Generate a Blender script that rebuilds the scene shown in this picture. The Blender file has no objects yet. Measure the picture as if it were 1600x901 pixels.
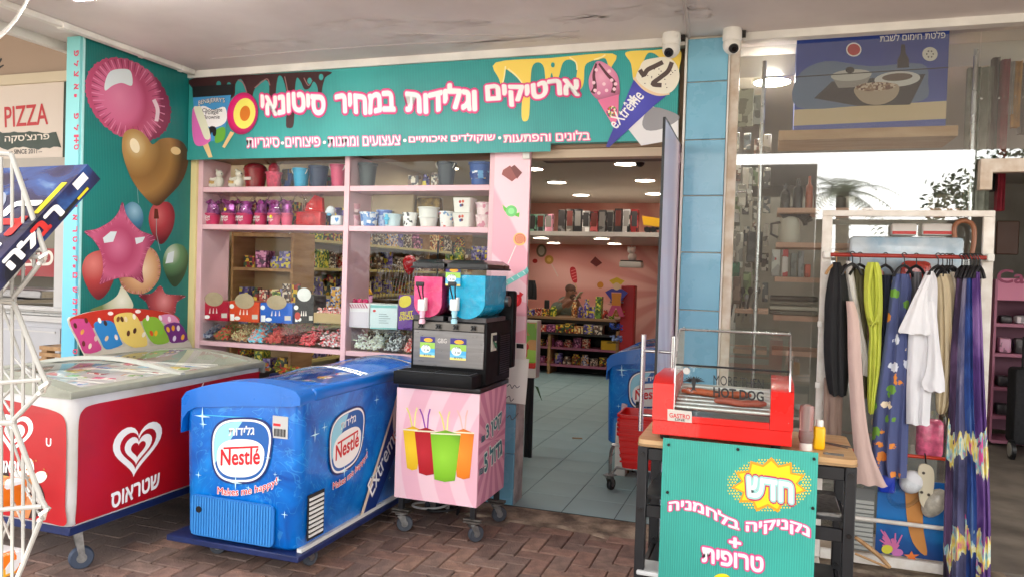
import bpy, bmesh, math, random
from mathutils import Vector, Matrix
R = math.radians
rnd = random.Random(7)
scn = bpy.context.scene
COL = scn.collection

# ------------------------------------------------------------------ camera
F = 1180.0                       # focal length in pixels of the 1600 x 901 photograph
YAW, PITCH, ROLL = R(18.7), R(-1.1), R(1.77)
EYE = Vector((0, -4.51, 1.46))
fw = Vector((-math.sin(YAW) * math.cos(PITCH), math.cos(YAW) * math.cos(PITCH), math.sin(PITCH)))
r0 = fw.cross(Vector((0, 0, 1))).normalized()
u0 = r0.cross(fw)
rt = r0 * math.cos(ROLL) + u0 * math.sin(ROLL)
up = u0 * math.cos(ROLL) - r0 * math.sin(ROLL)
cd = bpy.data.cameras.new("camera")
cd.sensor_width = 36.0
cd.lens = F / 1600 * 36
cd.clip_start, cd.clip_end = 0.05, 600
cam = bpy.data.objects.new("camera", cd)
COL.objects.link(cam)
m = Matrix((rt, up, -fw)).transposed().to_4x4()
m.translation = EYE
cam.matrix_world = m
scn.camera = cam

# ------------------------------------------------------------------ sky, sun, exposure
SUN_EL, SUN_AZ = R(70), R(160)   # azimuth clockwise from +y
wd = bpy.data.worlds.new("World")
scn.world = wd
wd.use_nodes = True
nt = wd.node_tree
sky = nt.nodes.new("ShaderNodeTexSky")
sky.sky_type = 'NISHITA'
sky.sun_disc = False
sky.sun_elevation = SUN_EL
sky.sun_rotation = SUN_AZ
sky.dust_density = 4.0
sky.air_density = 1.0
bgn = nt.nodes["Background"]
bgn.inputs[1].default_value = 0.15
# bright broken cloud over the whole dome
tcw = nt.nodes.new("ShaderNodeTexCoord"); cl = nt.nodes.new("ShaderNodeTexNoise"); crp = nt.nodes.new("ShaderNodeValToRGB"); cmx = nt.nodes.new("ShaderNodeMix")
cl.inputs["Scale"].default_value = 3.2; cl.inputs["Detail"].default_value = 8; cl.inputs["Distortion"].default_value = .4
nt.links.new(tcw.outputs["Generated"], cl.inputs[0]); nt.links.new(cl.outputs[0], crp.inputs[0])
crp.color_ramp.elements[0].position, crp.color_ramp.elements[1].position = .38, .60
cmx.data_type = 'RGBA'; cmx.inputs[7].default_value = (17.0, 16.9, 16.5, 1)
nt.links.new(crp.outputs[0], cmx.inputs[0]); nt.links.new(sky.outputs[0], cmx.inputs[6]); nt.links.new(cmx.outputs[2], bgn.inputs[0])
sl = bpy.data.lights.new("sun", 'SUN')
sl.energy = 3.2
sl.angle = R(0.6)
sl.color = (1.0, 0.95, 0.88)
sun = bpy.data.objects.new("sun", sl)
COL.objects.link(sun)
sdir = Vector((math.sin(SUN_AZ) * math.cos(SUN_EL), math.cos(SUN_AZ) * math.cos(SUN_EL), math.sin(SUN_EL)))
sun.rotation_euler = sdir.to_track_quat('Z', 'Y').to_euler()
sun.location = (0, -8, 12)
vs = scn.view_settings
vs.view_transform = 'Standard'
vs.look = 'None'
vs.gamma = 1
vs.use_curve_mapping = False
vs.exposure = 1.5
scn.cycles.use_denoising = True
scn.cycles.max_bounces = 8
scn.cycles.transparent_max_bounces = 16
scn.cycles.caustics_reflective = False
scn.cycles.caustics_refractive = False
scn.cycles.sample_clamp_indirect = 6

# ------------------------------------------------------------------ helpers
def at(px, py, x=None, y=None, z=None, d=None):
    """the place where the sight line of a photograph pixel meets a world plane"""
    v = fw + rt * ((px - 800) / F) - up * ((py - 450.5) / F)
    if x is not None: t = (x - EYE.x) / v.x
    elif y is not None: t = (y - EYE.y) / v.y
    elif z is not None: t = (z - EYE.z) / v.z
    else: t = d
    return EYE + v * t

def pix(p):
    d = Vector(p) - EYE
    k = d.dot(fw)
    return 800 + F * d.dot(rt) / k, 450.5 - F * d.dot(up) / k, k

def lin(c):
    return tuple(((v / 255 + .055) / 1.055) ** 2.4 if v > 10 else v / 255 / 12.92 for v in c)

MATS = {}
def mat(name, col, rough=.5, metal=0, var=0, scale=6, bump=0, bscale=80, col2=None, emit=0, coat=0, spec=.5, alpha=1, trans=0, detail=4, stretch=None):
    if name in MATS: return MATS[name]
    m = bpy.data.materials.new(name)
    m.use_nodes = True
    n, l = m.node_tree.nodes, m.node_tree.links
    b = n["Principled BSDF"]
    c = lin(col)
    b.inputs["Base Color"].default_value = (*c, 1)
    b.inputs["Roughness"].default_value = rough
    b.inputs["Metallic"].default_value = metal
    b.inputs["Specular IOR Level"].default_value = spec
    if coat: b.inputs["Coat Weight"].default_value = coat
    if trans: b.inputs["Transmission Weight"].default_value = trans
    if emit:
        b.inputs["Emission Color"].default_value = (*c, 1)
        b.inputs["Emission Strength"].default_value = emit
    tc = n.new("ShaderNodeTexCoord")
    src = tc.outputs["Object"]
    if stretch:
        mp = n.new("ShaderNodeMapping")
        mp.inputs["Scale"].default_value = stretch
        l.new(src, mp.inputs[0]); src = mp.outputs[0]
    if var or col2:
        nz = n.new("ShaderNodeTexNoise")
        nz.inputs["Scale"].default_value = scale
        nz.inputs["Detail"].default_value = detail
        l.new(src, nz.inputs[0])
        rp = n.new("ShaderNodeValToRGB")
        c2 = lin(col2) if col2 else tuple(v * (1 - var) for v in c)
        c1 = c if col2 else tuple(min(1, v * (1 + var * .5)) for v in c)
        rp.color_ramp.elements[0].position, rp.color_ramp.elements[1].position = .36, .64
        rp.color_ramp.elements[0].color = (*c2, 1)
        rp.color_ramp.elements[1].color = (*c1, 1)
        l.new(nz.outputs[0], rp.inputs[0])
        l.new(rp.outputs[0], b.inputs["Base Color"])
    if rough < .6 and not emit:   # smudges: uneven gloss
        rz_ = n.new("ShaderNodeTexNoise"); rz_.inputs["Scale"].default_value = 9; rz_.inputs["Detail"].default_value = 7
        l.new(src, rz_.inputs[0])
        l.new(mth(n, l, 'ADD', mth(n, l, 'MULTIPLY', rz_.outputs[0], .36), max(rough - .17, .0)), b.inputs["Roughness"])
    if bump:
        nb = n.new("ShaderNodeTexNoise")
        nb.inputs["Scale"].default_value = bscale
        nb.inputs["Detail"].default_value = 3
        l.new(src, nb.inputs[0])
        bp = n.new("ShaderNodeBump")
        bp.inputs["Strength"].default_value = bump
        bp.inputs["Distance"].default_value = .01
        l.new(nb.outputs[0], bp.inputs["Height"])
        l.new(bp.outputs[0], b.inputs["Normal"])
    MATS[name] = m
    return m

def glass(name, tint=(250, 252, 251), ior=1.45, rough=0.0, dirt=0.0):
    """thin pane: clear with a mirror film that grows at grazing angles, optional dusty haze"""
    if name in MATS: return MATS[name]
    m = bpy.data.materials.new(name)
    m.use_nodes = True
    n, l = m.node_tree.nodes, m.node_tree.links
    n.remove(n["Principled BSDF"])
    t = n.new("ShaderNodeBsdfTransparent"); t.inputs[0].default_value = (*lin(tint), 1)
    g = n.new("ShaderNodeBsdfGlossy"); g.inputs["Roughness"].default_value = rough
    fr = n.new("ShaderNodeFresnel"); ge = n.new("ShaderNodeNewGeometry")
    l.new(mth(n, l, 'ADD', mth(n, l, 'MULTIPLY', ge.outputs["Backfacing"], 1 / ior - ior), ior), fr.inputs[0])  # same film from both sides
    mx = n.new("ShaderNodeMixShader")
    l.new(fr.outputs[0], mx.inputs[0]); l.new(t.outputs[0], mx.inputs[1]); l.new(g.outputs[0], mx.inputs[2])
    out = mx.outputs[0]
    if dirt:
        d = n.new("ShaderNodeBsdfDiffuse"); d.inputs[0].default_value = (.6, .6, .57, 1)
        tc = n.new("ShaderNodeTexCoord"); nz = n.new("ShaderNodeTexNoise")
        nz.inputs["Scale"].default_value = 3; nz.inputs["Detail"].default_value = 6
        l.new(tc.outputs["Object"], nz.inputs[0])
        mm = n.new("ShaderNodeMath"); mm.operation = 'MULTIPLY'; mm.inputs[1].default_value = dirt * 2
        l.new(nz.outputs[0], mm.inputs[0])
        m2 = n.new("ShaderNodeMixShader")
        l.new(mm.outputs[0], m2.inputs[0]); l.new(out, m2.inputs[1]); l.new(d.outputs[0], m2.inputs[2])
        out = m2.outputs[0]
    l.new(out, n["Material Output"].inputs[0])
    MATS[name] = m
    return m

def graph(name, rough=.5, coat=0):
    m = bpy.data.materials.new(name); m.use_nodes = True
    n, l = m.node_tree.nodes, m.node_tree.links
    b = n["Principled BSDF"]; b.inputs["Roughness"].default_value = rough
    if coat: b.inputs["Coat Weight"].default_value = coat
    MATS[name] = m
    return m, n, l, b

def mth(n, l, op, a, b=None):
    k = n.new("ShaderNodeMath"); k.operation = op
    for i, v in enumerate((a, b)):
        if v is None: continue
        if isinstance(v, (int, float)): k.inputs[i].default_value = v
        else: l.new(v, k.inputs[i])
    return k.outputs[0]

def ramp(n, l, fac, stops, interp='LINEAR'):
    r = n.new("ShaderNodeValToRGB"); r.color_ramp.interpolation = interp
    e = r.color_ramp.elements
    while len(e) < len(stops): e.new(.5)
    for k, (p, c) in enumerate(stops):
        e[k].position = p; e[k].color = (*lin(c), 1)
    l.new(fac, r.inputs[0])
    return r.outputs[0]

def burst(name, c1, c2, centre, axes=(0, 2), rays=14, curl=0.0, rough=.45, soft=.1):
    """sunburst print: rays of two colours round a centre in the plane of the two axes"""
    m, n, l, b = graph(name, rough)
    tc = n.new("ShaderNodeTexCoord"); sp = n.new("ShaderNodeSeparateXYZ"); l.new(tc.outputs["Object"], sp.inputs[0])
    a = mth(n, l, 'SUBTRACT', sp.outputs[axes[0]], centre[0]); c = mth(n, l, 'SUBTRACT', sp.outputs[axes[1]], centre[1])
    ang = mth(n, l, 'ARCTAN2', c, a)
    if curl:
        rr = mth(n, l, 'SQRT', mth(n, l, 'ADD', mth(n, l, 'MULTIPLY', a, a), mth(n, l, 'MULTIPLY', c, c)))
        ang = mth(n, l, 'ADD', ang, mth(n, l, 'MULTIPLY', rr, curl))
    s = mth(n, l, 'SINE', mth(n, l, 'MULTIPLY', ang, rays))
    s = mth(n, l, 'ADD', mth(n, l, 'MULTIPLY', s, .5), .5)
    l.new(ramp(n, l, s, [(.5 - soft, c1), (.5 + soft, c2)]), b.inputs["Base Color"])
    return m

def ribbed(name, c, axis=0, period=.012, rough=.42, c2=None, amt=.25):
    """twin-wall corrugated plastic: fine ribs along one axis"""
    m, n, l, b = graph(name, rough)
    tc = n.new("ShaderNodeTexCoord"); sp = n.new("ShaderNodeSeparateXYZ"); l.new(tc.outputs["Object"], sp.inputs[0])
    s = mth(n, l, 'SINE', mth(n, l, 'MULTIPLY', sp.outputs[axis], 2 * math.pi / period))
    bp = n.new("ShaderNodeBump"); bp.inputs["Strength"].default_value = amt; bp.inputs["Distance"].default_value = .002
    l.new(s, bp.inputs["Height"]); l.new(bp.outputs[0], b.inputs["Normal"])
    nz = n.new("ShaderNodeTexNoise"); nz.inputs["Scale"].default_value = 1.6; nz.inputs["Detail"].default_value = 5
    l.new(tc.outputs["Object"], nz.inputs[0])
    s2 = mth(n, l, 'ADD', mth(n, l, 'MULTIPLY', s, .10), nz.outputs[0])
    l.new(ramp(n, l, s2, [(.35, c2 or tuple(v * .86 for v in c)), (.65, c)]), b.inputs["Base Color"])
    return m

def packmat(seed, cols, scale=14, rough=.35):
    """printed packaging: random flat colour fields"""
    nm = "pack_print_%d" % seed
    if nm in MATS: return MATS[nm]
    m, n, l, b = graph(nm, rough)
    tc = n.new("ShaderNodeTexCoord"); mp = n.new("ShaderNodeMapping"); l.new(tc.outputs["Object"], mp.inputs[0])
    mp.inputs["Location"].default_value = (seed * 1.37, seed * .71, seed * .39)
    v = n.new("ShaderNodeTexVoronoi"); v.distance = 'CHEBYCHEV'; v.inputs["Scale"].default_value = scale; v.inputs["Randomness"].default_value = .75; l.new(mp.outputs[0], v.inputs[0])
    sp = n.new("ShaderNodeSeparateColor"); l.new(v.outputs["Color"], sp.inputs[0])
    k = len(cols)
    l.new(ramp(n, l, sp.outputs[0], [(i / k, c) for i, c in enumerate(cols)], 'CONSTANT'), b.inputs["Base Color"])
    return m

class MB:
    def __init__(s): s.bm = bmesh.new()
    def box(s, x0, x1, y0, y1, z0, z1, bev=0, seg=2, M=None):
        if not bev:
            vs_ = [s.bm.verts.new(M @ Vector(p) if M is not None else p) for p in ((x0, y0, z0), (x1, y0, z0), (x1, y1, z0), (x0, y1, z0), (x0, y0, z1), (x1, y0, z1), (x1, y1, z1), (x0, y1, z1))]
            for q in ((3, 2, 1, 0), (4, 5, 6, 7), (0, 1, 5, 4), (1, 2, 6, 5), (2, 3, 7, 6), (3, 0, 4, 7)): s.bm.faces.new([vs_[k] for k in q])
            return s
        mtx = Matrix.Translation(((x0 + x1) / 2, (y0 + y1) / 2, (z0 + z1) / 2)) @ Matrix.Diagonal((abs(x1 - x0), abs(y1 - y0), abs(z1 - z0), 1))
        g = bmesh.ops.create_cube(s.bm, size=1, matrix=mtx)
        vs_ = g["verts"]
        if bev:
            ed = list({e for v in vs_ for e in v.link_edges})
            q = bmesh.ops.bevel(s.bm, geom=ed, offset=bev, segments=seg, affect='EDGES', profile=.5, clamp_overlap=True)
            vs_ = list({v for f in q["faces"] for v in f.verts} | {v for v in vs_ if v.is_valid})
        if M is not None: bmesh.ops.transform(s.bm, matrix=M, verts=[v for v in vs_ if v.is_valid])
        return s
    def cyl(s, p0, p1, r, r1=None, n=12, cap=True):
        p0, p1 = Vector(p0), Vector(p1); d = p1 - p0
        q = d.to_track_quat('Z', 'Y').to_matrix().to_4x4(); q.translation = (p0 + p1) / 2
        bmesh.ops.create_cone(s.bm, cap_ends=cap, segments=n, radius1=r, radius2=r if r1 is None else r1, depth=d.length, matrix=q)
        return s
    def tube(s, pts, r, n=8, closed=False):
        pts = [Vector(p) for p in pts]; rings = []; k = len(pts); prev = None
        for i, p in enumerate(pts):
            a = pts[(i - 1) % k] if closed or i else p; b = pts[(i + 1) % k] if closed or i < k - 1 else p
            t = (b - a).normalized()
            if prev is None:
                x = t.orthogonal().normalized()
            else:
                x = (prev - t * prev.dot(t)).normalized()
            prev = x; y = t.cross(x)
            rr = r[i] if isinstance(r, (list, tuple)) else r
            rings.append([s.bm.verts.new(p + (x * math.cos(2 * math.pi * j / n) + y * math.sin(2 * math.pi * j / n)) * rr) for j in range(n)])
        s.bridge(rings, closed)
        if not closed:
            s.bm.faces.new(rings[0][::-1]); s.bm.faces.new(rings[-1])
        return s
    def bridge(s, rings, closed=False):
        k = len(rings); n = len(rings[0])
        for i in range(k if closed else k - 1):
            A, B = rings[i], rings[(i + 1) % k]
            for j in range(n):
                s.bm.faces.new((A[j], A[(j + 1) % n], B[(j + 1) % n], B[j]))
    def loft(s, rings, cap=True):
        R_ = [[s.bm.verts.new(p) for p in r] for r in rings]
        s.bridge(R_)
        if cap: s.bm.faces.new(R_[0][::-1]); s.bm.faces.new(R_[-1])
        return s
    def lathe(s, prof, c=(0, 0, 0), n=20, cap=True, sx=1, sy=1):
        c = Vector(c)
        return s.loft([[c + Vector((r * sx * math.cos(2 * math.pi * j / n), r * sy * math.sin(2 * math.pi * j / n), z)) for j in range(n)] for r, z in prof], cap)
    def sph(s, c, r, n=12, M=None):
        r = (r, r, r) if isinstance(r, (int, float)) else r
        mtx = Matrix.Translation(c) @ (M or Matrix()) @ Matrix.Diagonal((*r, 1))
        bmesh.ops.create_uvsphere(s.bm, u_segments=n, v_segments=max(4, n // 2 + 1), radius=1, matrix=mtx)
        return s
    def ico(s, c, r, sub=1):
        r = (r, r, r) if isinstance(r, (int, float)) else r
        bmesh.ops.create_icosphere(s.bm, subdivisions=sub, radius=1, matrix=Matrix.Translation(c) @ Matrix.Diagonal((*r, 1)))
        return s
    def face(s, pts):
        s.bm.faces.new([s.bm.verts.new(p) for p in pts]); return s
    def prism(s, pts, vec):
        v = Vector(vec); pts = [Vector(p) for p in pts]
        return s.loft([pts, [p + v for p in pts]])
    def grid(s, fn, nu, nv, closed=False):
        V = [[s.bm.verts.new(fn(i / (nu - (0 if closed else 1)), j / (nv - 1))) for i in range(nu)] for j in range(nv)]
        for j in range(nv - 1):
            for i in range(nu if closed else nu - 1):
                s.bm.faces.new((V[j][i], V[j][(i + 1) % nu], V[j + 1][(i + 1) % nu], V[j + 1][i]))
        return s
    def mesh(s, name, smooth=True, ang=40, fix=True):
        if fix: bmesh.ops.recalc_face_normals(s.bm, faces=s.bm.faces)
        me = bpy.data.meshes.new(name); s.bm.to_mesh(me); s.bm.free()
        if smooth:
            me.polygons.foreach_set("use_smooth", [True] * len(me.polygons))
            me.set_sharp_from_angle(angle=R(ang))
        return me

def world_of(o):
    m_ = o.matrix_parent_inverse @ o.matrix_basis if o.parent else o.matrix_basis.copy()
    return world_of(o.parent) @ m_ if o.parent else m_

def mk(name, mb, mt, parent=None, local=False, smooth=True, ang=40):
    """link a shape as one mesh object; its points are world points unless local"""
    me = mb if isinstance(mb, bpy.types.Mesh) else mb.mesh(name, smooth, ang)
    if mt is not None and not len(me.materials):
        for q in (mt if isinstance(mt, (list, tuple)) else [mt]): me.materials.append(q)
    o = bpy.data.objects.new(name, me); COL.objects.link(o)
    if parent is not None:
        o.parent = parent
        if not local: o.matrix_parent_inverse = world_of(parent).inverted()
    return o

def tag(o, label=None, cat=None, group=None, kind=None):
    for k, v in (("label", label), ("category", cat), ("group", group), ("kind", kind)):
        if v: o[k] = v
    return o

def T(name, label, cat, loc=(0, 0, 0), rz=0, group=None):
    o = bpy.data.objects.new(name, None); COL.objects.link(o)
    o.location = loc; o.rotation_euler = (0, 0, rz); o.empty_display_size = .05
    return tag(o, label, cat, group)

def one(name, mb, mt, label, cat, group=None, **k):
    return tag(mk(name, mb, mt, **k), label, cat, group)

def struct(name, mb, mt, parent=None, kind='structure', **k):
    o = mk(name, mb, mt, parent, **k)
    if parent is None or kind == 'stuff': o["kind"] = kind
    return o

def kids(o): return list(o.children)
def copy_tree(o, parent=None):
    c = o.copy(); COL.objects.link(c); c.parent = parent
    for k in kids(o): copy_tree(k, c)
    return c

ORD = "first second third fourth fifth sixth seventh eighth ninth tenth eleventh twelfth thirteenth fourteenth fifteenth sixteenth seventeenth eighteenth nineteenth twentieth".split()

# ------------------------------------------------------------------ lettering and flat print
_tc = {}
TMP = bpy.data.scenes.new('lettering_shop')
def glyphs(s, off, res=3):
    c = bpy.data.curves.new("lettering", 'FONT')
    c.body = s; c.size = 1; c.offset = off; c.resolution_u = res; c.fill_mode = 'FRONT'
    o = bpy.data.objects.new("lettering", c); TMP.collection.objects.link(o)
    vl = TMP.view_layers[0]; vl.update()
    me = bpy.data.meshes.new_from_object(o.evaluated_get(vl.depsgraph))
    bpy.data.objects.remove(o); bpy.data.curves.remove(c)
    return me

def text(s, O, U, V, w, h, layers, parent, name="lettering", N=None, warp=None, skew=0, base=0.0, keep=False, world=True):
    """layers: (stroke offset, material, lift). The unstroked text fills a w x h box from O along U and V."""
    if any('\u0590' <= ch <= '\u05ff' for ch in s): s = s[::-1]
    U, V, O = Vector(U).normalized(), Vector(V).normalized(), Vector(O)
    N = Vector(N) if N is not None else U.cross(V)
    key = s
    if key not in _tc:
        me = glyphs(s, 0); xs = [v.co.x for v in me.vertices]; ys = [v.co.y for v in me.vertices]
        _tc[key] = (min(xs), max(xs), min(ys), max(ys)); bpy.data.meshes.remove(me)
    x0, x1, y0, y1 = _tc[key]
    res = []
    g0 = glyphs(s, 0)
    gv = [(v.co.x, v.co.y) for v in g0.vertices]; gf = [tuple(p.vertices) for p in g0.polygons]
    if 'ד' in s:  # this glyph is two crossing strokes that the filler joins wrongly: refill it as two boxes
        lab = list(range(len(gv)))
        def root(i):
            while lab[i] != i: i = lab[i]
            return i
        for f in gf:
            for i in f[1:]: lab[root(i)] = root(f[0])
        grp = {}
        for i in range(len(gv)): grp.setdefault(root(i), []).append(i)
        for g in grp.values():
            g.sort()
            if len(g) == 8 and sum(f[0] in g for f in gf) == 8:
                gf = [f for f in gf if f[0] not in g] + [tuple(g[:4]), tuple(g[4:])]
                for i in (g[1], g[2]): gv[i] = (gv[i][0], gv[g[4]][1])
    bpy.data.meshes.remove(g0)
    for off, mt, lift in layers:
        off += base
        k = 1 if off < .004 else 7 if off < .03 else 13
        sh = [(0, 0)] + [(off * math.cos(6.2832 * j / (k - 1)), off * math.sin(6.2832 * j / (k - 1))) for j in range(k - 1)]
        vv, ff = [], []
        for j, (dx, dy) in enumerate(sh):
            n0 = len(vv)
            for x, y in gv:
                a, b = (x + dx - x0) / (x1 - x0), (y + dy - y0) / (y1 - y0)
                if warp: a, b = warp(a, b)
                vv.append(O + U * (a * w + b * h * skew) + V * (b * h) + N * (lift + j * 3e-5))
            ff += [tuple(i + n0 for i in f) for f in gf]
        me = bpy.data.meshes.new(name); me.from_pydata(vv, [], ff)
        me.polygons.foreach_set('use_smooth', [False] * len(me.polygons))
        res.append(mk(name, me, mt, parent, local=not world))
    return res

def ptext(s, bl, br, tl, plane, layers, parent, **k):
    """lettering on a plane of the place, its box given by three photograph pixels"""
    a, b, c = at(*bl, **plane), at(*br, **plane), at(*tl, **plane)
    U, V = b - a, c - a
    return text(s, a, U, V, U.length, V.length, layers, parent, N=-plane_n(plane), **k)

def plane_n(plane):
    n = Vector((1, 0, 0)) if 'x' in plane else Vector((0, 1, 0)) if 'y' in plane else Vector((0, 0, 1))
    p = at(800, 450, **plane)
    return n if (p - EYE).dot(n) > 0 else -n

def ppoly(name, pts, plane, mt, parent, lift=.001, hole=None):
    """a flat printed shape on a plane, outline given in photograph pixels"""
    n = -plane_n(plane) * lift
    mb = MB(); mb.face([at(*p, **plane) + n for p in pts]); mb.bm.normal_update()
    bmesh.ops.triangulate(mb.bm, faces=mb.bm.faces)
    return mk(name, mb, mt, parent, smooth=False)

def spline(pts, k=6, closed=True):
    out = []; n = len(pts)
    for i in range(n if closed else n - 1):
        p = [pts[(i + j - 1) % n] if closed else pts[min(max(i + j - 1, 0), n - 1)] for j in range(4)]
        for q in range(k):
            t = q / k
            out.append(tuple(.5 * (2 * p[1][a] + (p[2][a] - p[0][a]) * t + (2 * p[0][a] - 5 * p[1][a] + 4 * p[2][a] - p[3][a]) * t * t + (3 * p[1][a] - p[0][a] - 3 * p[2][a] + p[3][a]) * t ** 3) for a in range(len(p[0]))))
    if not closed: out.append(tuple(pts[-1]))
    return out

def ell(cx, cy, rx, ry, n=28, rot=0, a0=0, a1=360):
    c, s_ = math.cos(R(rot)), math.sin(R(rot)); o = []
    for i in range(n):
        a = R(a0 + (a1 - a0) * i / (n if a1 - a0 >= 360 else n - 1)); x, y = rx * math.cos(a), ry * math.sin(a)
        o.append((cx + c * x - s_ * y, cy + s_ * x + c * y))
    return o

def strip(pts, w):
    """outline of a stroke of width w along 2D points"""
    L, Q = [], []
    for i, p in enumerate(pts):
        a = pts[max(i - 1, 0)]; b = pts[min(i + 1, len(pts) - 1)]
        dx, dy = b[0] - a[0], b[1] - a[1]; k = math.hypot(dx, dy) or 1
        ww = (w[i] if isinstance(w, (list, tuple)) else w) / 2
        L.append((p[0] - dy / k * ww, p[1] + dx / k * ww)); Q.append((p[0] + dy / k * ww, p[1] - dx / k * ww))
    return L + Q[::-1]
# ------------------------------------------------------------------ materials shared by the setting
M_white = mat("white_paint", (226, 224, 216), .5, var=.12, scale=5)
M_cream = mat("cream_paint", (222, 208, 190), .5, var=.18, scale=9)
M_pink = mat("pink_lacquer", (222, 184, 190), .42, var=.07, scale=4)
M_black = mat("black_plastic", (20, 20, 23), .38)
M_blackm = mat("black_steel", (24, 25, 28), .45, var=.2, scale=20)
M_chrome = mat("brushed_steel", (196, 196, 196), .26, metal=1, var=.1, scale=30)
M_zinc = mat("zinc_steel", (150, 150, 148), .42, metal=1, var=.25, scale=40)
M_wood = mat("light_wood", (186, 146, 98), .55, col2=(160, 118, 74), scale=3, stretch=(6, 1, 6), bump=.08)
M_glass = glass("window_glass", (251, 253, 252), 1.22)
M_acryl = glass("clear_acrylic", (250, 252, 252), 1.3)
M_rubber = mat("grey_rubber", (62, 66, 74), .7, var=.2, scale=30)
M_dark = mat("dark_interior", (34, 32, 32), .7)

# ------------------------------------------------------------------ the ground
struct("ground", MB().box(-90, 90, -160, 60, -.5, -.07), mat("street_paving", (176, 170, 160), .9, var=.25, scale=3, bump=.3), smooth=False)  # unseen beyond the pavers, made pale to bounce light up to the ceiling
M_mortar = mat("sand_joint", (128, 110, 96), .95, var=.35, scale=20, bump=.5, bscale=200)
pave = struct("pavement", MB().box(-14, 9, -4.75, -.005, -.07, -.012), M_mortar, smooth=False)
PAV = []
for k, c in enumerate([(140, 108, 94), (128, 99, 87), (146, 115, 99), (120, 98, 88), (134, 109, 97), (114, 90, 80)]):
    PAV.append(mat("clay_paver_%d" % k, c, .82, col2=tuple(int(v * .82) for v in c), scale=17, bump=.5, bscale=90, detail=6))
pm = []
for k in range(6):
    mb = MB().box(-.0975, .0975, -.0475, .0475, -.045, 0, .005, 1)
    for v in mb.bm.verts:
        if v.co.z > -.02: v.co.z += rnd.uniform(-.0012, .0012)
    me = mb.mesh("paver", True, 30); me.materials.append(PAV[k]); pm.append(me)
cells = []
for i in range(-70, 40):
    for j in range(-47, 0):
        k = (i - j) % 4
        if k == 0: cells.append(((i + 1) * .1, (j + .5) * .1, 0))
        elif k == 3: cells.append(((i + .5) * .1, (j + 1) * .1, 90))
cells = [c for c in cells if c[1] < -.33 + .03 * math.sin(c[0] * 9)]
def paver_seen(c):
    p = pix((c[0], c[1], 0))
    if p[2] < .5 or not (-15 < p[0] < 1300 and 690 < p[1] < 915): return False
    x, y = c[0], c[1]
    if -2.7 < x < -2.1 and -1.4 < y: return False
    if x < -3.05 and y > -1.75: return False
    if x > -.45 and p[1] < 850: return False
    return True
seen = sorted([c for c in cells if paver_seen(c)], key=lambda c: pix((c[0], c[1], 0))[2])
near_set = set(seen[:300])
rest = MB()
for c in cells:
    k = rnd.randrange(6); dz = rnd.uniform(-.0035, .0025); ra = R(c[2] + rnd.uniform(-.8, .8))
    if c in near_set:
        o = bpy.data.objects.new("paver", pm[k]); COL.objects.link(o); o.parent = pave
        o.location = (c[0], c[1], dz); o.rotation_euler = (rnd.uniform(-.006, .006), rnd.uniform(-.006, .006), ra)
    elif -6 < c[0] < 2.2 and c[1] > -5:
        rest.box(-.0975, .0975, -.0475, .0475, -.02, 0, M=Matrix.Translation((c[0], c[1], dz)) @ Matrix.Rotation(ra, 4, 'Z'))
    else:
        rest.box(-.0975, .0975, -.0475, .0475, -.01, 0, M=Matrix.Translation((c[0], c[1], dz)) @ Matrix.Rotation(ra, 4, 'Z'))
struct("paver_field", rest, mat("clay_paver_mix", (128, 106, 95), .85, col2=(112, 92, 84), scale=6, bump=.4), pave, 'stuff', smooth=False)

# broken concrete strip in front of the shop
th = MB()
M_conc = mat("stained_concrete", (160, 142, 122), .9, col2=(84, 71, 59), scale=7, bump=.8, bscale=45, detail=8)
def thr_edge(x, v):
    j = .022 * math.sin(x * 13) + .014 * math.sin(x * 31 + 1) + .02 * math.sin(x * 5.3)
    y = -.012 - v * (.29 + j)
    z = (.0 if v < .05 else .004 if v < .6 else -.002) + .005 * math.sin(x * 23 + v * 9) * v - (.03 if v > .97 else 0)
    return Vector((x, y, z))
th.grid(lambda u, v: thr_edge(-4 + u * 5.2, v), 200, 9)
struct("threshold", th, M_conc)

# ------------------------------------------------------------------ canopy ceiling
M_ceil = mat("stained_ceiling_paint", (222, 217, 213), .8, col2=(200, 193, 189), scale=1.1, bump=.12, bscale=9, detail=7)
ceil_ = struct("ceiling", MB().box(-4.32, 9, -4.2, .6, 2.852, 3.05), M_ceil, smooth=False)
M_stain = mat("damp_stain", (204, 197, 192), .85, col2=(220, 215, 211), scale=6)
for cx, cy, rx, ry, a in [(560, 38, 70, 7, -3), (640, 60, 40, 5, -3), (700, 40, 60, 6, -4), (1010, 18, 90, 10, -4), (905, 30, 40, 6, -3), (420, 70, 60, 6, -4), (1085, 20, 30, 8, 5), (800, 64, 90, 4, -4)]:
    pts = [(cx + (x - cx) * (1 + .25 * math.sin(k * 2.3 + cx)), cy + (y - cy) * (1 + .4 * math.sin(k * 1.7 + cy))) for k, (x, y) in enumerate(ell(cx, cy, rx, ry, 26, a))]
    ppoly("damp_patch", spline(pts, 2), dict(z=2.851), M_stain, ceil_, .002)
for pts in ([(330, 92), (520, 76), (700, 66), (905, 60)], [(620, 52), (800, 55), (905, 48)], [(1062, -30), (1072, 20), (1076, 62)]):
    mb = MB(); mb.tube([at(*p, z=2.853) for p in spline(pts, 5, False)], .004 if pts[0][0] < 1000 else .012, 6)
    mk("ceiling_seam" if pts[0][0] < 1000 else "cable_conduit", mb, mat("seam_grey", (186, 178, 174), .8), ceil_)
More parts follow.
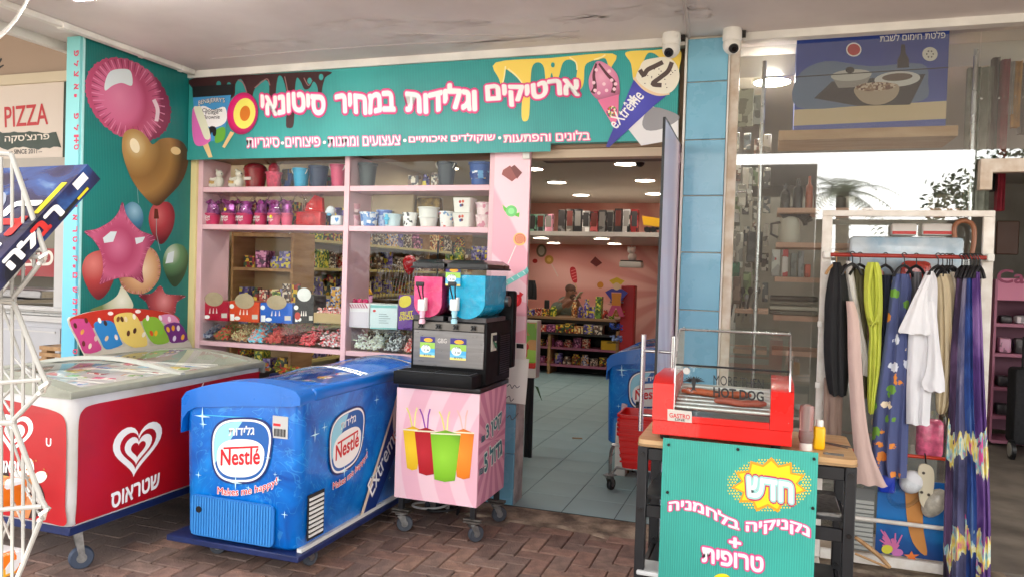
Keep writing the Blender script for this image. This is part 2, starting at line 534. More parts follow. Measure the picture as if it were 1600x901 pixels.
# white trunking along the side panel and the edge of the bay on the left
cb = MB().box(-3.99, -3.945, -4.15, -.09, 2.815, 2.851, .004, 1)
for y in (-.55, -1.15, -1.75, -2.4, -.2): cb.box(-3.994, -3.941, y - .018, y + .018, 2.811, 2.8505, .003, 1)
one("cable_trunking", cb, M_white, "white plastic cable trunking along the ceiling above the balloon panel", "trunking")
struct("ceiling_edge_trim", MB().box(-4.375, -4.322, -4.2, .4, 2.80, 2.93), M_white, smooth=False)
struct("bay_ceiling", MB().box(-14, -4.38, -4.2, 1.0, 3.62, 3.8), mat("beige_soffit", (176, 160, 148), .85, var=.08, scale=2), smooth=False)
struct("bay_drop", MB().box(-4.373, -4.325, -4.2, 1.0, 2.93, 3.62), MATS["beige_soffit"], smooth=False)

# ------------------------------------------------------------------ ice-cream shop shell
M_intwall = burst("pink_sunburst_wall", (244, 184, 172), (228, 152, 140), (-1.35, 1.25), rays=16, soft=.3, rough=.6)
M_pinkwall = mat("pink_wall_paint", (214, 150, 140), .7)
shell = mat("shop_ceiling_paint", (196, 188, 176), .7)
struct("wall_shop_left", MB().box(-4.5, -4.3, .31, 8.8, 0, 2.9), mat("cream_wall", (206, 190, 160), .7), smooth=False)
struct("wall_shop_right", MB().box(-.5, -.3, .22, 8.8, 0, 2.9), M_pinkwall, smooth=False)
struct("wall_shop_back", MB().box(-4.3, -.5, 8.3, 8.5, 0, 2.9), M_intwall, smooth=False)
struct("ceiling_shop", MB().box(-4.3, -.5, .41, 8.3, 2.72, 2.84), shell, smooth=False)
struct("shop_soffit", MB().box(-4.298, -.502, 5.5, 8.298, 2.0, 2.06), mat("soffit_white", (214, 206, 198), .5), smooth=False)
fl = struct("shop_floor", MB().box(-4.5, -.3, -.01, 8.6, -.06, -.004), mat("tile_grout", (58, 74, 76), .9), smooth=False)
tm = MB().box(-.163, .163, -.163, .163, -.003, .0, .0012, 1).mesh("floor_tile", True, 30)
tm.materials.append(mat("teal_floor_tile", (136, 164, 168), .6, var=.06, scale=2.2, bump=.02))
for i in range(-10, 2):
    for j in range(20):
        o = bpy.data.objects.new("floor_tile", tm); COL.objects.link(o); o.parent = fl
        o.location = (-.83 + .165 + i * .33, .17 + j * .33, .001 + rnd.uniform(-.0004, .0004))
one("cardboard_scrap", MB().box(-.045, .045, -.02, .02, .0, .003, M=Matrix.Translation(at(902, 684, z=.003)) @ Matrix.Rotation(.3, 4, 'Z')), mat("brown_card", (150, 120, 84), .8), "small scrap of brown cardboard lying on the teal shop floor", "cardboard")

# lit round lamps of the shop ceiling: each a disc that gives light with a trim ring
M_lamp = mat("lamp_glow", (255, 246, 232), .5, emit=14)
M_trim = mat("lamp_trim", (232, 228, 220), .4)
def downlight(p, r, z, label, grp, glow=None):
    t = T("ceiling_lamp", label, "ceiling lamp", (p.x, p.y, z), 0, grp)
    mb = MB(); n = 28
    mb.loft([[(rr * math.cos(6.2832 * j / n), rr * math.sin(6.2832 * j / n), zz) for j in range(n)] for rr, zz in ((r, -.001), (r * 1.12, -.001), (r * 1.1, -.014), (r, -.016))], False)
    mk("trim_ring", mb, M_trim, t, True)
    mk("diffuser", MB().lathe([(r * .99, -.004), (r * .99, -.010)], n=24), glow or M_lamp, t, True)
    return t
LP = [(978, 255, "over the doorway beside the black dome camera"), (870, 284, "middle of the near row"), (1008, 281, "close to the open door"), (908, 304, "farthest of the whole ones above the toy boxes"), (832, 263, "half hidden by the pink candy column"), (1022, 302, "half hidden by the door above the yellow truck"), (700, 262, "seen between the buckets of the top window shelf"), (600, 1.0, None), (470, 1.0, None), (700, 1.1, None), (520, 2.8, None)]
for px, py, w in LP:
    p = at(px, py, z=2.72) if w else None
    if w is None: p = Vector((-3.6 + (px - 470) / 160, py, 2.72))  # unseen lamps, added to brighten the goods behind the window
    downlight(p, .125, 2.72, "round lit ceiling lamp in the shop, " + (w or {600: "added unseen behind the middle window post", 470: "added unseen over the wooden shelf unit", 700: "added unseen behind the far window bay", 520: "added unseen over the long wall shelves"}[px]), "round shop ceiling lamps")
for px, py, w in [(845, 371, "beside the column"), (865, 379, "farther of the two by the column"), (940, 372, "above the hanging bear"), (960, 380, "farther one above the hanging bear")]:
    downlight(at(px, py, z=2.0), .11, 2.0, "small lit lamp under the lowered shop ceiling, " + w, "lamps under the lowered ceiling")

# ------------------------------------------------------------------ facade parts
struct("facade_trim", MB().box(-4.03, -.5, -.075, .0, 2.802, 2.8515).box(-.24, 6, -.07, .0, 2.808, 2.8515), M_white, smooth=False)
struct("lintel_shop", MB().box(-4.3, -.5, .005, .40, 2.24, 2.851), mat("lintel_beige", (150, 124, 100), .7), smooth=False)
# window frame of the sweet shop
frm = T("display_window", "pink framed shop display window under the turquoise sign", "display window", (-2.85, 0, 0))
xL, xM0, xM1, xR0, xR1 = -3.975, -2.752, -2.712, -1.70, -1.665
mk("post", MB().box(-4.028, -3.978, -.02, .30, 0, 2.235), mat("pale_yellow_paint", (222, 208, 150), .6), frm)
mk("post", MB().box(-3.976, -3.935, -.004, .30, 0, 2.235, .003, 1), M_pink, frm)
mk("post", MB().box(xM0, xM1, -.006, .30, 0, 2.235, .003, 1), M_pink, frm)
mk("post", MB().box(xR0, xR1, -.004, .30, 0, 2.235, .003, 1), M_pink, frm)
for z0, z1 in ((1.985, 2.022), (1.715, 1.752), (.872, .905), (.42, .45)):
    for a, b in ((-3.934, xM0 - .001), (xM1 + .001, xR0 - .001)):
        mk("shelf", MB().box(a, b, .0, .32, z0, z1, .002, 1), M_pink, frm)
for a, b in ((-3.934, xM0 - .001), (xM1 + .001, xR0 - .001)):
    mk("pane", MB().box(a, b, .004, .008, 1.754, 1.984), M_glass, frm)
    mk("pane", MB().box(a, b, .004, .008, 2.024, 2.234), M_glass, frm)
    mk("pane", MB().box(a, b, .012, .016, .906, 1.714), M_glass, frm)
mk("base_board", MB().box(-3.934, xR0, .27, .29, .0, .42), M_dark, frm)
mk("base_shelf", MB().box(-3.934, xR0, .0, .268, .02, .05), M_pink, frm)

# candy column: pink board over the tiled stub of wall
M_colburst = burst("pink_candy_board", (246, 204, 212), (240, 172, 186), (-1.2, 1.2), rays=9, soft=.05, rough=.4)
colm = T("candy_column", "pink column board printed with sweets between window and doorway", "column", (-1.54, .1, 0))
mk("board", MB().box(-1.664, -1.428, -.012, .012, .70, 2.238), M_colburst, colm)
mk("core", MB().box(-1.66, -1.476, .013, .18, 0, 2.24), mat("rough_plaster", (200, 196, 190), .9, col2=(150, 146, 142), scale=8, bump=.6, bscale=40), colm)
M_btile = mat("blue_glazed_tile", (120, 182, 208), .25, var=.05, scale=3, coat=.3)
for z0, z1 in ((.004, .325), (.33, .64)):
    mk("tile", MB().box(-1.66, -1.477, -.008, .012, z0, z1, .002, 1), M_btile, colm)
mk("cap", MB().box(-1.475, -1.428, -.03, -.013, 2.175, 2.24, .003, 1), M_white, colm)
one("notice_sheet", MB().box(-1.60, -1.405, -.024, -.020, .325 + .33, .94, M=Matrix.Translation((-1.5, 0, .7)) @ Matrix.Rotation(R(3), 4, 'Y') @ Matrix.Translation((1.5, 0, -.7))), mat("paper_white", (228, 224, 216), .7), "white sheet with handwriting taped below the pink candy column", "notice")

# blue tiled pillar
pil = T("tiled_pillar", "pillar of large blue tiles between doorway and houseware window", "pillar", (-.37, 0, 0))
mk("core", MB().box(-.492, -.246, -.045, .42, 0, 2.85), M_cream, pil)
zz = [0, .30, .63, .96, 1.285, 1.615, 1.94, 2.26, 2.59, 2.838]
M_btile2 = mat("blue_pillar_tile", (130, 190, 214), .28, col2=(112, 172, 198), scale=2.2, detail=9, coat=.3)
for k in range(len(zz) - 1):
    mk("tile", MB().box(-.482, -.258, -.062, -.046, zz[k] + .003, zz[k + 1] - .003, .002, 1), M_btile2, pil)
mk("edge_trim", MB().box(-.497, -.485, -.07, -.046, 0, 2.85), M_white, pil)
mk("edge_trim", MB().box(-.255, -.247, -.066, -.046, 0, 2.85), M_white, pil)
# ------------------------------------------------------------------ turquoise sign over the shop
PY = dict(y=-.0605)
M_turq = ribbed("turquoise_corrugated", (52, 164, 160), 0, .011)
M_pkd = mat("print_magenta", (214, 40, 116), .45)
M_pkm = mat("print_hot_pink", (238, 110, 164), .45)
M_wht = mat("print_white", (244, 244, 242), .45)
M_choc = mat("print_chocolate", (58, 26, 28), .35)
M_chocl = mat("print_chocolate_light", (150, 110, 108), .4)
M_van = mat("print_vanilla", (246, 216, 96), .45)
M_vanl = mat("print_vanilla_light", (252, 238, 176), .45)
M_pblk = mat("print_black", (24, 24, 26), .45)
M_lstick = mat("print_stick", (226, 196, 140), .5)
def pm_(name, c, rough=.45): return mat("print_" + name, c, rough)
def grad(name, c, r, stops, rough=.4):
    """a printed colour gradient round a point"""
    m, n, l, b = graph(name, rough)
    g = n.new("ShaderNodeNewGeometry"); tc = n.new("ShaderNodeTexCoord")
    v = n.new("ShaderNodeVectorMath"); v.operation = 'DISTANCE'; l.new(tc.outputs["Object"], v.inputs[0]); v.inputs[1].default_value = c
    l.new(ramp(n, l, mth(n, l, 'DIVIDE', v.outputs["Value"], r), stops), b.inputs["Base Color"])
    return m
sg = T("shop_sign", "long turquoise shop sign with bubbly lettering, drips and ice creams", "sign", (-2.3, -.03, 2.2))
mk("board", MB().box(-4.026, -.53, -.06, -.001, 2.262, 2.80), M_turq, sg)
mk("flap", MB().box(-4.026, -1.285, -.066, -.0605, 2.212, 2.272), M_turq, sg)
# chocolate drips
ppoly("chocolate_drip", spline([(302, 123), (400, 117), (512, 112), (508, 122), (504, 136), (502, 150), (498, 151), (496, 136), (490, 128), (484, 138), (476, 140), (470, 128), (464, 122), (461, 140), (460, 180), (458, 198), (452, 200), (447, 196), (449, 160), (446, 136), (440, 120), (434, 122), (430, 150), (425, 155), (421, 150), (420, 130), (410, 126), (398, 140), (394, 152), (388, 152), (384, 136), (376, 124), (368, 132), (366, 150), (350, 160), (330, 170), (302, 140)], 4), PY, M_choc, sg)
for pts in ([(445, 120), (449, 140), (450, 160)], [(372, 125), (380, 130), (386, 145)], [(398, 138), (410, 128), (418, 124), (422, 134)], [(475, 122), (482, 134), (488, 126)]):
    ppoly("drip_highlight", strip(spline(pts, 5, False), 1.6), PY, M_chocl, sg, .0018)
for cx, cy in ((484, 127), (502, 121), (342, 132), (358, 134)):
    ppoly("drip_hole", ell(cx, cy, 3.5, 5), PY, M_turq, sg, .0022)
ppoly("chocolate_drop", ell(453, 188, 6, 13), PY, M_choc, sg, .0012)
# vanilla drips
ppoly("vanilla_drip", spline([(775, 98), (860, 91), (957, 84), (956, 104), (952, 108), (946, 92), (934, 94), (924, 96), (914, 104), (912, 130), (906, 140), (900, 128), (902, 104), (892, 94), (880, 98), (874, 118), (870, 130), (866, 128), (862, 114), (858, 130), (853, 130), (850, 106), (842, 98), (832, 104), (829, 130), (827, 180), (821, 190), (815, 182), (816, 134), (808, 122), (796, 112), (790, 110), (787, 130), (784, 136), (780, 124)], 4), PY, M_van, sg)
ppoly("vanilla_drip", spline([(978, 82), (1020, 79), (1062, 77), (1061, 110), (1058, 124), (1050, 118), (1040, 96), (1030, 90), (1022, 84), (1012, 84), (1004, 100), (996, 120), (990, 126), (986, 100)], 4), PY, M_van, sg)
for pts in ([(816, 130), (806, 118), (794, 108)], [(902, 110), (900, 98), (890, 90)], [(928, 94), (940, 90), (946, 86)], [(790, 104), (788, 120), (785, 132)]):
    ppoly("drip_highlight", strip(spline(pts, 5, False), 2.2), PY, M_vanl, sg, .0018)
ppoly("drip_hole", ell(864, 102, 3, 4), PY, M_turq, sg, .0022)
# main lettering, three layers: dark pink halo, pink, white
LB = [(.125, M_pkd, .003), (.085, M_pkm, .0036), (.046, M_wht, .0045)]
def wave(amp, ph): return lambda a, b: (a, b + amp * math.sin(a * 9 + ph) * .5)
ptext("ארטיקים", (762, 168), (905, 157), (760, 137), PY, LB, sg, warp=wave(.16, 1))
ptext("וגלידות", (636, 176), (744, 170), (635, 140), PY, LB, sg, warp=wave(.14, 2))
ptext("במחיר", (526, 178), (617, 174), (525, 150), PY, LB, sg, warp=wave(.14, 0))
ptext("סיטונאי", (410, 178), (508, 176), (409, 150), PY, LB, sg, warp=wave(.18, 3))
LS = [(.085, M_pkm, .003), (.015, M_wht, .004)]
for s_, x0, x1, y0, y1 in (("בלונים והפתעות", 788, 922, 223, 219), ("שוקולדים איכותיים", 640, 774, 226, 223), ("צעצועים ומתנות", 514, 626, 229, 227), ("פיצוחים", 447, 501, 230, 229), ("סיגריות", 387, 437, 231, 230)):
    ptext(s_, (x0, y0), (x1, y1), (x0 - .5, y0 - 14), PY, LS, sg)
for x, y in ((781, 216), (633, 220), (507.5, 223), (442, 224)):
    ppoly("lettering_dot", ell(x, y, 2.6, 2.6, 14), PY, M_wht, sg, .004)
# tub of ice cream
tubp = ppoly("ice_cream_tub", [(302, 150), (362, 146), (350, 218), (306, 226)], PY, pm_("sky_blue", (66, 150, 206)), sg, .004)
ppoly("tub_cloud", spline([(304, 176), (318, 166), (334, 172), (352, 168), (354, 190), (336, 200), (318, 196), (306, 200)], 4), PY, M_wht, sg, .0046)
ppoly("tub_lid", [(301, 136), (366, 132), (364, 149), (302, 153)], PY, M_pblk, sg, .0048)
ppoly("tub_meadow", spline([(336, 212), (340, 202), (352, 200), (351, 218), (338, 224)], 4), PY, pm_("leaf_green", (104, 176, 60)), sg, .0048)
ptext("BEN&JERRY'S", (311, 167), (352, 163), (311, 158), PY, [(.06, M_pblk, .0052), (0, M_wht, .0058)], sg, warp=lambda a, b: (a, b + 1.0 * (a - a * a)))
for s_, x0, x1, y in (("Chocolate", 317, 348, 176), ("Fudge", 322, 342, 181), ("Brownie", 320, 344, 187)):
    ptext(s_, (x0, y), (x1, y - 1), (x0, y - 6), PY, [(.01, M_pblk, .0054)], sg)
ppoly("printed_cow", spline([(326, 205), (330, 198), (338, 200), (338, 212), (334, 213), (332, 207), (329, 213)], 3), PY, M_pblk, sg, .0054)
# ice lolly and round lolly
ppoly("lolly_stick", [(318, 228), (326, 224), (333, 246), (327, 247)], PY, M_lstick, sg, .0062)
ppoly("lolly_ice", spline([(302, 172), (309, 167), (316, 170), (330, 212), (326, 224), (312, 229), (304, 222), (301, 200)], 4), PY, pm_("lolly_pink", (222, 110, 186)), sg, .0068)
ppoly("lolly_half", spline([(304, 170), (310, 167), (316, 170), (330, 212), (322, 218), (314, 200)], 4), PY, pm_("lolly_cream", (230, 234, 206)), sg, .0073)
ppoly("round_lolly_stick", [(361, 206), (367, 208), (352, 232), (348, 230)], PY, M_lstick, sg, .0062)
cL = at(379, 176, **PY)
ppoly("round_lolly", ell(380, 178, 24, 33, 32, 8), PY, grad("lolly_ring_print", cL, .15, [(0, (236, 60, 140)), (.75, (216, 24, 108)), (1, (150, 20, 84))]), sg, .0070)
ppoly("round_lolly_ring", ell(383, 178, 17, 24, 30, 8), PY, pm_("lemon", (240, 232, 104)), sg, .0076)
ppoly("round_lolly_core", ell(384, 178, 8, 12, 24, 8), PY, pm_("orange_core", (214, 120, 24)), sg, .0082)
# pink cone
cC = at(944, 128, **PY)
M_soft = grad("pink_ice_print", at(940, 120, **PY), .16, [(0, (240, 176, 200)), (.6, (214, 130, 168)), (1, (150, 84, 110))])
ppoly("pink_ice_cream", spline([(934, 96), (950, 102), (964, 116), (968, 134), (966, 152), (940, 158), (924, 146), (920, 126), (926, 108)], 4), PY, M_soft, sg, .004)
for pts in ([(932, 100), (928, 118), (930, 136), (926, 146)], [(936, 100), (948, 116), (960, 130), (958, 146)]):
    ppoly("chocolate_swirl", strip(spline(pts, 5, False), [3 + 4 * (k / 15) for k in range(16)]), PY, pm_("swirl_brown", (96, 52, 62)), sg, .0046)
for x, y in ((932, 110), (952, 112), (928, 130), (944, 132), (962, 132), (936, 146), (956, 126), (948, 142), (960, 140), (930, 142)):
    ppoly("candy_pearl", ell(x, y, 2.8, 2.8, 12), PY, pm_("pearl_pink", (248, 212, 222)), sg, .0052)
ppoly("pink_cone", [(934, 157), (967, 148), (966, 192), (960, 200)], PY, pm_("cone_pink", (226, 120, 160)), sg, .0042)
ppoly("cone_label", ell(956, 175, 8, 9, 18, 20), PY, packmat(901, [(120, 160, 60), (220, 60, 60), (250, 220, 190), (120, 60, 130)], 90), sg, .0047)
# blue cone with vanilla ice
ppoly("printed_carton", [(990, 178), (1018, 166), (1060, 184), (1060, 218), (1002, 228), (980, 200)], PY, pm_("carton_white", (226, 226, 226)), sg, .0034)
ppoly("printed_carton_lid", spline([(1004, 190), (1018, 168), (1056, 178), (1060, 188), (1034, 202), (1010, 204)], 3), PY, pm_("carton_grey", (146, 146, 150)), sg, .004)
ppoly("blue_cone", [(992, 122), (1044, 148), (1022, 166), (952, 231), (947, 230), (949, 224)], PY, grad("blue_cone_print", at(990, 160, **PY), .4, [(0, (82, 84, 190)), (.5, (60, 58, 160)), (1, (48, 44, 120))]), sg, .005)
ppoly("cone_rim", strip(spline([(991, 122), (1008, 140), (1028, 148), (1046, 146)], 5, False), 5), PY, pm_("wafer", (232, 206, 168)), sg, .0054)
ppoly("vanilla_ice_cream", spline([(1006, 96), (1020, 92), (1042, 90), (1056, 100), (1062, 118), (1058, 134), (1046, 146), (1026, 146), (1006, 136), (994, 122), (1000, 106)], 4), PY, pm_("ice_ivory", (236, 232, 214)), sg, .0058)
for pts in ([(1000, 110), (1006, 118), (1012, 110), (1024, 104), (1036, 98)], [(1050, 98), (1044, 112), (1032, 122), (1020, 132), (1034, 134)]):
    ppoly("chocolate_swirl", strip(spline(pts, 5, False), 7), PY, pm_("swirl_dark", (84, 70, 66)), sg, .0064)
for k in range(26):
    x, y = 1000 + rnd.random() * 56, 98 + rnd.random() * 42
    if (x - 1028) ** 2 / 900 + (y - 120) ** 2 / 480 < 1: ppoly("nut_speck", ell(x, y, 1.1, .8, 6), PY, pm_("swirl_dark", (84, 70, 66)), sg, .007)
a_, b_ = at(966, 203, **PY), at(1010, 152, **PY)
U_ = b_ - a_
text("eXtrême", a_ + Vector((-.01, 0, .0)), U_, Vector((-U_.z, 0, U_.x)), U_.length, .075, [(.012, M_wht, .0062)], sg, N=Vector((0, -1, 0)))
for k in range(6):
    ppoly("flower_petal", ell(988 + 4.5 * math.cos(k * 1.047), 157 + 5 * math.sin(k * 1.047), 3.6, 1.7, 12, k * 60), PY, M_wht, sg, .0062)

# ------------------------------------------------------------------ side panel with printed balloons
PX = dict(x=-4.0295)
bp_ = T("balloon_display", "tall turquoise side panel printed with foil balloons left of the shop", "panel", (-4.08, -.48, 0))
M_turqs = ribbed("turquoise_side_panel", (16, 122, 116), 1, .012)
mk("board", MB().box(-4.06, -4.03, -.95, -.021, 0, 2.83), M_turqs, bp_)
M_lb = grad("light_blue_strip", Vector((-4.1, -.95, 1.0)), 2.0, [(0, (84, 176, 208)), (.6, (130, 200, 204)), (1, (112, 178, 176))])
mk("end_strip", MB().box(-4.135, -4.028, -.975, -.951, 0, 2.83), M_lb, bp_)
mk("back_board", MB().box(-4.13, -4.061, -.95, .02, 0, 2.83), mat("grey_board", (120, 128, 126), .7), bp_)
mk("corner_trim", MB().box(-4.029, -4.022, -.957, -.943, 0, 2.83), pm_("pale_trim", (170, 214, 214)), bp_)
PE = dict(y=-.9755)
# letters down the strip, each turned a quarter
M_let = mat("print_crimson", (196, 44, 84), .5)
col_txt = [("פ", 84), ("ל", 100), ("צ", 116), ("א", 136), ("י", 150), ("פ", 182), ("ל", 200), ("ו", 213), ("+", 220), ("ס", 230), ("ן", 322), ("א", 340), ("ר", 358), ("ט", 374), ("י", 388), ("ק", 404), ("י", 416), ("ם", 430), ("ש", 452), ("מ", 470), ("ח", 486), ("ס", 548)]
for ch, y in col_txt:
    if ch == 'י': w, h = 3, 5
    elif ch in 'ון': w, h = 2.5, 9
    else: w, h = 8, 9
    a = at(116, y - w / 2, **PE)
    text(ch, at(116 - (0 if y < 300 else 2), y - w / 2, **PE), Vector((0, 0, -1)), Vector((1, 0, 0)), w / 255, h / 255, [(.03, M_let, .0006)], bp_, N=Vector((0, -1, 0)))
def balloon(name, pts, c, stops, rad, lift, k=5):
    return ppoly(name, spline(pts, k), PX, grad(name + "_print_%d" % len(MATS), at(*c, **PX), rad, stops), bp_, lift)
ROSE = [(0, (206, 116, 148)), (.3, (176, 70, 106)), (.5, (196, 96, 130)), (.75, (140, 44, 80)), (1, (92, 26, 54))]
# scalloped round foil balloon
pts = []
for k in range(120):
    a = k / 120 * 6.2832; q = 1 + .018 * math.sin(k * 2.6) + .01 * math.sin(k * 5.1)
    x, y = 62 * q * math.cos(a), 72 * q * math.sin(a); c, s_ = math.cos(R(-22)), math.sin(R(-22))
    pts.append((200 + (c * x - s_ * y) * 1.0 + .10 * y, 156 + (s_ * x + c * y) * .96 + .12 * x))
ppoly("foil_balloon_round", pts, PX, grad("foil_round_print", at(186, 150, **PX), .36, [(0, (214, 128, 160)), (.45, (200, 100, 138)), (.62, (176, 70, 106)), (.9, (196, 96, 132)), (1, (130, 44, 78))]), bp_, .001)
for k in range(64):
    a = k / 64 * 6.2832 + .04; L = .70 + .08 * math.sin(k * 3.7)
    q = [(200 + f * (60 * math.cos(a) + 8 * math.sin(a)), 156 + f * (66 * math.sin(a) + 9 * math.cos(a))) for f in (L, .95)]
    ppoly("foil_crease", strip(q, [.8, 2.0]), PX, pm_("rose_dark", (140, 50, 84)) if k % 2 else pm_("rose_pale", (212, 134, 162)), bp_, .0014)
ppoly("balloon_shine", spline([(164, 128), (172, 112), (190, 108), (204, 112), (206, 134), (190, 130), (176, 134), (164, 142)], 4), PX, pm_("shine", (214, 226, 228)), bp_, .0018)
ppoly("balloon_shine", strip(spline([(240, 156), (246, 172), (244, 190)], 5, False), 6), PX, pm_("shine_rose", (232, 206, 214)), bp_, .0018)
# gold heart
GOLD = [(0, (216, 194, 144)), (.22, (176, 138, 80)), (.5, (138, 100, 52)), (.75, (162, 122, 66)), (1, (78, 52, 26))]
balloon("foil_balloon_heart", [(238, 226), (250, 218), (266, 216), (284, 222), (293, 238), (292, 262), (282, 286), (262, 308), (244, 322), (222, 304), (204, 278), (193, 248), (190, 226), (194, 208), (206, 202), (220, 206), (230, 216)], (212, 228), GOLD, .42, .0026)
ppoly("balloon_shine", ell(210, 228, 7, 12, 20, -20), PX, pm_("gold_shine", (240, 226, 190)), bp_, .003)
ppoly("balloon_shine", ell(274, 236, 8, 6, 20, 20), PX, pm_("gold_shine2", (228, 196, 140)), bp_, .003)
ppoly("balloon_knot", [(241, 326), (246, 327), (248, 342), (240, 342)], PX, pm_("knot_brown", (96, 40, 24)), bp_, .0028)
# latex balloons behind the star
balloon("balloon_blue", [(204, 316), (218, 322), (224, 340), (218, 360), (206, 366), (194, 350), (190, 330)], (210, 330), [(0, (150, 190, 206)), (.6, (60, 120, 150)), (1, (30, 74, 100))], .13, .0010)
balloon("balloon_red", [(252, 316), (266, 318), (273, 336), (268, 362), (252, 382), (238, 366), (232, 342), (238, 322)], (246, 336), [(0, (206, 110, 110)), (.5, (168, 56, 62)), (1, (96, 20, 32))], .18, .0012)
balloon("balloon_red", [(152, 392), (170, 396), (180, 420), (172, 450), (154, 468), (138, 452), (128, 424), (134, 402)], (146, 412), [(0, (216, 130, 122)), (.5, (176, 64, 62)), (1, (106, 26, 36))], .22, .0012)
balloon("balloon_green", [(274, 381), (288, 386), (294, 404), (288, 430), (274, 448), (262, 436), (254, 412), (260, 390)], (268, 396), [(0, (206, 220, 200)), (.5, (96, 140, 96)), (1, (40, 70, 44))], .17, .0014)
ppoly("balloon_shine", [(262, 396), (272, 392), (270, 410), (258, 412)], PX, pm_("shine", (214, 226, 228)), bp_, .002)
balloon("foil_balloon_gold", [(222, 386), (240, 390), (250, 410), (248, 436), (230, 456), (206, 458), (190, 446), (184, 420), (196, 396)], (222, 420), [(0, (238, 214, 180)), (.5, (206, 160, 116)), (1, (130, 70, 50))], .24, .0018)
def starpts(cx, cy, r1, r2, n, rot, sx=1, sy=1, curve=4):
    p = []
    for k in range(n * 2):
        a = R(rot) + k * math.pi / n; q = r1 if k % 2 == 0 else r2
        p.append((cx + sx * q * math.cos(a), cy + sy * q * math.sin(a)))
    return p
balloon("foil_star_small", [(250, 446), (258, 458), (270, 460), (290, 462), (276, 472), (272, 490), (252, 486), (236, 488), (228, 472), (216, 460), (236, 458)], (256, 470), [(0, (226, 150, 150)), (.5, (180, 80, 84)), (1, (110, 30, 44))], .17, .0022)
balloon("foil_star", [(191, 316), (198, 338), (218, 360), (242, 371), (230, 392), (222, 420), (223, 442), (206, 434), (186, 434), (166, 440), (155, 444), (160, 424), (158, 398), (146, 376), (131, 362), (150, 358), (172, 346), (184, 332)], (184, 384), ROSE, .40, .0034)
def edge_creases(out, c, n, lift):
    for k in range(n):
        p = out[int(k * len(out) / n) % len(out)]; f = rnd.uniform(.06, .17)
        ppoly("foil_crease", strip([(p[0] + (c[0] - p[0]) * .015, p[1] + (c[1] - p[1]) * .015), (p[0] + (c[0] - p[0]) * f, p[1] + (c[1] - p[1]) * f)], [1.1, .3]), PX, pm_("rose_dark", (140, 50, 84)) if k % 2 else pm_("rose_pale", (212, 134, 162)), bp_, lift)
edge_creases(spline([(191, 316), (198, 338), (218, 360), (242, 371), (230, 392), (222, 420), (223, 442), (206, 434), (186, 434), (166, 440), (155, 444), (160, 424), (158, 398), (146, 376), (131, 362), (150, 358), (172, 346), (184, 332)], 5), (186, 388), 110, .0038)
edge_creases(spline([(222, 386), (240, 390), (250, 410), (248, 436), (230, 456), (206, 458), (190, 446), (184, 420), (196, 396)], 5), (220, 424), 46, .0021)
edge_creases(spline([(250, 446), (258, 458), (270, 460), (290, 462), (276, 472), (272, 490), (252, 486), (236, 488), (228, 472), (216, 460), (236, 458)], 5), (252, 472), 40, .0025)
ppoly("balloon_shine", [(160, 372), (172, 362), (182, 362), (176, 378), (162, 380)], PX, pm_("shine", (214, 226, 228)), bp_, .0040)
ppoly("balloon_shine", [(210, 372), (226, 370), (222, 378), (212, 382)], PX, pm_("shine", (214, 226, 228)), bp_, .0040)
balloon("foil_palm", [(190, 446), (198, 456), (208, 476), (200, 484), (170, 484), (140, 484), (164, 474), (182, 462)], (190, 470), [(0, (236, 236, 220)), (.6, (200, 200, 170)), (1, (120, 130, 80))], .16, .0016)
for pts in ([(214, 292), (216, 318)], [(244, 342), (244, 366), (250, 392)]):
    ppoly("balloon_string", strip(pts, 1), PX, pm_("string_grey", (130, 160, 160)), bp_, .002)

# ------------------------------------------------------------------ sweets printed on the candy column
PC = dict(y=-.0125)
def cpoly(n, p, c, lift=.001): return ppoly(n, p, PC, pm_(n + "_%d_%d_%d" % c, c), colm, lift)
cpoly("printed_chocolate", [(786, 266), (797, 259), (810, 276), (800, 284), (784, 273)], (150, 82, 76))
cpoly("printed_chocolate", [(798, 262), (804, 258), (816, 270), (808, 280)], (120, 62, 60), .0014)
cpoly("printed_sweet", ell(799, 330, 9, 9, 22), (116, 206, 120)); cpoly("printed_sweet", ell(799, 330, 5, 5, 18), (150, 226, 150), .0014)
cpoly("printed_wrapper", [(792, 326), (785, 320), (787, 328), (790, 332)], (110, 196, 70)); cpoly("printed_wrapper", [(806, 334), (812, 332), (811, 340), (804, 337)], (110, 196, 70))
cpoly("printed_lolly", ell(812, 374, 10, 10, 22), (240, 196, 110)); cpoly("printed_swirl", strip([(812 + k * .22 * math.cos(k * .5), 374 + k * .22 * math.sin(k * .5)) for k in range(40)], 1.6), (206, 70, 96), .0014)
cpoly("printed_stick", strip([(806, 384), (794, 412)], 1.6), (246, 236, 230))
cpoly("printed_toffee", strip([(784, 446), (823, 424)], 8), (128, 212, 204)); cpoly("printed_wrapper", [(784, 442), (778, 444), (780, 454), (788, 450)], (110, 196, 190)); cpoly("printed_wrapper", [(820, 422), (824, 416), (826, 424), (822, 430)], (110, 196, 190))
for k in range(4): cpoly("printed_stripe", strip([(790 + k * 9, 439 - k * 5), (794 + k * 9, 443 - k * 5)], 1.5), (214, 240, 236), .0014)
cpoly("printed_cherry_sweet", ell(807, 469, 8, 10, 22, 20), (214, 34, 48)); cpoly("printed_cherry_glint", ell(806, 468, 4.5, 6, 18, 20), (236, 70, 76), .0014)
cpoly("printed_wrapper", [(811, 460), (812, 455), (818, 459), (814, 464)], (214, 34, 48)); cpoly("printed_wrapper", [(802, 477), (798, 482), (806, 484), (808, 478)], (214, 34, 48))
cpoly("printed_big_lolly", ell(790, 511, 14.5, 16.5, 28), (232, 196, 40)); cpoly("printed_swirl", strip([(790 + k * .3 * math.cos(k * .45), 511 + k * .34 * math.sin(k * .45)) for k in range(46)], 2.4), (214, 96, 44), .0014)
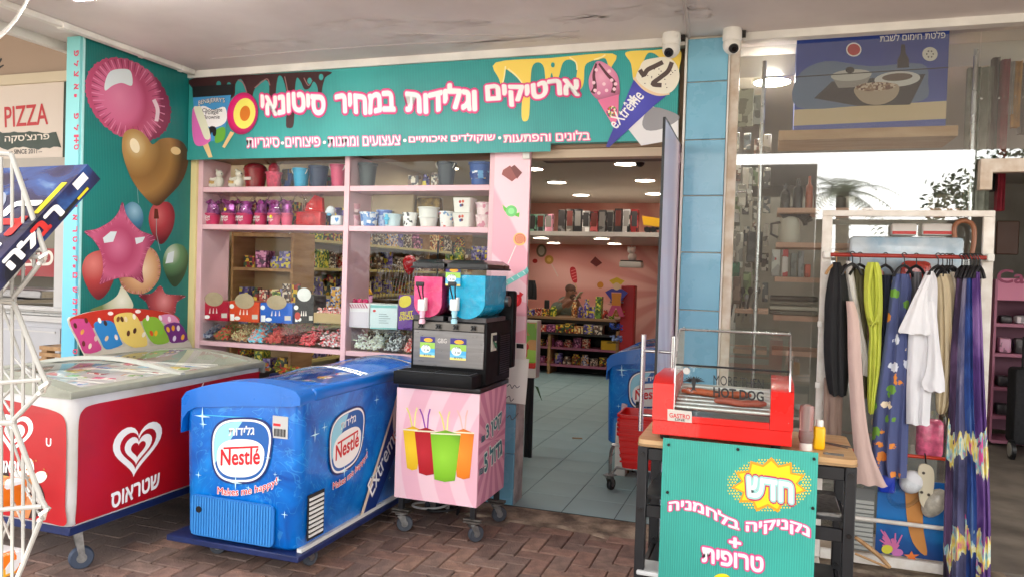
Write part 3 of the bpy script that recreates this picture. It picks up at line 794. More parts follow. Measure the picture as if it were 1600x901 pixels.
cpoly("printed_swirl", strip([(790 - k * .3 * math.cos(k * .45), 511 - k * .34 * math.sin(k * .45)) for k in range(40)], 1.5), (150, 190, 60), .0016)
cpoly("printed_stick", strip([(796, 528), (806, 544)], 2), (246, 236, 230)); cpoly("printed_stick", strip([(812, 560), (818, 572)], 2), (246, 236, 230))
cpoly("printed_roll", strip([(782, 566), (806, 584)], 6), (206, 60, 130)); cpoly("printed_roll_shine", strip([(784, 567), (804, 582)], 1.6), (240, 170, 206), .0014)
one("door_sensor_box", MB().box(at(805, 540, **PC).x, at(823, 540, **PC).x, -.03, -.0127, at(814, 560, **PC).z, at(814, 535, **PC).z, .003, 1), mat("box_offwhite", (222, 212, 204), .5), "small off-white card box with black label fixed to the candy column", "box")
ppoly("box_label", [(807, 536), (818, 537), (818, 544), (807, 543)], dict(y=-.0302), M_pblk, bpy.data.objects["door_sensor_box"], .0006)
# handwriting on the sheet
ns = bpy.data.objects["notice_sheet"]
for pts in ([(792, 603), (797, 600), (800, 606), (804, 601), (808, 605), (812, 602)], [(790, 622), (796, 618), (798, 626), (803, 622)], [(796, 636), (797, 636)], [(792, 652), (797, 648), (800, 655), (806, 650), (810, 644)]):
    ppoly("handwriting", strip(spline(pts, 5, False), 1.2), dict(y=-.0242), pm_("pen_grey", (96, 96, 100)), ns, .0012)
# ------------------------------------------------------------------ castors
def caster(parent, x, y, top, r=.05, mt=None, rot=0.0, w=.028):
    """plate, fork and wheel of a swivel castor reaching from the floor to a height"""
    Mx = Matrix.Translation((x, y, 0)) @ Matrix.Rotation(rot, 4, 'Z')
    mb = MB().box(-.034, .034, -.034, .034, top - .006, top, M=Mx)
    mb.cyl(Mx @ Vector((0, 0, top - .022)), Mx @ Vector((0, 0, top - .006)), .02, n=12)
    for s_ in (-1, 1):
        mb.prism([Mx @ Vector(p) for p in ((-.02, s_ * (w / 2 + .004), top - .02), (.02, s_ * (w / 2 + .004), top - .02), (.035, s_ * (w / 2 + .004), r), (.012, s_ * (w / 2 + .004), r - .012))], Mx.to_3x3() @ Vector((0, s_ * .003, 0)))
    mb.box(-.022, .022, -w / 2 - .006, w / 2 + .006, top - .026, top - .019, M=Mx)
    f = mk("castor", mb, M_zinc, parent)
    wb = MB(); c = Mx @ Vector((.02, 0, r)); ax = Mx.to_3x3() @ Vector((0, 1, 0))
    q = ax.to_track_quat('Z', 'Y').to_matrix().to_4x4(); q.translation = c
    prof = [(.006, -w / 2), (r * .9, -w / 2), (r, -w * .3), (r, w * .3), (r * .9, w / 2), (.006, w / 2)]
    wb.lathe(prof, n=22)
    bmesh.ops.transform(wb.bm, matrix=q, verts=wb.bm.verts)
    wh = mk("wheel", wb, mt or M_rubber, f)
    mk("hub", MB().cyl(c - ax * (w / 2 + .0015), c + ax * (w / 2 + .0015), r * .42, n=14), M_zinc, f)
    return f

def rr_ring(x0, x1, y0, y1, z, r, k=5):
    o = []
    for cx, cy, a in ((x1 - r, y1 - r, 0), (x0 + r, y1 - r, 90), (x0 + r, y0 + r, 180), (x1 - r, y0 + r, 270)):
        for i in range(k + 1):
            q = R(a + 90 * i / k); o.append(Vector((cx + r * math.cos(q), cy + r * math.sin(q), z)))
    return o

def sparkle(parent, P, U, V, N, s, mt, lift=.002):
    pts = []
    for k in range(8):
        a = k * math.pi / 4; q = s if k % 2 == 0 else s * .13
        pts.append(P + U * (q * math.cos(a)) + V * (q * math.sin(a)) + N * lift)
    mk("printed_sparkle", MB().face(pts), mt, parent, smooth=False)

M_red_p = mat("print_red", (204, 20, 36), .45)
M_logo_b = mat("print_logo_blue", (18, 92, 168), .4)
M_logo_d = mat("print_logo_navy", (14, 40, 104), .4)
M_logo_c = mat("print_logo_cyan", (150, 214, 236), .4)
M_spark = mat("print_sparkle", (196, 240, 252), .4)

def squircle(n=40, e=2.6, a=1, b=1):
    o = []
    for k in range(n):
        t = k / n * 6.2832; c, s_ = math.cos(t), math.sin(t)
        o.append((a * math.copysign(abs(c) ** (2 / e), c), b * math.copysign(abs(s_) ** (2 / e), s_)))
    return o

def ice_logo(parent, P, U, V, w, slogan=True):
    """rounded badge with a slogan below; P is its centre, w its half width"""
    U, V = U.normalized(), V.normalized(); N = U.cross(V)
    def fl(name, pts, mt, lift):
        mb = MB(); mb.face([P + U * (x * w) + V * (y * w) + N * lift for x, y in pts]); mb.bm.normal_update(); bmesh.ops.triangulate(mb.bm, faces=mb.bm.faces)
        return mk(name, mb, mt, parent, smooth=False)
    tilt = lambda pts: [(x * (1 - .10 * (-y)) + .04 * y, y + .10 * x) for x, y in pts]
    fl("badge_rim", tilt(squircle(44, 3.0, 1.06, .98)), M_logo_d, .0018)
    fl("badge_edge", tilt(squircle(44, 3.0, 1.0, .92)), M_wht, .0022)
    fl("badge_field", tilt(squircle(44, 3.0, .94, .86)), M_logo_b, .0026)
    fl("badge_sky", tilt([p for p in squircle(44, 3.0, .93, .85) if p[0] < .1 and p[1] > -.4]), M_logo_c, .0029)
    fl("badge_plate", tilt([(x, y - .22) for x, y in squircle(44, 2.6, .84, .56)]), M_wht, .0033)
    text("גלידות", P + U * (-.42 * w) + V * (.40 * w), U + V * .13, V, .88 * w, .26 * w, [(.02, M_wht, .0038)], parent, N=N)
    text("Nestlé", P + U * (-.68 * w) + V * (-.50 * w), U + V * .14, V, 1.36 * w, .46 * w, [(.025, M_red_p, .0042)], parent, N=N)
    fl("badge_bar", [(-.60, -.02), (.62, .15), (.62, .21), (-.60, .04)], M_red_p, .0042)
    if slogan:
        text("Makes me happy!", P + U * (-.78 * w) + V * (-1.42 * w), U + V * .0, V, 2.05 * w, .27 * w, [(.055, M_wht, .0022), (.012, M_red_p, .0028)], parent, N=N, warp=lambda a, b: (a, b + 2.3 * a * a - .35 * a))
    for x, y, s_ in ((-.15, -.95, .24), (.95, -.1, .10), (1.2, -.55, .08), (.7, -1.0, .07), (-1.35, .65, .16), (.3, -1.05, .09)):
        sparkle(parent, P + U * x * w + V * y * w, U, V, N, s_ * w, M_spark, .0034)

# water-like print of the blue freezers
def water_mat():
    m, n, l, b = graph("blue_water_print", .3, .25)
    tc = n.new("ShaderNodeTexCoord")
    nz = n.new("ShaderNodeTexNoise"); nz.inputs["Scale"].default_value = 3.5; nz.inputs["Detail"].default_value = 5; nz.inputs["Distortion"].default_value = 1.6
    l.new(tc.outputs["Object"], nz.inputs[0])
    base = ramp(n, l, nz.outputs[0], [(.3, (0, 76, 162)), (.5, (0, 106, 198)), (.72, (16, 136, 222))])
    nz2 = n.new("ShaderNodeTexNoise"); nz2.inputs["Scale"].default_value = 6; nz2.inputs["Detail"].default_value = 2; nz2.inputs["Distortion"].default_value = 2.5
    l.new(tc.outputs["Object"], nz2.inputs[0])
    d = mth(n, l, 'ABSOLUTE', mth(n, l, 'SUBTRACT', nz2.outputs[0], .5))
    k = mth(n, l, 'MULTIPLY', mth(n, l, 'LESS_THAN', d, .012), .22)
    mx = n.new("ShaderNodeMix"); mx.data_type = 'RGBA'
    l.new(k, mx.inputs[0]); l.new(base, mx.inputs[6]); mx.inputs[7].default_value = (*lin((96, 190, 236)), 1)
    l.new(mx.outputs[2], b.inputs["Base Color"])
    return m
M_water = water_mat()
M_brim = mat("blue_moulded_plastic", (2, 106, 198), .32, var=.06, scale=6, coat=.2)
M_navy = mat("navy_painted_board", (16, 34, 84), .5, var=.25, scale=14)
M_grill = mat("blue_grille", (34, 112, 186), .45)

def blue_freezer(name, label, cat, loc, base=True, L=1.38):
    """moulded chest freezer, local origin at the left near floor corner: x right, y away"""
    t = T(name, label, cat, loc); W_ = .67
    X = lambda x, y, z: Vector((x + loc[0], y + loc[1], z))
    ox, oy = loc[0], loc[1]
    mb = MB(); mb.loft([[Vector((p.x, p.y, z if z < .6 else .772 + .068 * (p.x - ox) / W_)) for p in rr_ring(ox + a, ox + W_ - a, oy + a, oy + L - a, z, .055)] for a, z in ((.03, .118), (.012, .14), (.004, .5), (0, .842))])
    mk("body", mb, M_water, t, ang=50)
    # moulded rim: end caps with an arch, side rails
    def arch(u):  # height of the rim along the width
        return .822 + .056 * u + .058 * math.sin(math.pi * min(max(u, 0), 1)) ** .8 - .022 * max(0, (.05 - min(u, 1 - u)) / .05) ** 2
    for y0, y1 in ((-.012, .11), (L - .11, L + .012)):
        A = []
        n = 26
        prof = [(-.006 + (W_ + .012) * k / n, arch(k / n)) for k in range(n + 1)]
        prof = [(-.006, .63 if y0 < 0 else .75), (-.006, .76)] + prof[0:] + [(W_ + .006, .822)] + [(W_ * .95, .812), (W_ * .75, .803), (W_ * .5, .788), (W_ * .25, .772), (W_ * .12, .762), (.035, .74), (.004, .70)]
        mk("rim_end", MB().prism([X(x, y0, z) for x, z in prof], (0, y1 - y0, 0)), M_brim, t, ang=50)
    for x0, x1 in ((-.007, .062), (W_ - .062, W_ + .007)):
        n_ = MB().box(ox + x0, ox + x1, oy + .111, oy + L - .111, *((.755, .824) if x0 < 0 else (.818, .882)), .018, 3)
        mk("rim_rail", n_, M_brim, t, ang=50)
    mk("cross_bar", MB().box(ox + .063, ox + W_ - .063, oy + L * .5 - .02, oy + L * .5 + .02, .79, .815, .006, 1), M_brim, t)
    # sliding glass lids, arched
    for a, b, dz in ((.112, L * .53, 0), (L * .47, L - .112, .008)):
        g = MB(); g.grid(lambda u, v: X(.055 + u * (W_ - .11), a + v * (b - a), .818 + .052 * u + dz + .055 * math.sin(math.pi * u)), 14, 2)
        mk("lid_glass", g, glass("lid_pane", (250, 252, 251), 1.2), t)
        for yy in (a, b): mk("lid_edge", MB().tube([X(.055 + u / 12 * (W_ - .11), yy, .820 + .052 * u / 12 + dz + .055 * math.sin(math.pi * u / 12)) for u in range(13)], .006, 6), M_chrome, t)
    # dark well with packs
    mk("well", MB().box(ox + .064, ox + W_ - .064, oy + .115, oy + L - .115, .60, .74), mat("well_grey", (150, 156, 160), .6), t)
    for k in range(16):
        w_, d_ = rnd.uniform(.08, .14), rnd.uniform(.06, .12)
        cx, cy = ox + .15 + (k % 3) * .18 + rnd.uniform(-.02, .02), oy + .2 + (k // 3) * .21
        mk("ice_cream_pack", MB().box(-w_ / 2, w_ / 2, -d_ / 2, d_ / 2, 0, .05, .008, 1, M=Matrix.Translation((cx, cy, .742)) @ Matrix.Rotation(rnd.uniform(-.5, .5), 4, 'Z')), packmat(20 + k % 5, [[(214, 60, 70), (250, 240, 230), (120, 50, 40)], [(40, 110, 190), (240, 240, 240), (20, 50, 120)], [(230, 190, 70), (250, 246, 230), (180, 60, 60)], [(96, 52, 36), (230, 210, 180), (60, 30, 24)], [(120, 190, 80), (246, 246, 240), (230, 120, 160)]][k % 5], 30), t)
    # front print
    U, V = Vector((1, 0, 0)), Vector((0, 0, 1))
    ice_logo(t, X(.345, -.002, .575), U, V, .165)
    for x, z, s_ in ((.115, .72, .05), (.56, .46, .02), (.60, .30, .02), (.10, .43, .02)):
        sparkle(t, X(x, -.002, z), U, V, Vector((0, -1, 0)), s_, M_spark)
    mk("printed_streak", MB().face([X(.10, -.0035, .724), X(.46, -.0035, .735), X(.46, -.0035, .742), X(.10, -.0035, .728)]), mat("print_streak", (70, 180, 226), .4), t)
    # louvred grille panel
    gp = MB(); ring = [p - Vector((0, 0, 0)) for p in rr_ring(.06, .545, .135, .335, 0, .03, 4)]
    gp.prism([X(p.x, -.001, p.y) for p in ring], (0, -.008, 0))
    g = mk("grille_panel", gp, M_grill, t)
    sl = MB()
    for k in range(30):
        x0 = .072 + k * .0155
        if x0 > .53: break
        sl.prism([X(x0, -.0092, .142), X(x0 + .008, -.0092, .142), X(x0 + .008, -.0092, .328), X(x0, -.0092, .328)], (0, -.004, 0))
    mk("grille_slat", sl, mat("blue_slat", (56, 136, 204), .4), g)["kind"] = "stuff"
    mk("key_hole", MB().cyl(X(.115, -.0135, .265), X(.115, -.016, .265), .016, n=18), M_black, g)
    # price sticker with a bar code
    mk("sticker", MB().box(ox + .52, ox + .605, oy - .002, oy - .001, .655, .76), mat("sticker_silver", (186, 186, 184), .4), t)
    mk("sticker_stripe", MB().box(ox + .525, ox + .565, oy - .003, oy - .0021, .712, .724), M_red_p, t)
    bc = MB()
    for k in range(11): bc.box(ox + .53 + k * .006, ox + .53 + k * .006 + (.003 if k % 3 else .0045), oy - .003, oy - .0021, .664, .70)
    mk("bar_code", bc, M_pblk, t)
    # right flank print
    xs = ox + W_ + .002
    def S(y, z): return Vector((xs, oy + y, z))
    if base:
        ice_logo(t, S(.42, .575), Vector((0, 1, 0)), V, .165)
        for y, z, s_ in ((.12, .66, .04), (.72, .74, .03), (.70, .32, .025), (.90, .26, .02)):
            sparkle(t, S(y, z), Vector((0, 1, 0)), V, Vector((1, 0, 0)), s_, M_spark)
        tri = MB(); tri.face([S(.60, .125), S(.74, .125), S(1.16, .60), S(1.16, .79), S(1.02, .79)])
        mk("printed_cone_wrapper", tri, pm_("cone_navy", (14, 44, 110)), t, smooth=False)
        mk("printed_cone_stripe", MB().face([S(.57, .125) + Vector((.0005, 0, 0)), S(.605, .125) + Vector((.0005, 0, 0)), S(1.03, .79) + Vector((.0005, 0, 0)), S(1.01, .79) + Vector((.0005, 0, 0))]), pm_("cone_edge", (224, 208, 186)), t, smooth=False)
        e = MB(); e.face([S(1.08 + .16 * math.cos(a / 24 * 6.2832), .60 + .20 * math.sin(a / 24 * 6.2832)) + Vector((.001, 0, 0)) for a in range(24)])
        mk("printed_ice", e, pm_("ice_ivory", (236, 232, 214)), t, smooth=False)
        for (yy, zz, a, b) in ((1.04, .70, .05, .03), (1.12, .62, .03, .08), (1.02, .56, .05, .03), (1.1, .5, .06, .025)):
            e = MB(); e.face([S(yy + a * math.cos(q / 16 * 6.2832), zz + b * math.sin(q / 16 * 6.2832)) + Vector((.0015, 0, 0)) for q in range(16)])
            mk("printed_sauce", e, pm_("sauce_brown", (80, 30, 30)), t, smooth=False)
        e = MB(); e.face([S(y, z) + Vector((.0013, 0, 0)) for y, z in ((.92, .5), (1.0, .40), (1.16, .38), (1.16, .43), (1.0, .45), (.94, .54))])
        mk("printed_wafer", e, pm_("wafer_orange", (196, 96, 44)), t, smooth=False)
        text("Extreme", S(.70, .20), Vector((0, 1, 1.0)), Vector((0, -.7, 1)), .42, .10, [(.01, M_wht, .0016)], t, N=Vector((1, 0, 0)))
        vn = MB()
        for k in range(9): vn.box(xs - .0005, xs + .004, oy + .09, oy + .21, .17 + k * .022, .182 + k * .022)
        vp = mk("vent_plate", MB().box(xs - .003, xs - .0006, oy + .08, oy + .22, .155, .375), M_dark, t)
        mk("vent_slat", vn, mat("vent_white", (226, 226, 222), .5), vp)["kind"] = "stuff"
        mk("foot_strip", MB().box(ox + W_ - .02, ox + W_ + .005, oy + .03, oy + L - .03, .117, .135), mat("strip_white", (208, 208, 204), .5), t)
        mk("platform", MB().box(ox - .075, ox + W_ + .02, oy - .02, oy + L, .088, .117, .004, 1), M_navy, t)
    top = .087 if base else .118
    for cx, cy, q in ((.10, .12, .4), (W_ - .05, .16, 1.35), (.10, L - .12, .3), (W_ - .08, L - .12, .9)):
        caster(t, ox + cx, oy + cy, top, .042 if base else .05, None, q)
    return t
blue_freezer("ice_cream_freezer", "blue chest freezer on a navy platform standing out on the pavement", "freezer", (-2.71, -1.5, 0))
blue_freezer("ice_cream_freezer", "blue chest freezer inside the shop behind the open door", "freezer", (-1.20, 1.50, 0), base=False, L=1.3)

# ------------------------------------------------------------------ red freezer
M_fred = mat("red_vinyl_print", (182, 12, 26), .36, col2=(164, 12, 24), scale=3, detail=9, coat=.15)
M_fwht = mat("white_enamel", (208, 208, 211), .35, col2=(188, 186, 180), scale=4, detail=9)
M_lid = glass("lid_pane", (250, 252, 251), 1.2)
M_fgry = mat("grey_lid_plastic", (146, 148, 134), .45, var=.1, scale=12)
rf = T("ice_cream_freezer", "red and white chest freezer with heart logo below the balloon panel", "freezer", (-3.45, -1.25, 0))
X0, X1, Y0, Y1 = -3.94, -2.955, -1.925, -.57
mb = MB(); mb.loft([rr_ring(X0 + a, X1 - a, Y0 + a, Y1 - a, z, .05) for a, z in ((.012, .245), (0, .27), (0, .835))])
mk("body", mb, M_fwht, rf, ang=50)
mk("base_board", MB().box(X0 + .01, X1 - .012, Y0 + .012, Y1 - .01, .205, .2445, .004, 1), M_navy, rf)
def rpanel(name, fn, poly, mt, lift=.002):
    mb = MB(); mb.face([fn(a, b) for a, b in spline(poly, 5)]); mb.bm.normal_update(); bmesh.ops.triangulate(mb.bm, faces=mb.bm.faces)
    return mk(name, mb, mt, rf, smooth=False)
FS = lambda lift: (lambda y, z: Vector((X1 + lift, y, z)))
FE = lambda lift: (lambda x, z: Vector((x, Y0 - lift, z)))
def hard(pts):  # corners kept crisp by doubling points
    o = []
    for p in pts: o += [p]
    return o
sidep = [(-1.893, .262), (-1.85, .258), (-1.2, .258), (-.62, .258), (-.60, .30), (-.60, .5), (-.60, .78), (-.64, .812), (-1.2, .803), (-1.66, .797), (-1.82, .793), (-1.868, .775), (-1.886, .73), (-1.888, .62), (-1.888, .5), (-1.89, .35)]
rpanel("red_panel", FS(.002), sidep, M_fred)
endp = [(-2.976, .262), (-3.1, .258), (-3.4, .258), (-3.84, .258), (-3.86, .5), (-3.84, .74), (-3.6, .79), (-3.4, .80), (-3.2, .79), (-3.04, .77), (-2.99, .735), (-2.98, .66), (-2.979, .5), (-2.979, .35)]
rpanel("red_panel", FE(.002), endp, M_fred)
def heart2(t):
    x = 16 * math.sin(t) ** 3; y = 13 * math.cos(t) - 5 * math.cos(2 * t) - 2 * math.cos(3 * t) - math.cos(4 * t)
    return x / 16, y / 15
def heart_logo(P, U, V, w, N):
    """two nested heart outlines leaning right, with lettering beneath"""
    for sc, mt, lf, dx, dy in ((1, M_wht, .001, 0, 0), (.74, M_fred, .0016, .02, -.02), (.56, M_wht, .0022, .02, -.06), (.30, M_fred, .0028, .02, -.09)):
        mb = MB(); mb.face([P + U * (w * (sc * heart2(k / 40 * 6.2832)[0] + dx + .12 * sc * heart2(k / 40 * 6.2832)[1])) + V * (w * .86 * (sc * heart2(k / 40 * 6.2832)[1] + dy)) + N * lf for k in range(40)])
        mb.bm.normal_update(); bmesh.ops.triangulate(mb.bm, faces=mb.bm.faces)
        mk("heart_emblem", mb, mt, rf, smooth=False)
    text("שטראוס", P + U * (-w * .98) + V * (-w * 1.75), U + V * .10, V, w * 1.95, w * .46, [(.03, M_wht, .001)], rf, N=N)
Vz = Vector((0, 0, 1))
heart_logo(Vector((X1 + .0022, -1.545, .545)), Vector((0, 1, 0)), Vz, .155, Vector((1, 0, 0)))
heart_logo(Vector((-3.30, Y0 - .0022, .655)), Vector((1, 0, 0)), Vz, .115, Vector((0, -1, 0)))
# printed cone on the end, splashes on the flank
def eblob(name, cx, cz, rx, rz, mt, lift, rot=0):
    mb = MB(); mb.face([Vector((x, Y0 - lift, z)) for x, z in ell(cx, cz, rx, rz, 22, rot)]); mk(name, mb, mt, rf, smooth=False)
M_cchoc = pm_("cone_chocolate", (44, 20, 22))
eblob("printed_chocolate", -3.22, .36, .12, .10, M_cchoc, .003)
eblob("printed_chocolate", -3.42, .40, .10, .14, M_cchoc, .003)
mb = MB(); mb.face([Vector((x, Y0 - .0034, z)) for x, z in ((-3.30, .42), (-3.16, .36), (-3.20, .262), (-3.30, .262))]); mk("printed_wafer_cone", mb, pm_("wafer_tan", (190, 120, 70)), rf, smooth=False)
for k in range(5):
    a = k * 1.2566 + .4; eblob("printed_cream", -3.19 + .062 * math.cos(a), .44 + .058 * math.sin(a), .046, .026, pm_("cream_white", (240, 228, 214)), .004, math.degrees(a))
eblob("printed_nuts", -3.19, .44, .03, .028, pm_("nut_brown", (176, 112, 54)), .0046)
for k in range(14):
    eblob("printed_crumb", -3.19 + rnd.uniform(-.1, .1), .44 + rnd.uniform(-.09, .1), .006, .004, pm_("nut_brown", (176, 112, 54)), .0048)
text("U", Vector((-3.10, Y0 - .003, .61)), Vector((1, 0, 0)), Vz, .03, .036, [(.02, M_wht, .0002)], rf, N=Vector((0, -1, 0)))
for y, z, r1, r2, a in ((-1.02, .52, .05, .012, 30), (-1.0, .42, .06, .014, 10), (-.98, .36, .04, .012, -20), (-1.06, .47, .012, .012, 0), (-1.10, .44, .008, .008, 0), (-1.10, .78, .03, .006, 60), (-1.13, .765, .02, .005, 50), (-.98, .33, .05, .02, 5)):
    mb = MB(); mb.face([Vector((X1 + .003, p, q)) for p, q in ell(y, z, r1, r2, 16, a)]); mk("printed_splash", mb, pm_("cream_white", (240, 228, 214)), rf, smooth=False)
# lid frame, arched across the width
def az(u): return .868 + .055 * math.sin(math.pi * u) ** .9
mk("lid_frame", MB().box(X1 - .075, X1 + .012, Y0 - .012, Y1 + .012, .836, .872, .008, 2), M_fgry, rf)
mk("lid_frame", MB().box(X0 - .012, X0 + .14, Y0 - .012, Y1 + .012, .836, .876, .008, 2), M_fgry, rf)
for y0, y1, th_ in ((Y0 - .012, Y0 + .075, 0), (Y1 - .075, Y1 + .012, 0), (-1.27, -1.235, .012)):
    n = 20
    top = [Vector((X1 + .010 + (X0 - X1 - .02) * k / n, y0, az(k / n) + th_)) for k in range(n + 1)]
    bot = [Vector((p.x, y0, (.8365 if th_ == 0 else p.z - .02))) for p in top[::-1]]
    mk("lid_arch", MB().prism(top + bot, (0, y1 - y0, 0)), M_fgry if th_ == 0 else mat("lid_trim_pale", (182, 182, 172), .4), rf)
for a, b, dz in ((Y0 + .076, -1.24, 0), (-1.265, Y1 - .076, .010)):
    g = MB(); g.grid(lambda u, v: Vector((X1 - .02 + (X0 - X1 + .06) * u, a + v * (b - a), az(u) - .012 + dz)), 16, 2)
    mk("lid_glass", g, M_lid, rf)
mk("lid_handle", MB().box(X1 - .30, X1 - .08, Y0 + .09, Y0 + .102, .905, .915, .003, 1), mat("handle_grey", (150, 160, 160), .3), rf)
mk("lid_corner", MB().box(X1 - .03, X1 + .014, Y1 - .0, Y1 + .016, .80, .868, .004, 1), mat("corner_grey", (120, 122, 118), .5), rf)
mk("well", MB().box(X0 + .15, X1 - .08, Y0 + .08, Y1 - .08, .62, .774), mat("well_white", (198, 204, 204), .6), rf)
pc = [[(214, 60, 110), (250, 240, 230), (120, 50, 40)], [(40, 110, 190), (240, 240, 240), (120, 190, 220)], [(230, 200, 90), (250, 246, 230), (120, 170, 60)], [(200, 40, 40), (240, 230, 220), (160, 30, 50)], [(120, 190, 90), (246, 246, 240), (230, 160, 60)]]
for k in range(28):
    w_, d_ = rnd.uniform(.10, .17), rnd.uniform(.08, .13)
    cx, cy = X0 + .24 + (k % 4) * .19 + rnd.uniform(-.02, .02), Y0 + .17 + (k // 4) * .17
    mk("ice_cream_pack", MB().box(-w_ / 2, w_ / 2, -d_ / 2, d_ / 2, 0, .06, .01, 1, M=Matrix.Translation((cx, cy, .776)) @ Matrix.Rotation(rnd.uniform(-.5, .5), 4, 'Z') @ Matrix.Rotation(rnd.uniform(-.15, .15), 4, 'X')), packmat(30 + k % 5, pc[k % 5], 26), rf)
wr = MB()
for k in range(3):
    y = Y0 + .35 + k * .38
    wr.tube([(X0 + .16, y, .80), (X0 + .3, y, .85), (X1 - .2, y, .85), (X1 - .09, y, .83)], .004, 6)
    wr.tube([(X0 + .16, y + .12, .80), (X0 + .3, y - .06, .855), (X1 - .2, y + .08, .855), (X1 - .09, y - .04, .80)], .003, 6)
mk("wire_divider", wr, M_white, rf)
for cx, cy, q in ((X1 - .10, Y0 + .13, 1.0), (X0 + .1, Y0 + .13, .5), (X1 - .1, Y1 - .12, .7), (X0 + .1, Y1 - .12, .2)):
    caster(rf, cx, cy, .2045, .054, mat("blue_grey_tyre", (50, 60, 78), .6), q, .036)

# ------------------------------------------------------------------ menu board on the red freezer
PB = dict(x=-3.955)
mbd = T("menu_board", "curved ice cream picture menu board standing on the red freezer", "menu board", (-3.96, -.5, .9))
out = spline([(107, 499), (122, 492), (150, 485), (195, 481), (240, 484), (272, 491), (283, 510), (300, 541), (290, 545), (220, 553), (140, 562), (133, 554), (120, 528)], 3)
bb = MB(); bb.prism([at(*p, **PB) for p in out], (-.012, 0, 0))
mk("board", bb, mat("board_offwhite", (214, 208, 194), .5, col2=(190, 182, 166), scale=20), mbd, ang=30)
def bpoly(n_, p, c, lift): return ppoly(n_, p, PB, pm_(n_ + "_%d_%d_%d" % c, c), mbd, lift)
bpoly("red_band", spline([(109, 498), (122, 492), (150, 485), (195, 481), (240, 484), (272, 491), (278, 502), (230, 500), (180, 506), (140, 512), (114, 506)], 3), (196, 50, 34), .0008)
bpoly("menu_field", spline([(109, 502), (128, 497), (140, 504), (152, 530), (158, 546), (132, 551), (122, 530)], 3), (206, 74, 140), .0012)
bpoly("menu_field", spline([(146, 506), (160, 500), (178, 504), (188, 530), (190, 538), (166, 545), (156, 530)], 3), (44, 132, 202), .0016)
bpoly("menu_field", spline([(178, 494), (192, 488), (210, 490), (222, 510), (230, 538), (208, 542), (190, 530), (180, 508)], 3), (232, 206, 110), .0020)
bpoly("menu_field", spline([(222, 500), (236, 494), (250, 500), (264, 528), (258, 536), (240, 536), (228, 520)], 3), (140, 190, 60), .0024)
bpoly("menu_field", spline([(248, 494), (262, 490), (274, 494), (280, 506), (260, 506)], 3), (226, 150, 190), .0026)
bpoly("menu_field", spline([(256, 508), (280, 504), (293, 530), (268, 535), (262, 524)], 3), (110, 40, 124), .0028)
for x, y, c in ((117, 508, (90, 40, 34)), (134, 500, (110, 40, 30)), (128, 518, (230, 160, 80)), (130, 536, (110, 40, 34)), (140, 540, (240, 220, 200)), (149, 528, (220, 190, 180)), (155, 500, (250, 244, 236)), (164, 504, (60, 40, 40)), (166, 528, (230, 200, 160)), (181, 526, (240, 226, 210)), (184, 498, (130, 80, 40)), (190, 498, (90, 50, 30)), (196, 498, (240, 220, 180)), (209, 494, (248, 240, 220)), (200, 520, (90, 50, 30)), (210, 516, (70, 36, 26)), (224, 522, (240, 236, 220)), (230, 496, (250, 250, 250)), (236, 520, (214, 80, 30)), (243, 520, (240, 190, 40)), (252, 518, (130, 200, 60)), (262, 514, (240, 180, 60)), (270, 512, (240, 170, 40)), (278, 512, (240, 230, 236)), (272, 528, (230, 220, 240)), (285, 526, (240, 180, 60)), (250, 496, (250, 240, 244)), (264, 498, (250, 230, 240))):
    bpoly("printed_ice", ell(x, y, 2.6, 4.6, 12, rnd.uniform(-25, 25)), c, .0034)
for x, y in ((172, 489), (215, 486)):
    bpoly("printed_heart", ell(x, y, 4.5, 3, 14), (244, 236, 230), .0034)
bpoly("torn_strip", [(140, 561), (136, 553), (158, 548), (200, 539), (206, 543), (232, 540), (262, 536), (296, 533), (299, 541), (220, 552)], (208, 202, 188), .0036)
# ------------------------------------------------------------------ slush cart
ct = T("slush_cart", "pink cart printed with four cups of slush, on black castor legs", "cart", (-1.69, -.52, 0))
CX0, CX1, CY0, CY1 = -1.932, -1.440, -.74, -.30
M_cburst = burst("pink_cart_front", (246, 206, 214), (240, 184, 198), (-1.1, .15), rays=10, curl=3.0, soft=.06)
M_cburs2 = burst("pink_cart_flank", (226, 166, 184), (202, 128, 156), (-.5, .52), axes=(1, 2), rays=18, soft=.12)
mk("panel", MB().box(CX0, CX1, CY0, CY0 + .012, .20, .812), M_cburst, ct)
mk("panel", MB().box(CX1 - .012, CX1, CY0 + .013, CY1, .20, .812), M_cburs2, ct)
mk("panel", MB().box(CX0, CX0 + .012, CY0 + .013, CY1, .20, .812), M_cburs2, ct)
mk("panel", MB().box(CX0 + .013, CX1 - .013, CY1 - .012, CY1, .20, .812), M_cburst, ct)
mk("top", MB().box(CX0 + .004, CX1 + .004, CY0 - .002, CY1 + .03, .813, .842, .006, 2), mat("black_slate", (26, 26, 28), .35, var=.3, scale=18), ct)
for x, y in ((CX0 + .03, CY0 + .035), (CX1 - .03, CY0 + .035), (CX0 + .03, CY1 - .035), (CX1 - .03, CY1 - .035)):
    mk("leg", MB().box(x - .014, x + .014, y - .014, y + .014, .115, .30), M_blackm, ct)
    mk("leg_plate", MB().box(x - .045, x + .05, y - .035, y + .03, .112, .1195).box(x - .05, x + .055, y - .02, y + .015, .122, .13), mat("dirty_steel", (110, 104, 98), .5, metal=.8, var=.4, scale=30), ct)
    caster(ct, x, y, .111, .045, None, rnd.uniform(.4, 1.6))
PF = dict(y=CY0)
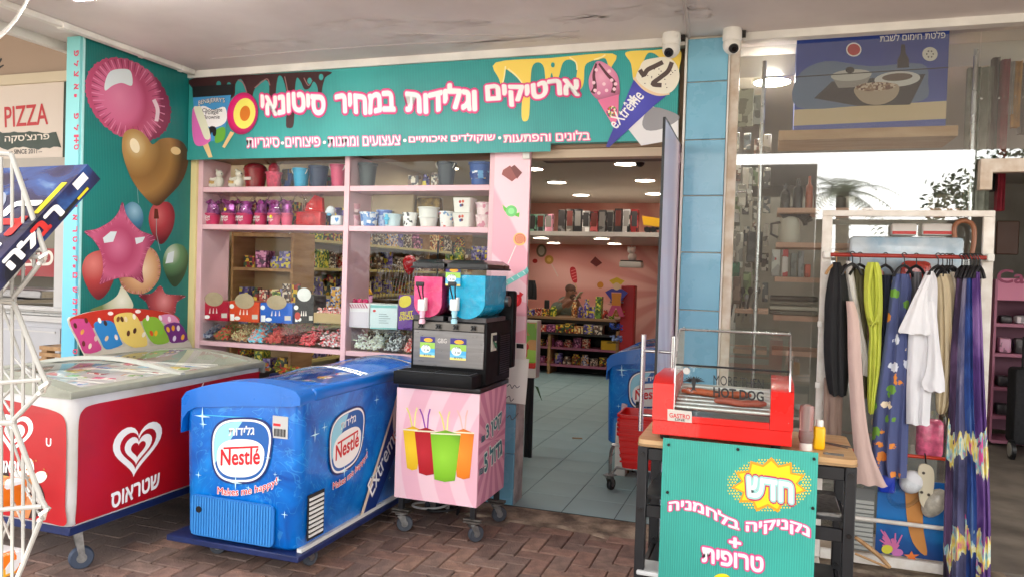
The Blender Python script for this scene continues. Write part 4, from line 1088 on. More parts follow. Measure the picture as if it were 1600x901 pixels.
for x0, x1, x2, x3, y0, y1, c, lf in ((630, 661, 652, 636, 670, 732, (234, 186, 20), .001), (648, 684, 678, 655, 672, 740, (176, 16, 26), .0016), (708, 741, 734, 714, 674, 746, (240, 130, 22), .0013), (673, 720, 711, 679, 676, 750, (132, 196, 34), .0022)):
    cm = grad("slush_cup_%d" % x0, at((x0 + x1) / 2 - 5, (y0 + y1) / 2, **PF), .16, [(0, tuple(min(255, v + 26) for v in c)), (.7, c), (1, tuple(int(v * .8) for v in c))])
    ppoly("printed_cup", [(x0, y0), ((x0 + x1) / 2, y0 - 5), (x1, y0 + 2), (x2, y1), ((x2 + x3) / 2, y1 + 2), (x3, y1 - 2)], PF, cm, ct, lf)
    ppoly("cup_rim", strip([(x0, y0), (x1, y0 + 2)], 2.2), PF, pm_("rim_pale", (236, 232, 196)), ct, lf + .0003)
    for k, (dx, c2) in enumerate(((-8, (236, 226, 120)), (5, (246, 236, 150)))):
        if c[0] < 180 and c[1] < 50: c2 = (150, 70, 170)
        if c[1] == 130: c2 = (244, 190, 180)
        mx_ = (x0 + x1) / 2
        ppoly("printed_straw", strip([(mx_ + (2 if dx > 0 else -1), y0 - 2), (mx_ + dx * .7, y0 - 24), (mx_ + dx * 1.25, y0 - 34)], 2.2), PF, pm_("straw_%d_%d" % c2[:2], c2), ct, lf - .0004)
PS = dict(x=CX1)
LT = [(.09, pm_("pale_mint", (222, 238, 226)), .001), (.03, pm_("teal_ink", (24, 110, 116)), .0016)]
ptext("קטן 3", (760, 690), (784, 664), (759, 665), PS, LT, ct)
ptext("גדול 5", (757, 737), (784, 708), (756, 708), PS, LT, ct)
ptext("₪", (752, 691), (757, 687), (752, 682), PS, [(.02, pm_("teal_ink", (24, 110, 116)), .0016)], ct)
ptext("₪", (749, 742), (755, 737), (749, 733), PS, [(.02, pm_("teal_ink", (24, 110, 116)), .0016)], ct)
# cables under the cart
for k, (c, r_, px, py) in enumerate((((200, 200, 196), .007, 672, 796), ((20, 20, 22), .008, 690, 800))):
    g = at(px, py, z=.01)
    pts = [(CX1 - .2, CY1 - .05, .2), (g.x + .1, g.y + .12, .11)] + [(g.x + .10 * math.cos(a) * (1.1 - .1 * k), g.y + .09 * math.sin(a), .014 + .0035 * i) for i, a in enumerate([0.2 + .5 * q for q in range(15)])] + [(g.x + .1, g.y + .25, .012), (g.x + .2, g.y + .45, .012)]
    one("power_cable", MB().tube(spline(pts, 4, False), r_, 7), mat("cable_%d" % k, c, .5), ("white" if k == 0 else "black") + " power cable coiled on the pavement under the slush cart", "cable")

# ------------------------------------------------------------------ slush machine
sm = T("slush_machine", "two-tank slush machine with pink and blue slush on the pink cart", "slush machine", (-1.66, -.5, .843))
SX0, SX1, SY0, SY1 = -1.892, -1.438, -.665, -.20
M_smb = mat("black_machine_plastic", (11, 11, 13), .55, var=.2, scale=20, spec=.2)
M_sst = mat("stainless_front", (124, 122, 122), .32, metal=.85, var=.12, scale=5, stretch=(1, 1, 12))
mk("body", MB().box(SX0, SX1, SY0 + .004, SY1 - .06, .845, 1.19, .006, 2), M_smb, sm)
mk("front_plate", MB().box(SX0 + .016, SX1 - .014, SY0 - .002, SY0 + .003, .935, 1.135, .002, 1), M_sst, sm)
mk("control_strip", MB().box(SX0 + .016, SX1 - .014, SY0 - .004, SY0 + .003, 1.137, 1.182, .002, 1), mat("warm_steel", (104, 100, 96), .35, metal=.8, var=.1, scale=8), sm)
for k in range(4):
    x = SX0 + .065 + k * .105
    kn = MB().cyl((x, SY0 - .004, 1.158), (x, SY0 - .016, 1.158), .009, n=12)
    for a in (45, 135): kn.box(-.016, .016, -.022, -.010, -.004, .004, M=Matrix.Translation((x, SY0 - .001, 1.158)) @ Matrix.Rotation(R(a), 4, 'Y'))
    mk("knob", kn, M_black, sm)
mk("drip_tray", MB().box(SX0 - .03, SX1 - .02, SY0 - .15, SY0 + .002, .8435, .915, .008, 2), M_smb, sm)
for a, b in ((SX0 - .01, -1.69), (-1.68, SX1 - .04)):
    g = mk("drip_grid", MB().box(a, b, SY0 - .135, SY0 - .02, .9155, .9185), mat("grid_grey", (70, 72, 76), .4), sm)
    gs = MB()
    for k in range(12): gs.box(a + .006, b - .006, SY0 - .130 + k * .009, SY0 - .126 + k * .009, .9187, .921)
    mk("grid_bar", gs, M_smb, g)["kind"] = "stuff"
mk("side_vent", MB().box(SX1 - .001, SX1 + .004, SY0 + .20, SY1 - .08, .88, 1.12), M_smb, sm)
vs_ = MB()
for k in range(18): vs_.box(SX1 + .0042, SX1 + .007, SY0 + .21, SY1 - .09, .89 + k * .0125, .895 + k * .0125)
mk("vent_slat", vs_, M_black, bpy.data.objects["side_vent"])["kind"] = "stuff"
mk("switch_plate", MB().box(SX1 - .001, SX1 + .004, SY0 + .07, SY0 + .15, 1.03, 1.13), mat("switch_ivory", (196, 194, 178), .5), sm)
mk("switch", MB().box(SX1 + .0042, SX1 + .010, SY0 + .085, SY0 + .115, 1.085, 1.118).box(SX1 + .0042, SX1 + .010, SY0 + .12, SY0 + .14, 1.085, 1.118), M_black, sm)
mk("switch_cable", MB().tube(spline([(SX1 + .006, SY0 + .10, 1.085), (SX1 + .016, SY0 + .10, 1.06), (SX1 + .014, SY0 + .12, 1.05), (SX1 + .006, SY0 + .13, 1.075)], 4, False), .005, 6), pm_("cable_green", (40, 90, 60)), sm)
mk("motor_housing", MB().box(SX0 + .02, SX1 + .012, SY1 - .055, SY1 + .015, .90, 1.36, .015, 2), M_smb, sm)
mk("motor_cap", MB().cyl((SX1 - .03, SY1 - .12, 1.30), (SX1 + .008, SY1 - .12, 1.30), .03, n=18), M_zinc, sm)
def slush_mat(nm, c, c2):
    return mat(nm, c, .25, col2=c2, scale=24, bump=.15, bscale=60, coat=.5)
def tankprof(x0, x1, z0, z1):
    r = (x1 - x0) / 2; cx = (x0 + x1) / 2; h = r * .9
    return [(x0, z1)] + [(cx + r * math.cos(R(180 + 180 * k / 16)), z0 + h + h * math.sin(R(180 + 180 * k / 16))) for k in range(17)] + [(x1, z1)]
for nm, x0, x1, c, c2, pxc in (("pink", -1.888, -1.700, (236, 76, 134), (220, 58, 116), 661), ("blue", -1.676, -1.444, (0, 176, 216), (0, 158, 200), 711)):
    tk = mk("tank", MB().prism([Vector((x, SY0 - .012, z)) for x, z in tankprof(x0, x1, 1.194, 1.484)], (0, .36, 0)), M_acryl, sm)
    tk["label"] = "clear tank of %s slush" % nm
    mk("slush", MB().prism([Vector((x, SY0 - .004, z)) for x, z in tankprof(x0 + .010, x1 - .010, 1.206, 1.445 if nm == "blue" else 1.43)], (0, .345, 0)), slush_mat(nm + "_slush", c, c2), tk)
    mk("tank_foot", MB().box(x0 + .004, x1 - .004, SY0 + .01, SY0 + .33, 1.19, 1.215), mat("clear_grey", (60, 58, 60), .3), sm)
    ld = MB(); ld.loft([rr_ring(x0 - .006 + a, x1 + .006 - a, SY0 - .02 + a, SY0 + .36 - a, z, .018) for a, z in ((0, 1.482), (0, 1.505), (.03, 1.528))])
    mk("lid", ld, mat("smoked_lid", (16, 16, 18), .3, coat=.4), sm, ang=35)
    mk("lid_rim", MB().box(x0 - .009, x1 + .009, SY0 - .024, SY0 + .364, 1.476, 1.4865, .003, 1), M_black, sm)
    xc = at(pxc, 470, y=SY0 - .03).x
    zt = lambda py: at(pxc, py, y=SY0 - .04).z
    tap = MB().box(xc - .022, xc + .022, SY0 - .055, SY0 - .012, zt(485), zt(467), .006, 2).box(xc + .012, xc + .024, SY0 - .05, SY0 - .02, zt(482), zt(464), .003, 1)
    tp = mk("tap", tap, mat("tap_white", (226, 226, 222), .35), sm)
    mk("spout", MB().lathe([(.017, 0), (.018, .02), (.014, .022), (.014, .05), (.016, .055), (.015, .085)], (xc, SY0 - .035, zt(505)), 16), mat("spout_" + nm, tuple(int(.72 * 235 + .28 * v) for v in c), .3), tp)
    mk("o_ring", MB().lathe([(.0155, 0), (.019, .002), (.0155, .004)], (xc, SY0 - .035, zt(497)), 14), M_black, tp)
    hd = MB()
    for s_ in (-1, 1): hd.tube([(xc + s_ * .008, SY0 - .04, zt(468)), (xc + s_ * .011, SY0 - .06, zt(456)), (xc + s_ * .017, SY0 - .075, zt(444))], .004, 7)
    hd.box(xc - .024, xc + .024, SY0 - .083, SY0 - .068, zt(447), zt(440), .004, 2)
    mk("lever", hd, M_black, tp)
def price_card(parent, x0, x1, z0, z1, y):
    c = mk("price_card", MB().box(x0, x1, y - .001, y, z0, z1), pm_("card_cyan", (70, 170, 226)), parent)
    h = z1 - z0; w = x1 - x0
    for a, b, cc in ((.0, .10, (240, 220, 120)), (.10, .24, (110, 190, 226)), (.42, .72, (150, 196, 80)), (.72, 1, (50, 40, 120))):
        mk("card_band", MB().face([(x0, y - .0014, z0 + a * h), (x1, y - .0014, z0 + a * h), (x1, y - .0014, z0 + b * h), (x0, y - .0014, z0 + b * h)]), pm_("card_%d_%d" % cc[:2], cc), c, smooth=False)
    mb = MB(); mb.face([Vector((x0 + w * (.55 + .30 * math.cos(k * .5236)), y - .0018, z0 + h * (.84 + .10 * math.sin(k * .5236)))) for k in range(12)]); mk("card_star", mb, pm_("card_orange", (240, 170, 40)), c, smooth=False)
    mb = MB(); mb.face([Vector((x0 + w * (.4 + .32 * math.cos(k * .5236)), y - .0018, z0 + h * (.40 + .2 * math.sin(k * .5236)))) for k in range(12)]); mk("card_glow", mb, pm_("card_white", (226, 240, 240)), c, smooth=False)
    for k, (s_, zf, hf) in enumerate((("קטן", .50, .11), ("3 ₪", .30, .10), ("גדול 5 ₪", .06, .10))):
        text(s_, Vector((x0 + w * .28, y, z0 + h * zf)), Vector((1, 0, 0)), Vector((0, 0, 1)), w * (.34 if k < 2 else .5), h * hf, [(.01, M_pblk, .0022)], c, N=Vector((0, -1, 0)))
for a, b, c_, d in ((656, 680, 526, 556), (703, 729, 529, 561)):
    p, q = at(a, d, y=SY0 - .0025), at(b, c_, y=SY0 - .0025)
    price_card(sm, p.x, q.x, p.z, q.z, SY0 - .0026)
p, q = at(696, 446, y=SY0 - .0125), at(720, 418, y=SY0 - .0125)
price_card(sm, p.x, q.x, p.z, q.z, SY0 - .0130)
ptext("GBG", (684, 535), (698, 535.5), (684, 528), dict(y=SY0 - .0022), [(0, mat("badge_steel", (196, 190, 184), .3, metal=.7), .0005)], sm)

# ------------------------------------------------------------------ glass door folded out, printed
hinge, free = Vector((-.512, .0, 0)), Vector((-.503, -.80, 0))
dr = T("glass_door", "open glass door covered with a lilac print, swung out beside the pillar", "door", hinge)
dv = (free - hinge); dl = dv.length; dang = math.atan2(dv.y, dv.x)
Dm = Matrix.Translation(hinge) @ Matrix.Rotation(dang, 4, 'Z')
def dbox(x0, x1, y0, y1, z0, z1, bev=0): return MB().box(x0, x1, y0, y1, z0, z1, bev, 1, M=Dm)
mk("pane", dbox(.0, dl, -.005, .005, .03, 2.235), burst("lilac_door_print", (234, 206, 226), (222, 190, 212), (-.3, .8), axes=(1, 2), rays=12, soft=.3, rough=.12), dr)
mk("edge", dbox(dl + .0005, dl + .006, -.0065, .0065, .03, 2.237), M_black, dr)
mk("edge", dbox(.0, dl, -.0065, .0065, 2.2355, 2.242), M_black, dr)
mk("lock_rail", dbox(.05, dl - .005, -.012, .012, .03, .12, .003), M_chrome, dr)
mk("hinge_clip", dbox(-.03, .05, -.018, .018, 2.13, 2.19, .003), M_white, dr)
for s_ in (-1, 1):
    hb = MB(); yh = s_ * .072; xh = dl - .06
    hb.tube([Dm @ Vector((xh, yh, .70)), Dm @ Vector((xh, yh, 1.18))], .0125, 14)
    for z in (.78, 1.10): hb.tube([Dm @ Vector((xh, s_ * .0055, z)), Dm @ Vector((xh, yh, z))], .008, 10)
    mk("handle", hb, M_chrome, dr)
Dn = Dm.to_3x3() @ Vector((0, -1, 0)); Du = Dm.to_3x3() @ Vector((1, 0, 0))
sgn = 1 if Dn.x < 0 else -1
for k, s_ in enumerate(("ארטיקים", "מלידות", "צעצועים")):
    O_ = Dm @ Vector((dl - .15, -.005 if Dn.x < 0 else .005, 1.80 - k * .13))
    text(s_, O_, -Du, Vector((0, 0, 1)), .5, .075, [(.02, pm_("door_teal", (86, 150, 160)), .001)], dr, N=Dn * sgn)
for k, (a, z, c) in enumerate(((.30, 1.24, (200, 70, 120)), (.42, 1.12, (70, 150, 160)), (.30, 1.0, (230, 200, 220)), (.45, .9, (200, 80, 130)))):
    pts = [Dm @ Vector((a + .08 * math.cos(q / 18 * 6.28) + .02 * math.sin(q), 0, z + .09 * math.sin(q / 18 * 6.28))) + Dn * sgn * (.0065 + k * .0005) for q in range(18)]
    mk("printed_sweet", MB().face(pts), pm_("door_sweet_%d" % k, c), dr, smooth=False)
struct("door_frame", MB().box(-.545, -.498, .0, .10, 0, 2.238).box(-1.43, -.546, .02, .12, 2.185, 2.238), mat("frame_beige", (196, 176, 150), .5), smooth=False)
struct("door_rail", MB().box(-1.43, -.546, .13, .36, 2.205, 2.2385), mat("rail_brown", (84, 66, 54), .5), smooth=False)

# ------------------------------------------------------------------ security cameras
def dome(p, label, yaw):
    t = T("security_camera", label, "security camera", p, 0, "white dome cameras under the ceiling")
    P = Vector(p)
    mk("mount", MB().lathe([(.05, 0), (.052, -.02), (.052, -.06), (.047, -.066)], P, 24), mat("camera_white", (224, 222, 214), .35), t)
    mk("ball", MB().sph(P + Vector((0, 0, -.085)), (.05, .05, .054), 24), MATS["camera_white"], t)
    d = Vector((math.sin(yaw) * .75, -math.cos(yaw) * .75, -.55)).normalized(); c = P + Vector((0, 0, -.09))
    mk("lens", MB().cyl(c + d * .036, c + d * .054, .028, .024, n=20), M_black, t)
    mk("lens_glass", MB().cyl(c + d * .0545, c + d * .056, .013, n=16), mat("lens_dark", (10, 10, 14), .05), t)
    mk("bracket", MB().box(P.x + .03, P.x + .07, P.y + .03, P.y + .07, P.z - .03, P.z), M_dark, t)
dome((at(1049, 70, y=-.14).x, -.14, 2.8515), "white dome camera hanging beside the cone on the shop sign", -.25)
dome((at(1144, 60, y=-.14).x, -.14, 2.8515), "white dome camera hanging above the blue tiled pillar", .35)

# ------------------------------------------------------------------ hot dog table
tb = T("serving_table", "black steel frame table with pale wood top holding the hot dog grill", "table", (-.07, -1.18, 0))
TX0, TX1, TY0, TY1, TZ = -.485, .345, -1.41, -.93, .80
M_oak = mat("pale_oak_top", (206, 172, 128), .5, col2=(186, 148, 102), scale=4, stretch=(1, 7, 7), bump=.05)
tt = MB(); tt.loft([rr_ring(TX0, TX1, TY0, TY1, z, .03) for z in (TZ - .028, TZ)])
mk("top", tt, M_oak, tb, ang=30)
mk("top_edge", MB().loft([rr_ring(TX0 - .002, TX1 + .002, TY0 - .002, TY1 + .002, z, .03) for z in (TZ - .027, TZ - .018)]), mat("edge_band", (150, 118, 80), .6), tb, ang=30)
for x in (TX0 + .002, TX1 - .042):
    for y in (TY0 + .004, TY1 - .044):
        mk("leg", MB().box(x, x + .04, y, y + .04, 0, TZ - .029, .003, 1), M_blackm, tb)
        bo = MB()
        for z in (TZ - .06, TZ - .29, TZ - .55): bo.cyl((x + .02, y - .0005, z), (x + .02, y - .006, z), .009, n=10)
        mk("bolt", bo, mat("bolt_black", (14, 14, 16), .3), tb)
for z in (TZ - .085, TZ - .32, .18):
    for y in (TY0 + .012, TY1 - .036):
        mk("rail", MB().box(TX0 + .043, TX1 - .043, y, y + .02, z, z + .05, .003, 1), M_blackm, tb)
    for x in (TX0 + .01, TX1 - .034):
        mk("rail", MB().box(x, x + .02, TY0 + .046, TY1 - .046, z, z + .05, .003, 1), M_blackm, tb)
for z in (TZ - .27, .21):
    mk("shelf", MB().box(TX0 + .04, TX1 - .04, TY0 + .04, TY1 - .04, z + .021, z + .033), mat("black_shelf", (30, 30, 32), .5), tb)
# things lying on the lower shelf and the top
one("steel_tray", MB().box(.205, .30, -1.36, -1.1, .556, .58, .006, 1), M_zinc, "shallow steel tray on the upper shelf inside the black table", "tray")
one("perforated_tray", MB().box(-.47, -.36, -1.42, -1.28, .2435, .262, .004, 1, M=Matrix.Translation((0, 0, 0))), mat("tray_white", (200, 200, 198), .4), "pale tray sticking out at the foot of the black table", "tray")

# turquoise board hung on the table front
sb = T("table_sign", "turquoise sign board with yellow starburst hung on the table front", "sign", (-.085, TY0 - .01, .5))
M_turqf = ribbed("turquoise_table_sign", (62, 176, 160), 0, .009)
PT = dict(y=TY0 - .0125)
A, B = at(1036, 684, **PT), at(1279, 706, **PT)
mk("board", MB().box(A.x, B.x, TY0 - .012, TY0 - .007, .10, (A.z + B.z) / 2), M_turqf, sb)
for px, py in ((1045, 694), (1153, 701), (1272, 716), (1043, 768), (1270, 793)):
    p = at(px, py, **PT); mk("screw", MB().cyl(p, p + Vector((0, -.005, 0)), .006, n=12), M_black, sb)
def star(cx, cy, n, r1, r2, sx, sy, ph=0):
    return [(cx + sx * (r1 if k % 2 == 0 else r2) * math.cos(ph + k * math.pi / n), cy + sy * (r1 if k % 2 == 0 else r2) * math.sin(ph + k * math.pi / n)) for k in range(2 * n)]
M_yel = pm_("burst_yellow", (252, 218, 30)); M_org = pm_("burst_orange", (240, 160, 40))
for i in range(-14, 15):
    for j in range(-9, 10):
        x, y = 1202 + i * 4.6 + (j % 2) * 2.3, 757 + j * 4.4
        q = ((x - 1202) / 66) ** 2 + ((y - 757) / 41) ** 2
        if .55 < q < 1.0: ppoly("halftone_dot", ell(x, y, 1.9 * (1.35 - q * .75), 1.9 * (1.35 - q * .75), 6), PT, M_yel, sb, .0006)
ppoly("burst_edge", star(1202, 757, 11, 1, .74, 60, 44, .2), PT, M_org, sb, .0012)
ppoly("burst_field", star(1202, 757, 11, 1, .76, 54, 38, .2), PT, M_yel, sb, .0018)
ptext("חדש", (1168, 773), (1238, 784), (1168, 744), PT, [(.14, pm_("burst_crimson", (196, 40, 90)), .0024), (.09, pm_("mint_pale", (160, 216, 210)), .003), (.03, M_wht, .0038)], sb)
LH = [(.11, M_pkd, .0012), (.075, M_pkm, .0018), (.03, M_wht, .0026)]
ptext("נקניקיה בלחמניה", (1046, 802), (1264, 846), (1046, 780), PT, LH, sb, warp=lambda a, b: (a, b + .35 * math.sin(a * 9)))
ptext("+", (1140, 852), (1157, 855), (1140, 838), PT, LH, sb)
ptext("טרופית", (1098, 876), (1192, 893), (1098, 854), PT, LH, sb)
ppoly("printed_disc", ell(1128, 905, 14, 10, 24), PT, M_yel, sb, .0016)

# ------------------------------------------------------------------ hot dog grill
hg = T("hot_dog_grill", "red hot dog roller grill with glass hood on the table", "hot dog grill", (-.16, -1.2, TZ))
GY0, GY1, GX0, GX1, GZ = -1.385, -1.03, -.432, .112, TZ + .022
M_gred = mat("red_enamel", (222, 20, 14), .3, var=.05, scale=5, coat=.4)
mk("base", MB().box(GX0 + .002, GX1 - .002, GY0, GY1, GZ, GZ + .06, .003, 1), M_gred, hg)
mk("front_lip", MB().box(GX0 + .087, GX1 - .087, GY0, GY0 + .02, GZ + .0605, GZ + .085), M_gred, hg)
for x0, x1 in ((GX0, GX0 + .085), (GX1 - .085, GX1)):
    pf = [(GY0 - .001, GZ + .0605), (GY0 - .001, GZ + .21), (GY0 + .05, GZ + .235), (GY1, GZ + .235), (GY1, GZ + .0605)]
    mk("side_box", MB().prism([Vector((x0, y, z)) for y, z in pf], (x1 - x0, 0, 0)), M_gred, hg)
for x in (GX0 + .05, GX1 - .06):
    for y in (GY0 + .04, GY1 - .04): mk("foot", MB().cyl((x, y, TZ), (x, y, GZ), .018, .022, n=14), M_black, hg)
rz0, rz1 = GZ + .115, GZ + .165
for k in range(7):
    y = GY0 + .04 + k * .045; z = rz0 + (rz1 - rz0) * k / 6
    mk("roller", MB().cyl((GX0 + .086, y, z), (GX1 - .086, y, z), .0125, n=16), mat("roller_steel", (214, 212, 208), .38, metal=.9), hg)
mk("crumb_tray", MB().box(GX0 + .088, GX1 - .088, GY0 + .021, GY1 - .02, GZ + .0605, GZ + .07), mat("tray_bright", (190, 186, 180), .4, metal=.4), hg)
M_hg = glass("grill_glass", (250, 253, 252), 1.4)
gx0, gx1 = GX0 + .088, GX1 - .02
hoodA = [(GY0 + .002, GZ + .09), (GY0 + .012, GZ + .24), (GY0 + .02, GZ + .29), (GY0 + .12, GZ + .425), (GY1 - .02, GZ + .425)]
for k in range(len(hoodA) - 1):
    (y0, z0), (y1, z1) = hoodA[k], hoodA[k + 1]
    if k == 1: continue
    if k == 0: y1, z1 = hoodA[2]
    mk("hood_glass", MB().prism([(gx0, y0, z0), (gx1, y0, z0), (gx1, y1, z1), (gx0, y1, z1)], (0, .003, .0015)), M_hg, hg)
for x in (gx0 - .004, gx1 + .001):
    mk("hood_side", MB().prism([(x, y, z) for y, z in [(GY0 + .004, GZ + .24)] + hoodA[1:] + [(GY1 - .02, GZ + .24)]], (.003, 0, 0)), M_hg, hg)
for x in (gx0 - .003, gx1 + .003):
    mk("hood_rail", MB().tube([(x, y, z) for y, z in hoodA], .0035, 6), M_chrome, hg)
mk("hood_rail", MB().tube([(gx0, hoodA[3][0], hoodA[3][1] + .003), (gx1, hoodA[3][0], hoodA[3][1] + .003)], .005, 8), M_chrome, hg)
mk("hood_rail", MB().tube([(gx0, hoodA[2][0] - .002, hoodA[2][1]), (gx1, hoodA[2][0] - .002, hoodA[2][1])], .004, 8), M_black, hg)
mk("hood_knob", MB().cyl((gx0 + .045, GY0 + .002, GZ + .27), (gx0 + .045, GY0 - .012, GZ + .27), .014, n=18), M_chrome, hg)
pg = dict(y=GY0 + .0035)
ptext("MORE THEN", (1115, 600), (1193, 607), (1115, 585), pg, [(.0, M_pblk, .0035)], hg)
ptext("HOT DOG", (1115, 618), (1193, 626), (1115, 604), pg, [(.03, M_pblk, .0035)], hg)
for s_ in (-1, 1):
    for k in range(6):
        a = R(20 + k * 16)
        q = [(1084 + s_ * (3 + 15 * f * math.cos(a)), 596 - 13 * f * math.sin(a) + 4 * f * f) for f in (.1, .5, 1)]
        ppoly("printed_feather", strip(spline(q, 3, False), [3 - .35 * j for j in range(7)]), pg, M_pblk, hg, .0035)
ppoly("printed_bird", spline([(1084, 588), (1088, 594), (1086, 606), (1090, 612), (1084, 608), (1078, 612), (1082, 604), (1080, 594)], 3), pg, M_pblk, hg, .0037)
pg2 = dict(y=GY0 - .0005)
ppoly("maker_label", [(1043, 638), (1081, 642), (1081, 660), (1043, 656)], pg2, pm_("label_silver", (206, 200, 190)), hg, .0006)
ptext("GASTRO", (1046, 651), (1078, 654.5), (1046, 644), pg2, [(.02, M_red_p, .001)], hg)
ptext("LINE", (1055, 656), (1070, 657.5), (1055, 652.5), pg2, [(.02, M_pblk, .001)], hg)
for k, (r_, x0, x1) in enumerate(((3, GX0 + .10, GX1 - .16), (1, GX0 + .24, GX1 - .10))):
    y = GY0 + .04 + r_ * .045 - .022; z = rz0 + (rz1 - rz0) * r_ / 6 + .024
    n_ = 12
    hb = MB().tube([(x0 + (x1 - x0) * q / n_, y + .003 * math.sin(q), z + .003 * math.sin(q * .7)) for q in range(n_ + 1)], [.006] + [.0145] * (n_ - 1) + [.006], 12)
    one("hot_dog", hb, mat("sausage_%d" % k, ((196, 96, 58), (170, 82, 64))[k], .35, var=.2, scale=30), ("long pale hot dog lying on the back rollers of the grill", "shorter reddish hot dog lying on the front rollers of the grill")[k], "hot dog", "hot dogs on the roller grill")
# sauces
kx = at(1255, 690, z=TZ); 
t = T("ketchup_bottle", "clear upside-down ketchup bottle with white cap beside the grill", "ketchup", (.165, -1.30, TZ))
mk("bottle", MB().lathe([(.019, .022), (.024, .03), (.029, .05), (.026, .10), (.029, .15), (.026, .175), (.012, .182)], (.165, -1.30, TZ), 22, sx=1, sy=.75), mat("clear_plastic_film", (214, 190, 184), .2, trans=.7), t)
mk("ketchup", MB().lathe([(.017, .024), (.022, .032), (.0265, .052), (.025, .075)], (.165, -1.30, TZ), 20, sx=1, sy=.75), mat("ketchup_red", (140, 20, 14), .25), t)
mk("cap", MB().lathe([(.024, 0), (.025, .004), (.024, .024), (.02, .028)], (.165, -1.30, TZ), 20), M_white, t)
t = T("mustard_bottle", "small yellow mustard bottle with white cap beside the grill", "mustard", (.215, -1.275, TZ))
mk("bottle", MB().box(.193, .237, -1.292, -1.258, TZ, TZ + .095, .012, 3), mat("mustard_yellow", (240, 182, 16), .3), t)
mk("cap", MB().lathe([(.014, .094), (.014, .116), (.011, .12)], (.215, -1.275, TZ), 16), M_white, t)
def tongs(p0, p1, label, w=.012):
    a, b = Vector(p0), Vector(p1); s_ = (b - a).cross(Vector((0, 0, 1))).normalized()
    t = T("serving_tongs", label, "tongs", a, 0, "tongs on the table top")
    for k in (-1, 1):
        mk("arm", MB().prism([a + s_ * (k * .002), a + s_ * (k * .008), b + s_ * (k * (w + .005)) , b + s_ * (k * w)], (0, 0, .004)), M_zinc, t)
    mk("hinge", MB().cyl(a, a + Vector((0, 0, .006)), .009, n=12), M_zinc, t)
tongs((.23, -1.12, TZ + .001), (.335, -1.19, TZ + .001), "long dull steel tongs at the back edge of the table top")
tongs((.235, -1.345, TZ + .001), (.30, -1.35, TZ + .001), "small steel tongs lying nearer the front of the table top", .008)
# ------------------------------------------------------------------ houseware shop on the right: shell, glass and shelves
M_hw = mat("houseware_wall", (176, 172, 164), .8, var=.15, scale=2)
struct("wall_houseware_side", MB().box(-.295, -.249, .43, 6.0, 0, 2.85), M_hw, smooth=False)
struct("wall_houseware_back", MB().box(-.3, 6.2, 6.0, 6.2, 0, 2.9), mat("dim_wall", (150, 144, 134), .8, var=.2, scale=2), smooth=False)
struct("wall_houseware_far", MB().box(6.0, 6.2, -.2, 6.0, 0, 2.9), MATS["dim_wall"], smooth=False)
struct("ceiling_houseware", MB().box(-.245, 6.0, .41, 6.0, 2.72, 2.85), mat("houseware_ceiling", (196, 192, 184), .8), smooth=False)
struct("houseware_floor", MB().box(-.245, 6.0, -.02, 6.0, -.05, .003), mat("worn_concrete_floor", (118, 108, 98), .8, col2=(86, 78, 70), scale=3, bump=.15), smooth=False)
sw = T("houseware_window", "tall dusty shop window with cream frame right of the blue pillar", "shop window", (.4, 0, 0))
M_dglass = glass("dusty_shop_glass", (250, 252, 250), 2.1, dirt=.012)
mk("frame_post", MB().box(-.246, -.196, -.03, .03, 0, 2.79, .003, 1), mat("chipped_cream_frame", (220, 210, 196), .55, col2=(196, 176, 154), scale=14, detail=8), sw)
mk("frame_sill", MB().box(-.195, 1.02, -.02, .03, 0, .10), MATS["chipped_cream_frame"], sw)
mk("pane", MB().box(-.195, 1.0, -.003, .003, .101, 2.788), M_dglass, sw)
mk("pane", MB().box(1.006, 2.6, -.003, .003, 2.13, 2.788), M_dglass, sw)
hp = at(1541, 246, y=0)
mk("door_header", MB().box(1.02, 2.6, -.03, .03, 2.06, 2.128).box(1.02, 1.075, -.031, .031, 1.97, 2.0595), MATS["chipped_cream_frame"], sw)
for px, y0, y1 in ((1187, 210, 640), (1516, 50, 345)):
    x = at(px, 300, y=.06).x
    mk("steel_post", MB().cyl((x, .06, at(px, y1, y=.06).z), (x, .06, 2.72), .012, n=12), M_chrome, sw)
mk("glass_clip", MB().box(at(1187, 0, y=.06).x - .028, at(1187, 0, y=.06).x - .008, .04, .07, 1.96, 1.99), M_white, sw)
mk("hang_rail", MB().cyl((.98, .12, 2.47), (2.4, .12, 2.47), .014, n=12).cyl((-.19, .07, 1.975), (at(1187, 0, y=.06).x, .07, 1.975), .006, n=8), M_chrome, sw)
M_shelfp = mat("rosy_shelf_board", (206, 164, 140), .6, var=.12, scale=6)
xs0, xs1 = at(1212, 400, y=.1).x, at(1500, 320, y=.1).x
xm = at(1288, 400, y=.1).x
for py, xb in ((325, xs1), (379, xm + .3), (433, xm + .3), (493, xm + .3), (548, xm + .3)):
    z = at(1240, py, y=.1).z
    mk("shelf", MB().box(xs0, xb, .1, .42, z - .028, z), M_shelfp, sw)
for py in (482, 545):
    z = at(1160, py, y=.12).z
    mk("shelf", MB().box(-.18, xs0 - .03, .12, .42, z - .025, z), M_shelfp, sw)
zt = at(1300, 202, y=.09).z
mk("shelf", MB().box(at(1217, 205, y=.09).x, at(1498, 187, y=.09).x, .09, .48, zt - .055, zt), mat("plain_wood_shelf", (190, 158, 120), .6, col2=(168, 132, 92), scale=4, stretch=(1, 6, 6)), sw)
mk("back_panel", MB().box(-.19, 1.0, .60, .62, 0, 2.0), mat("display_back_grey", (140, 137, 128), .7, var=.3, scale=3), sw)

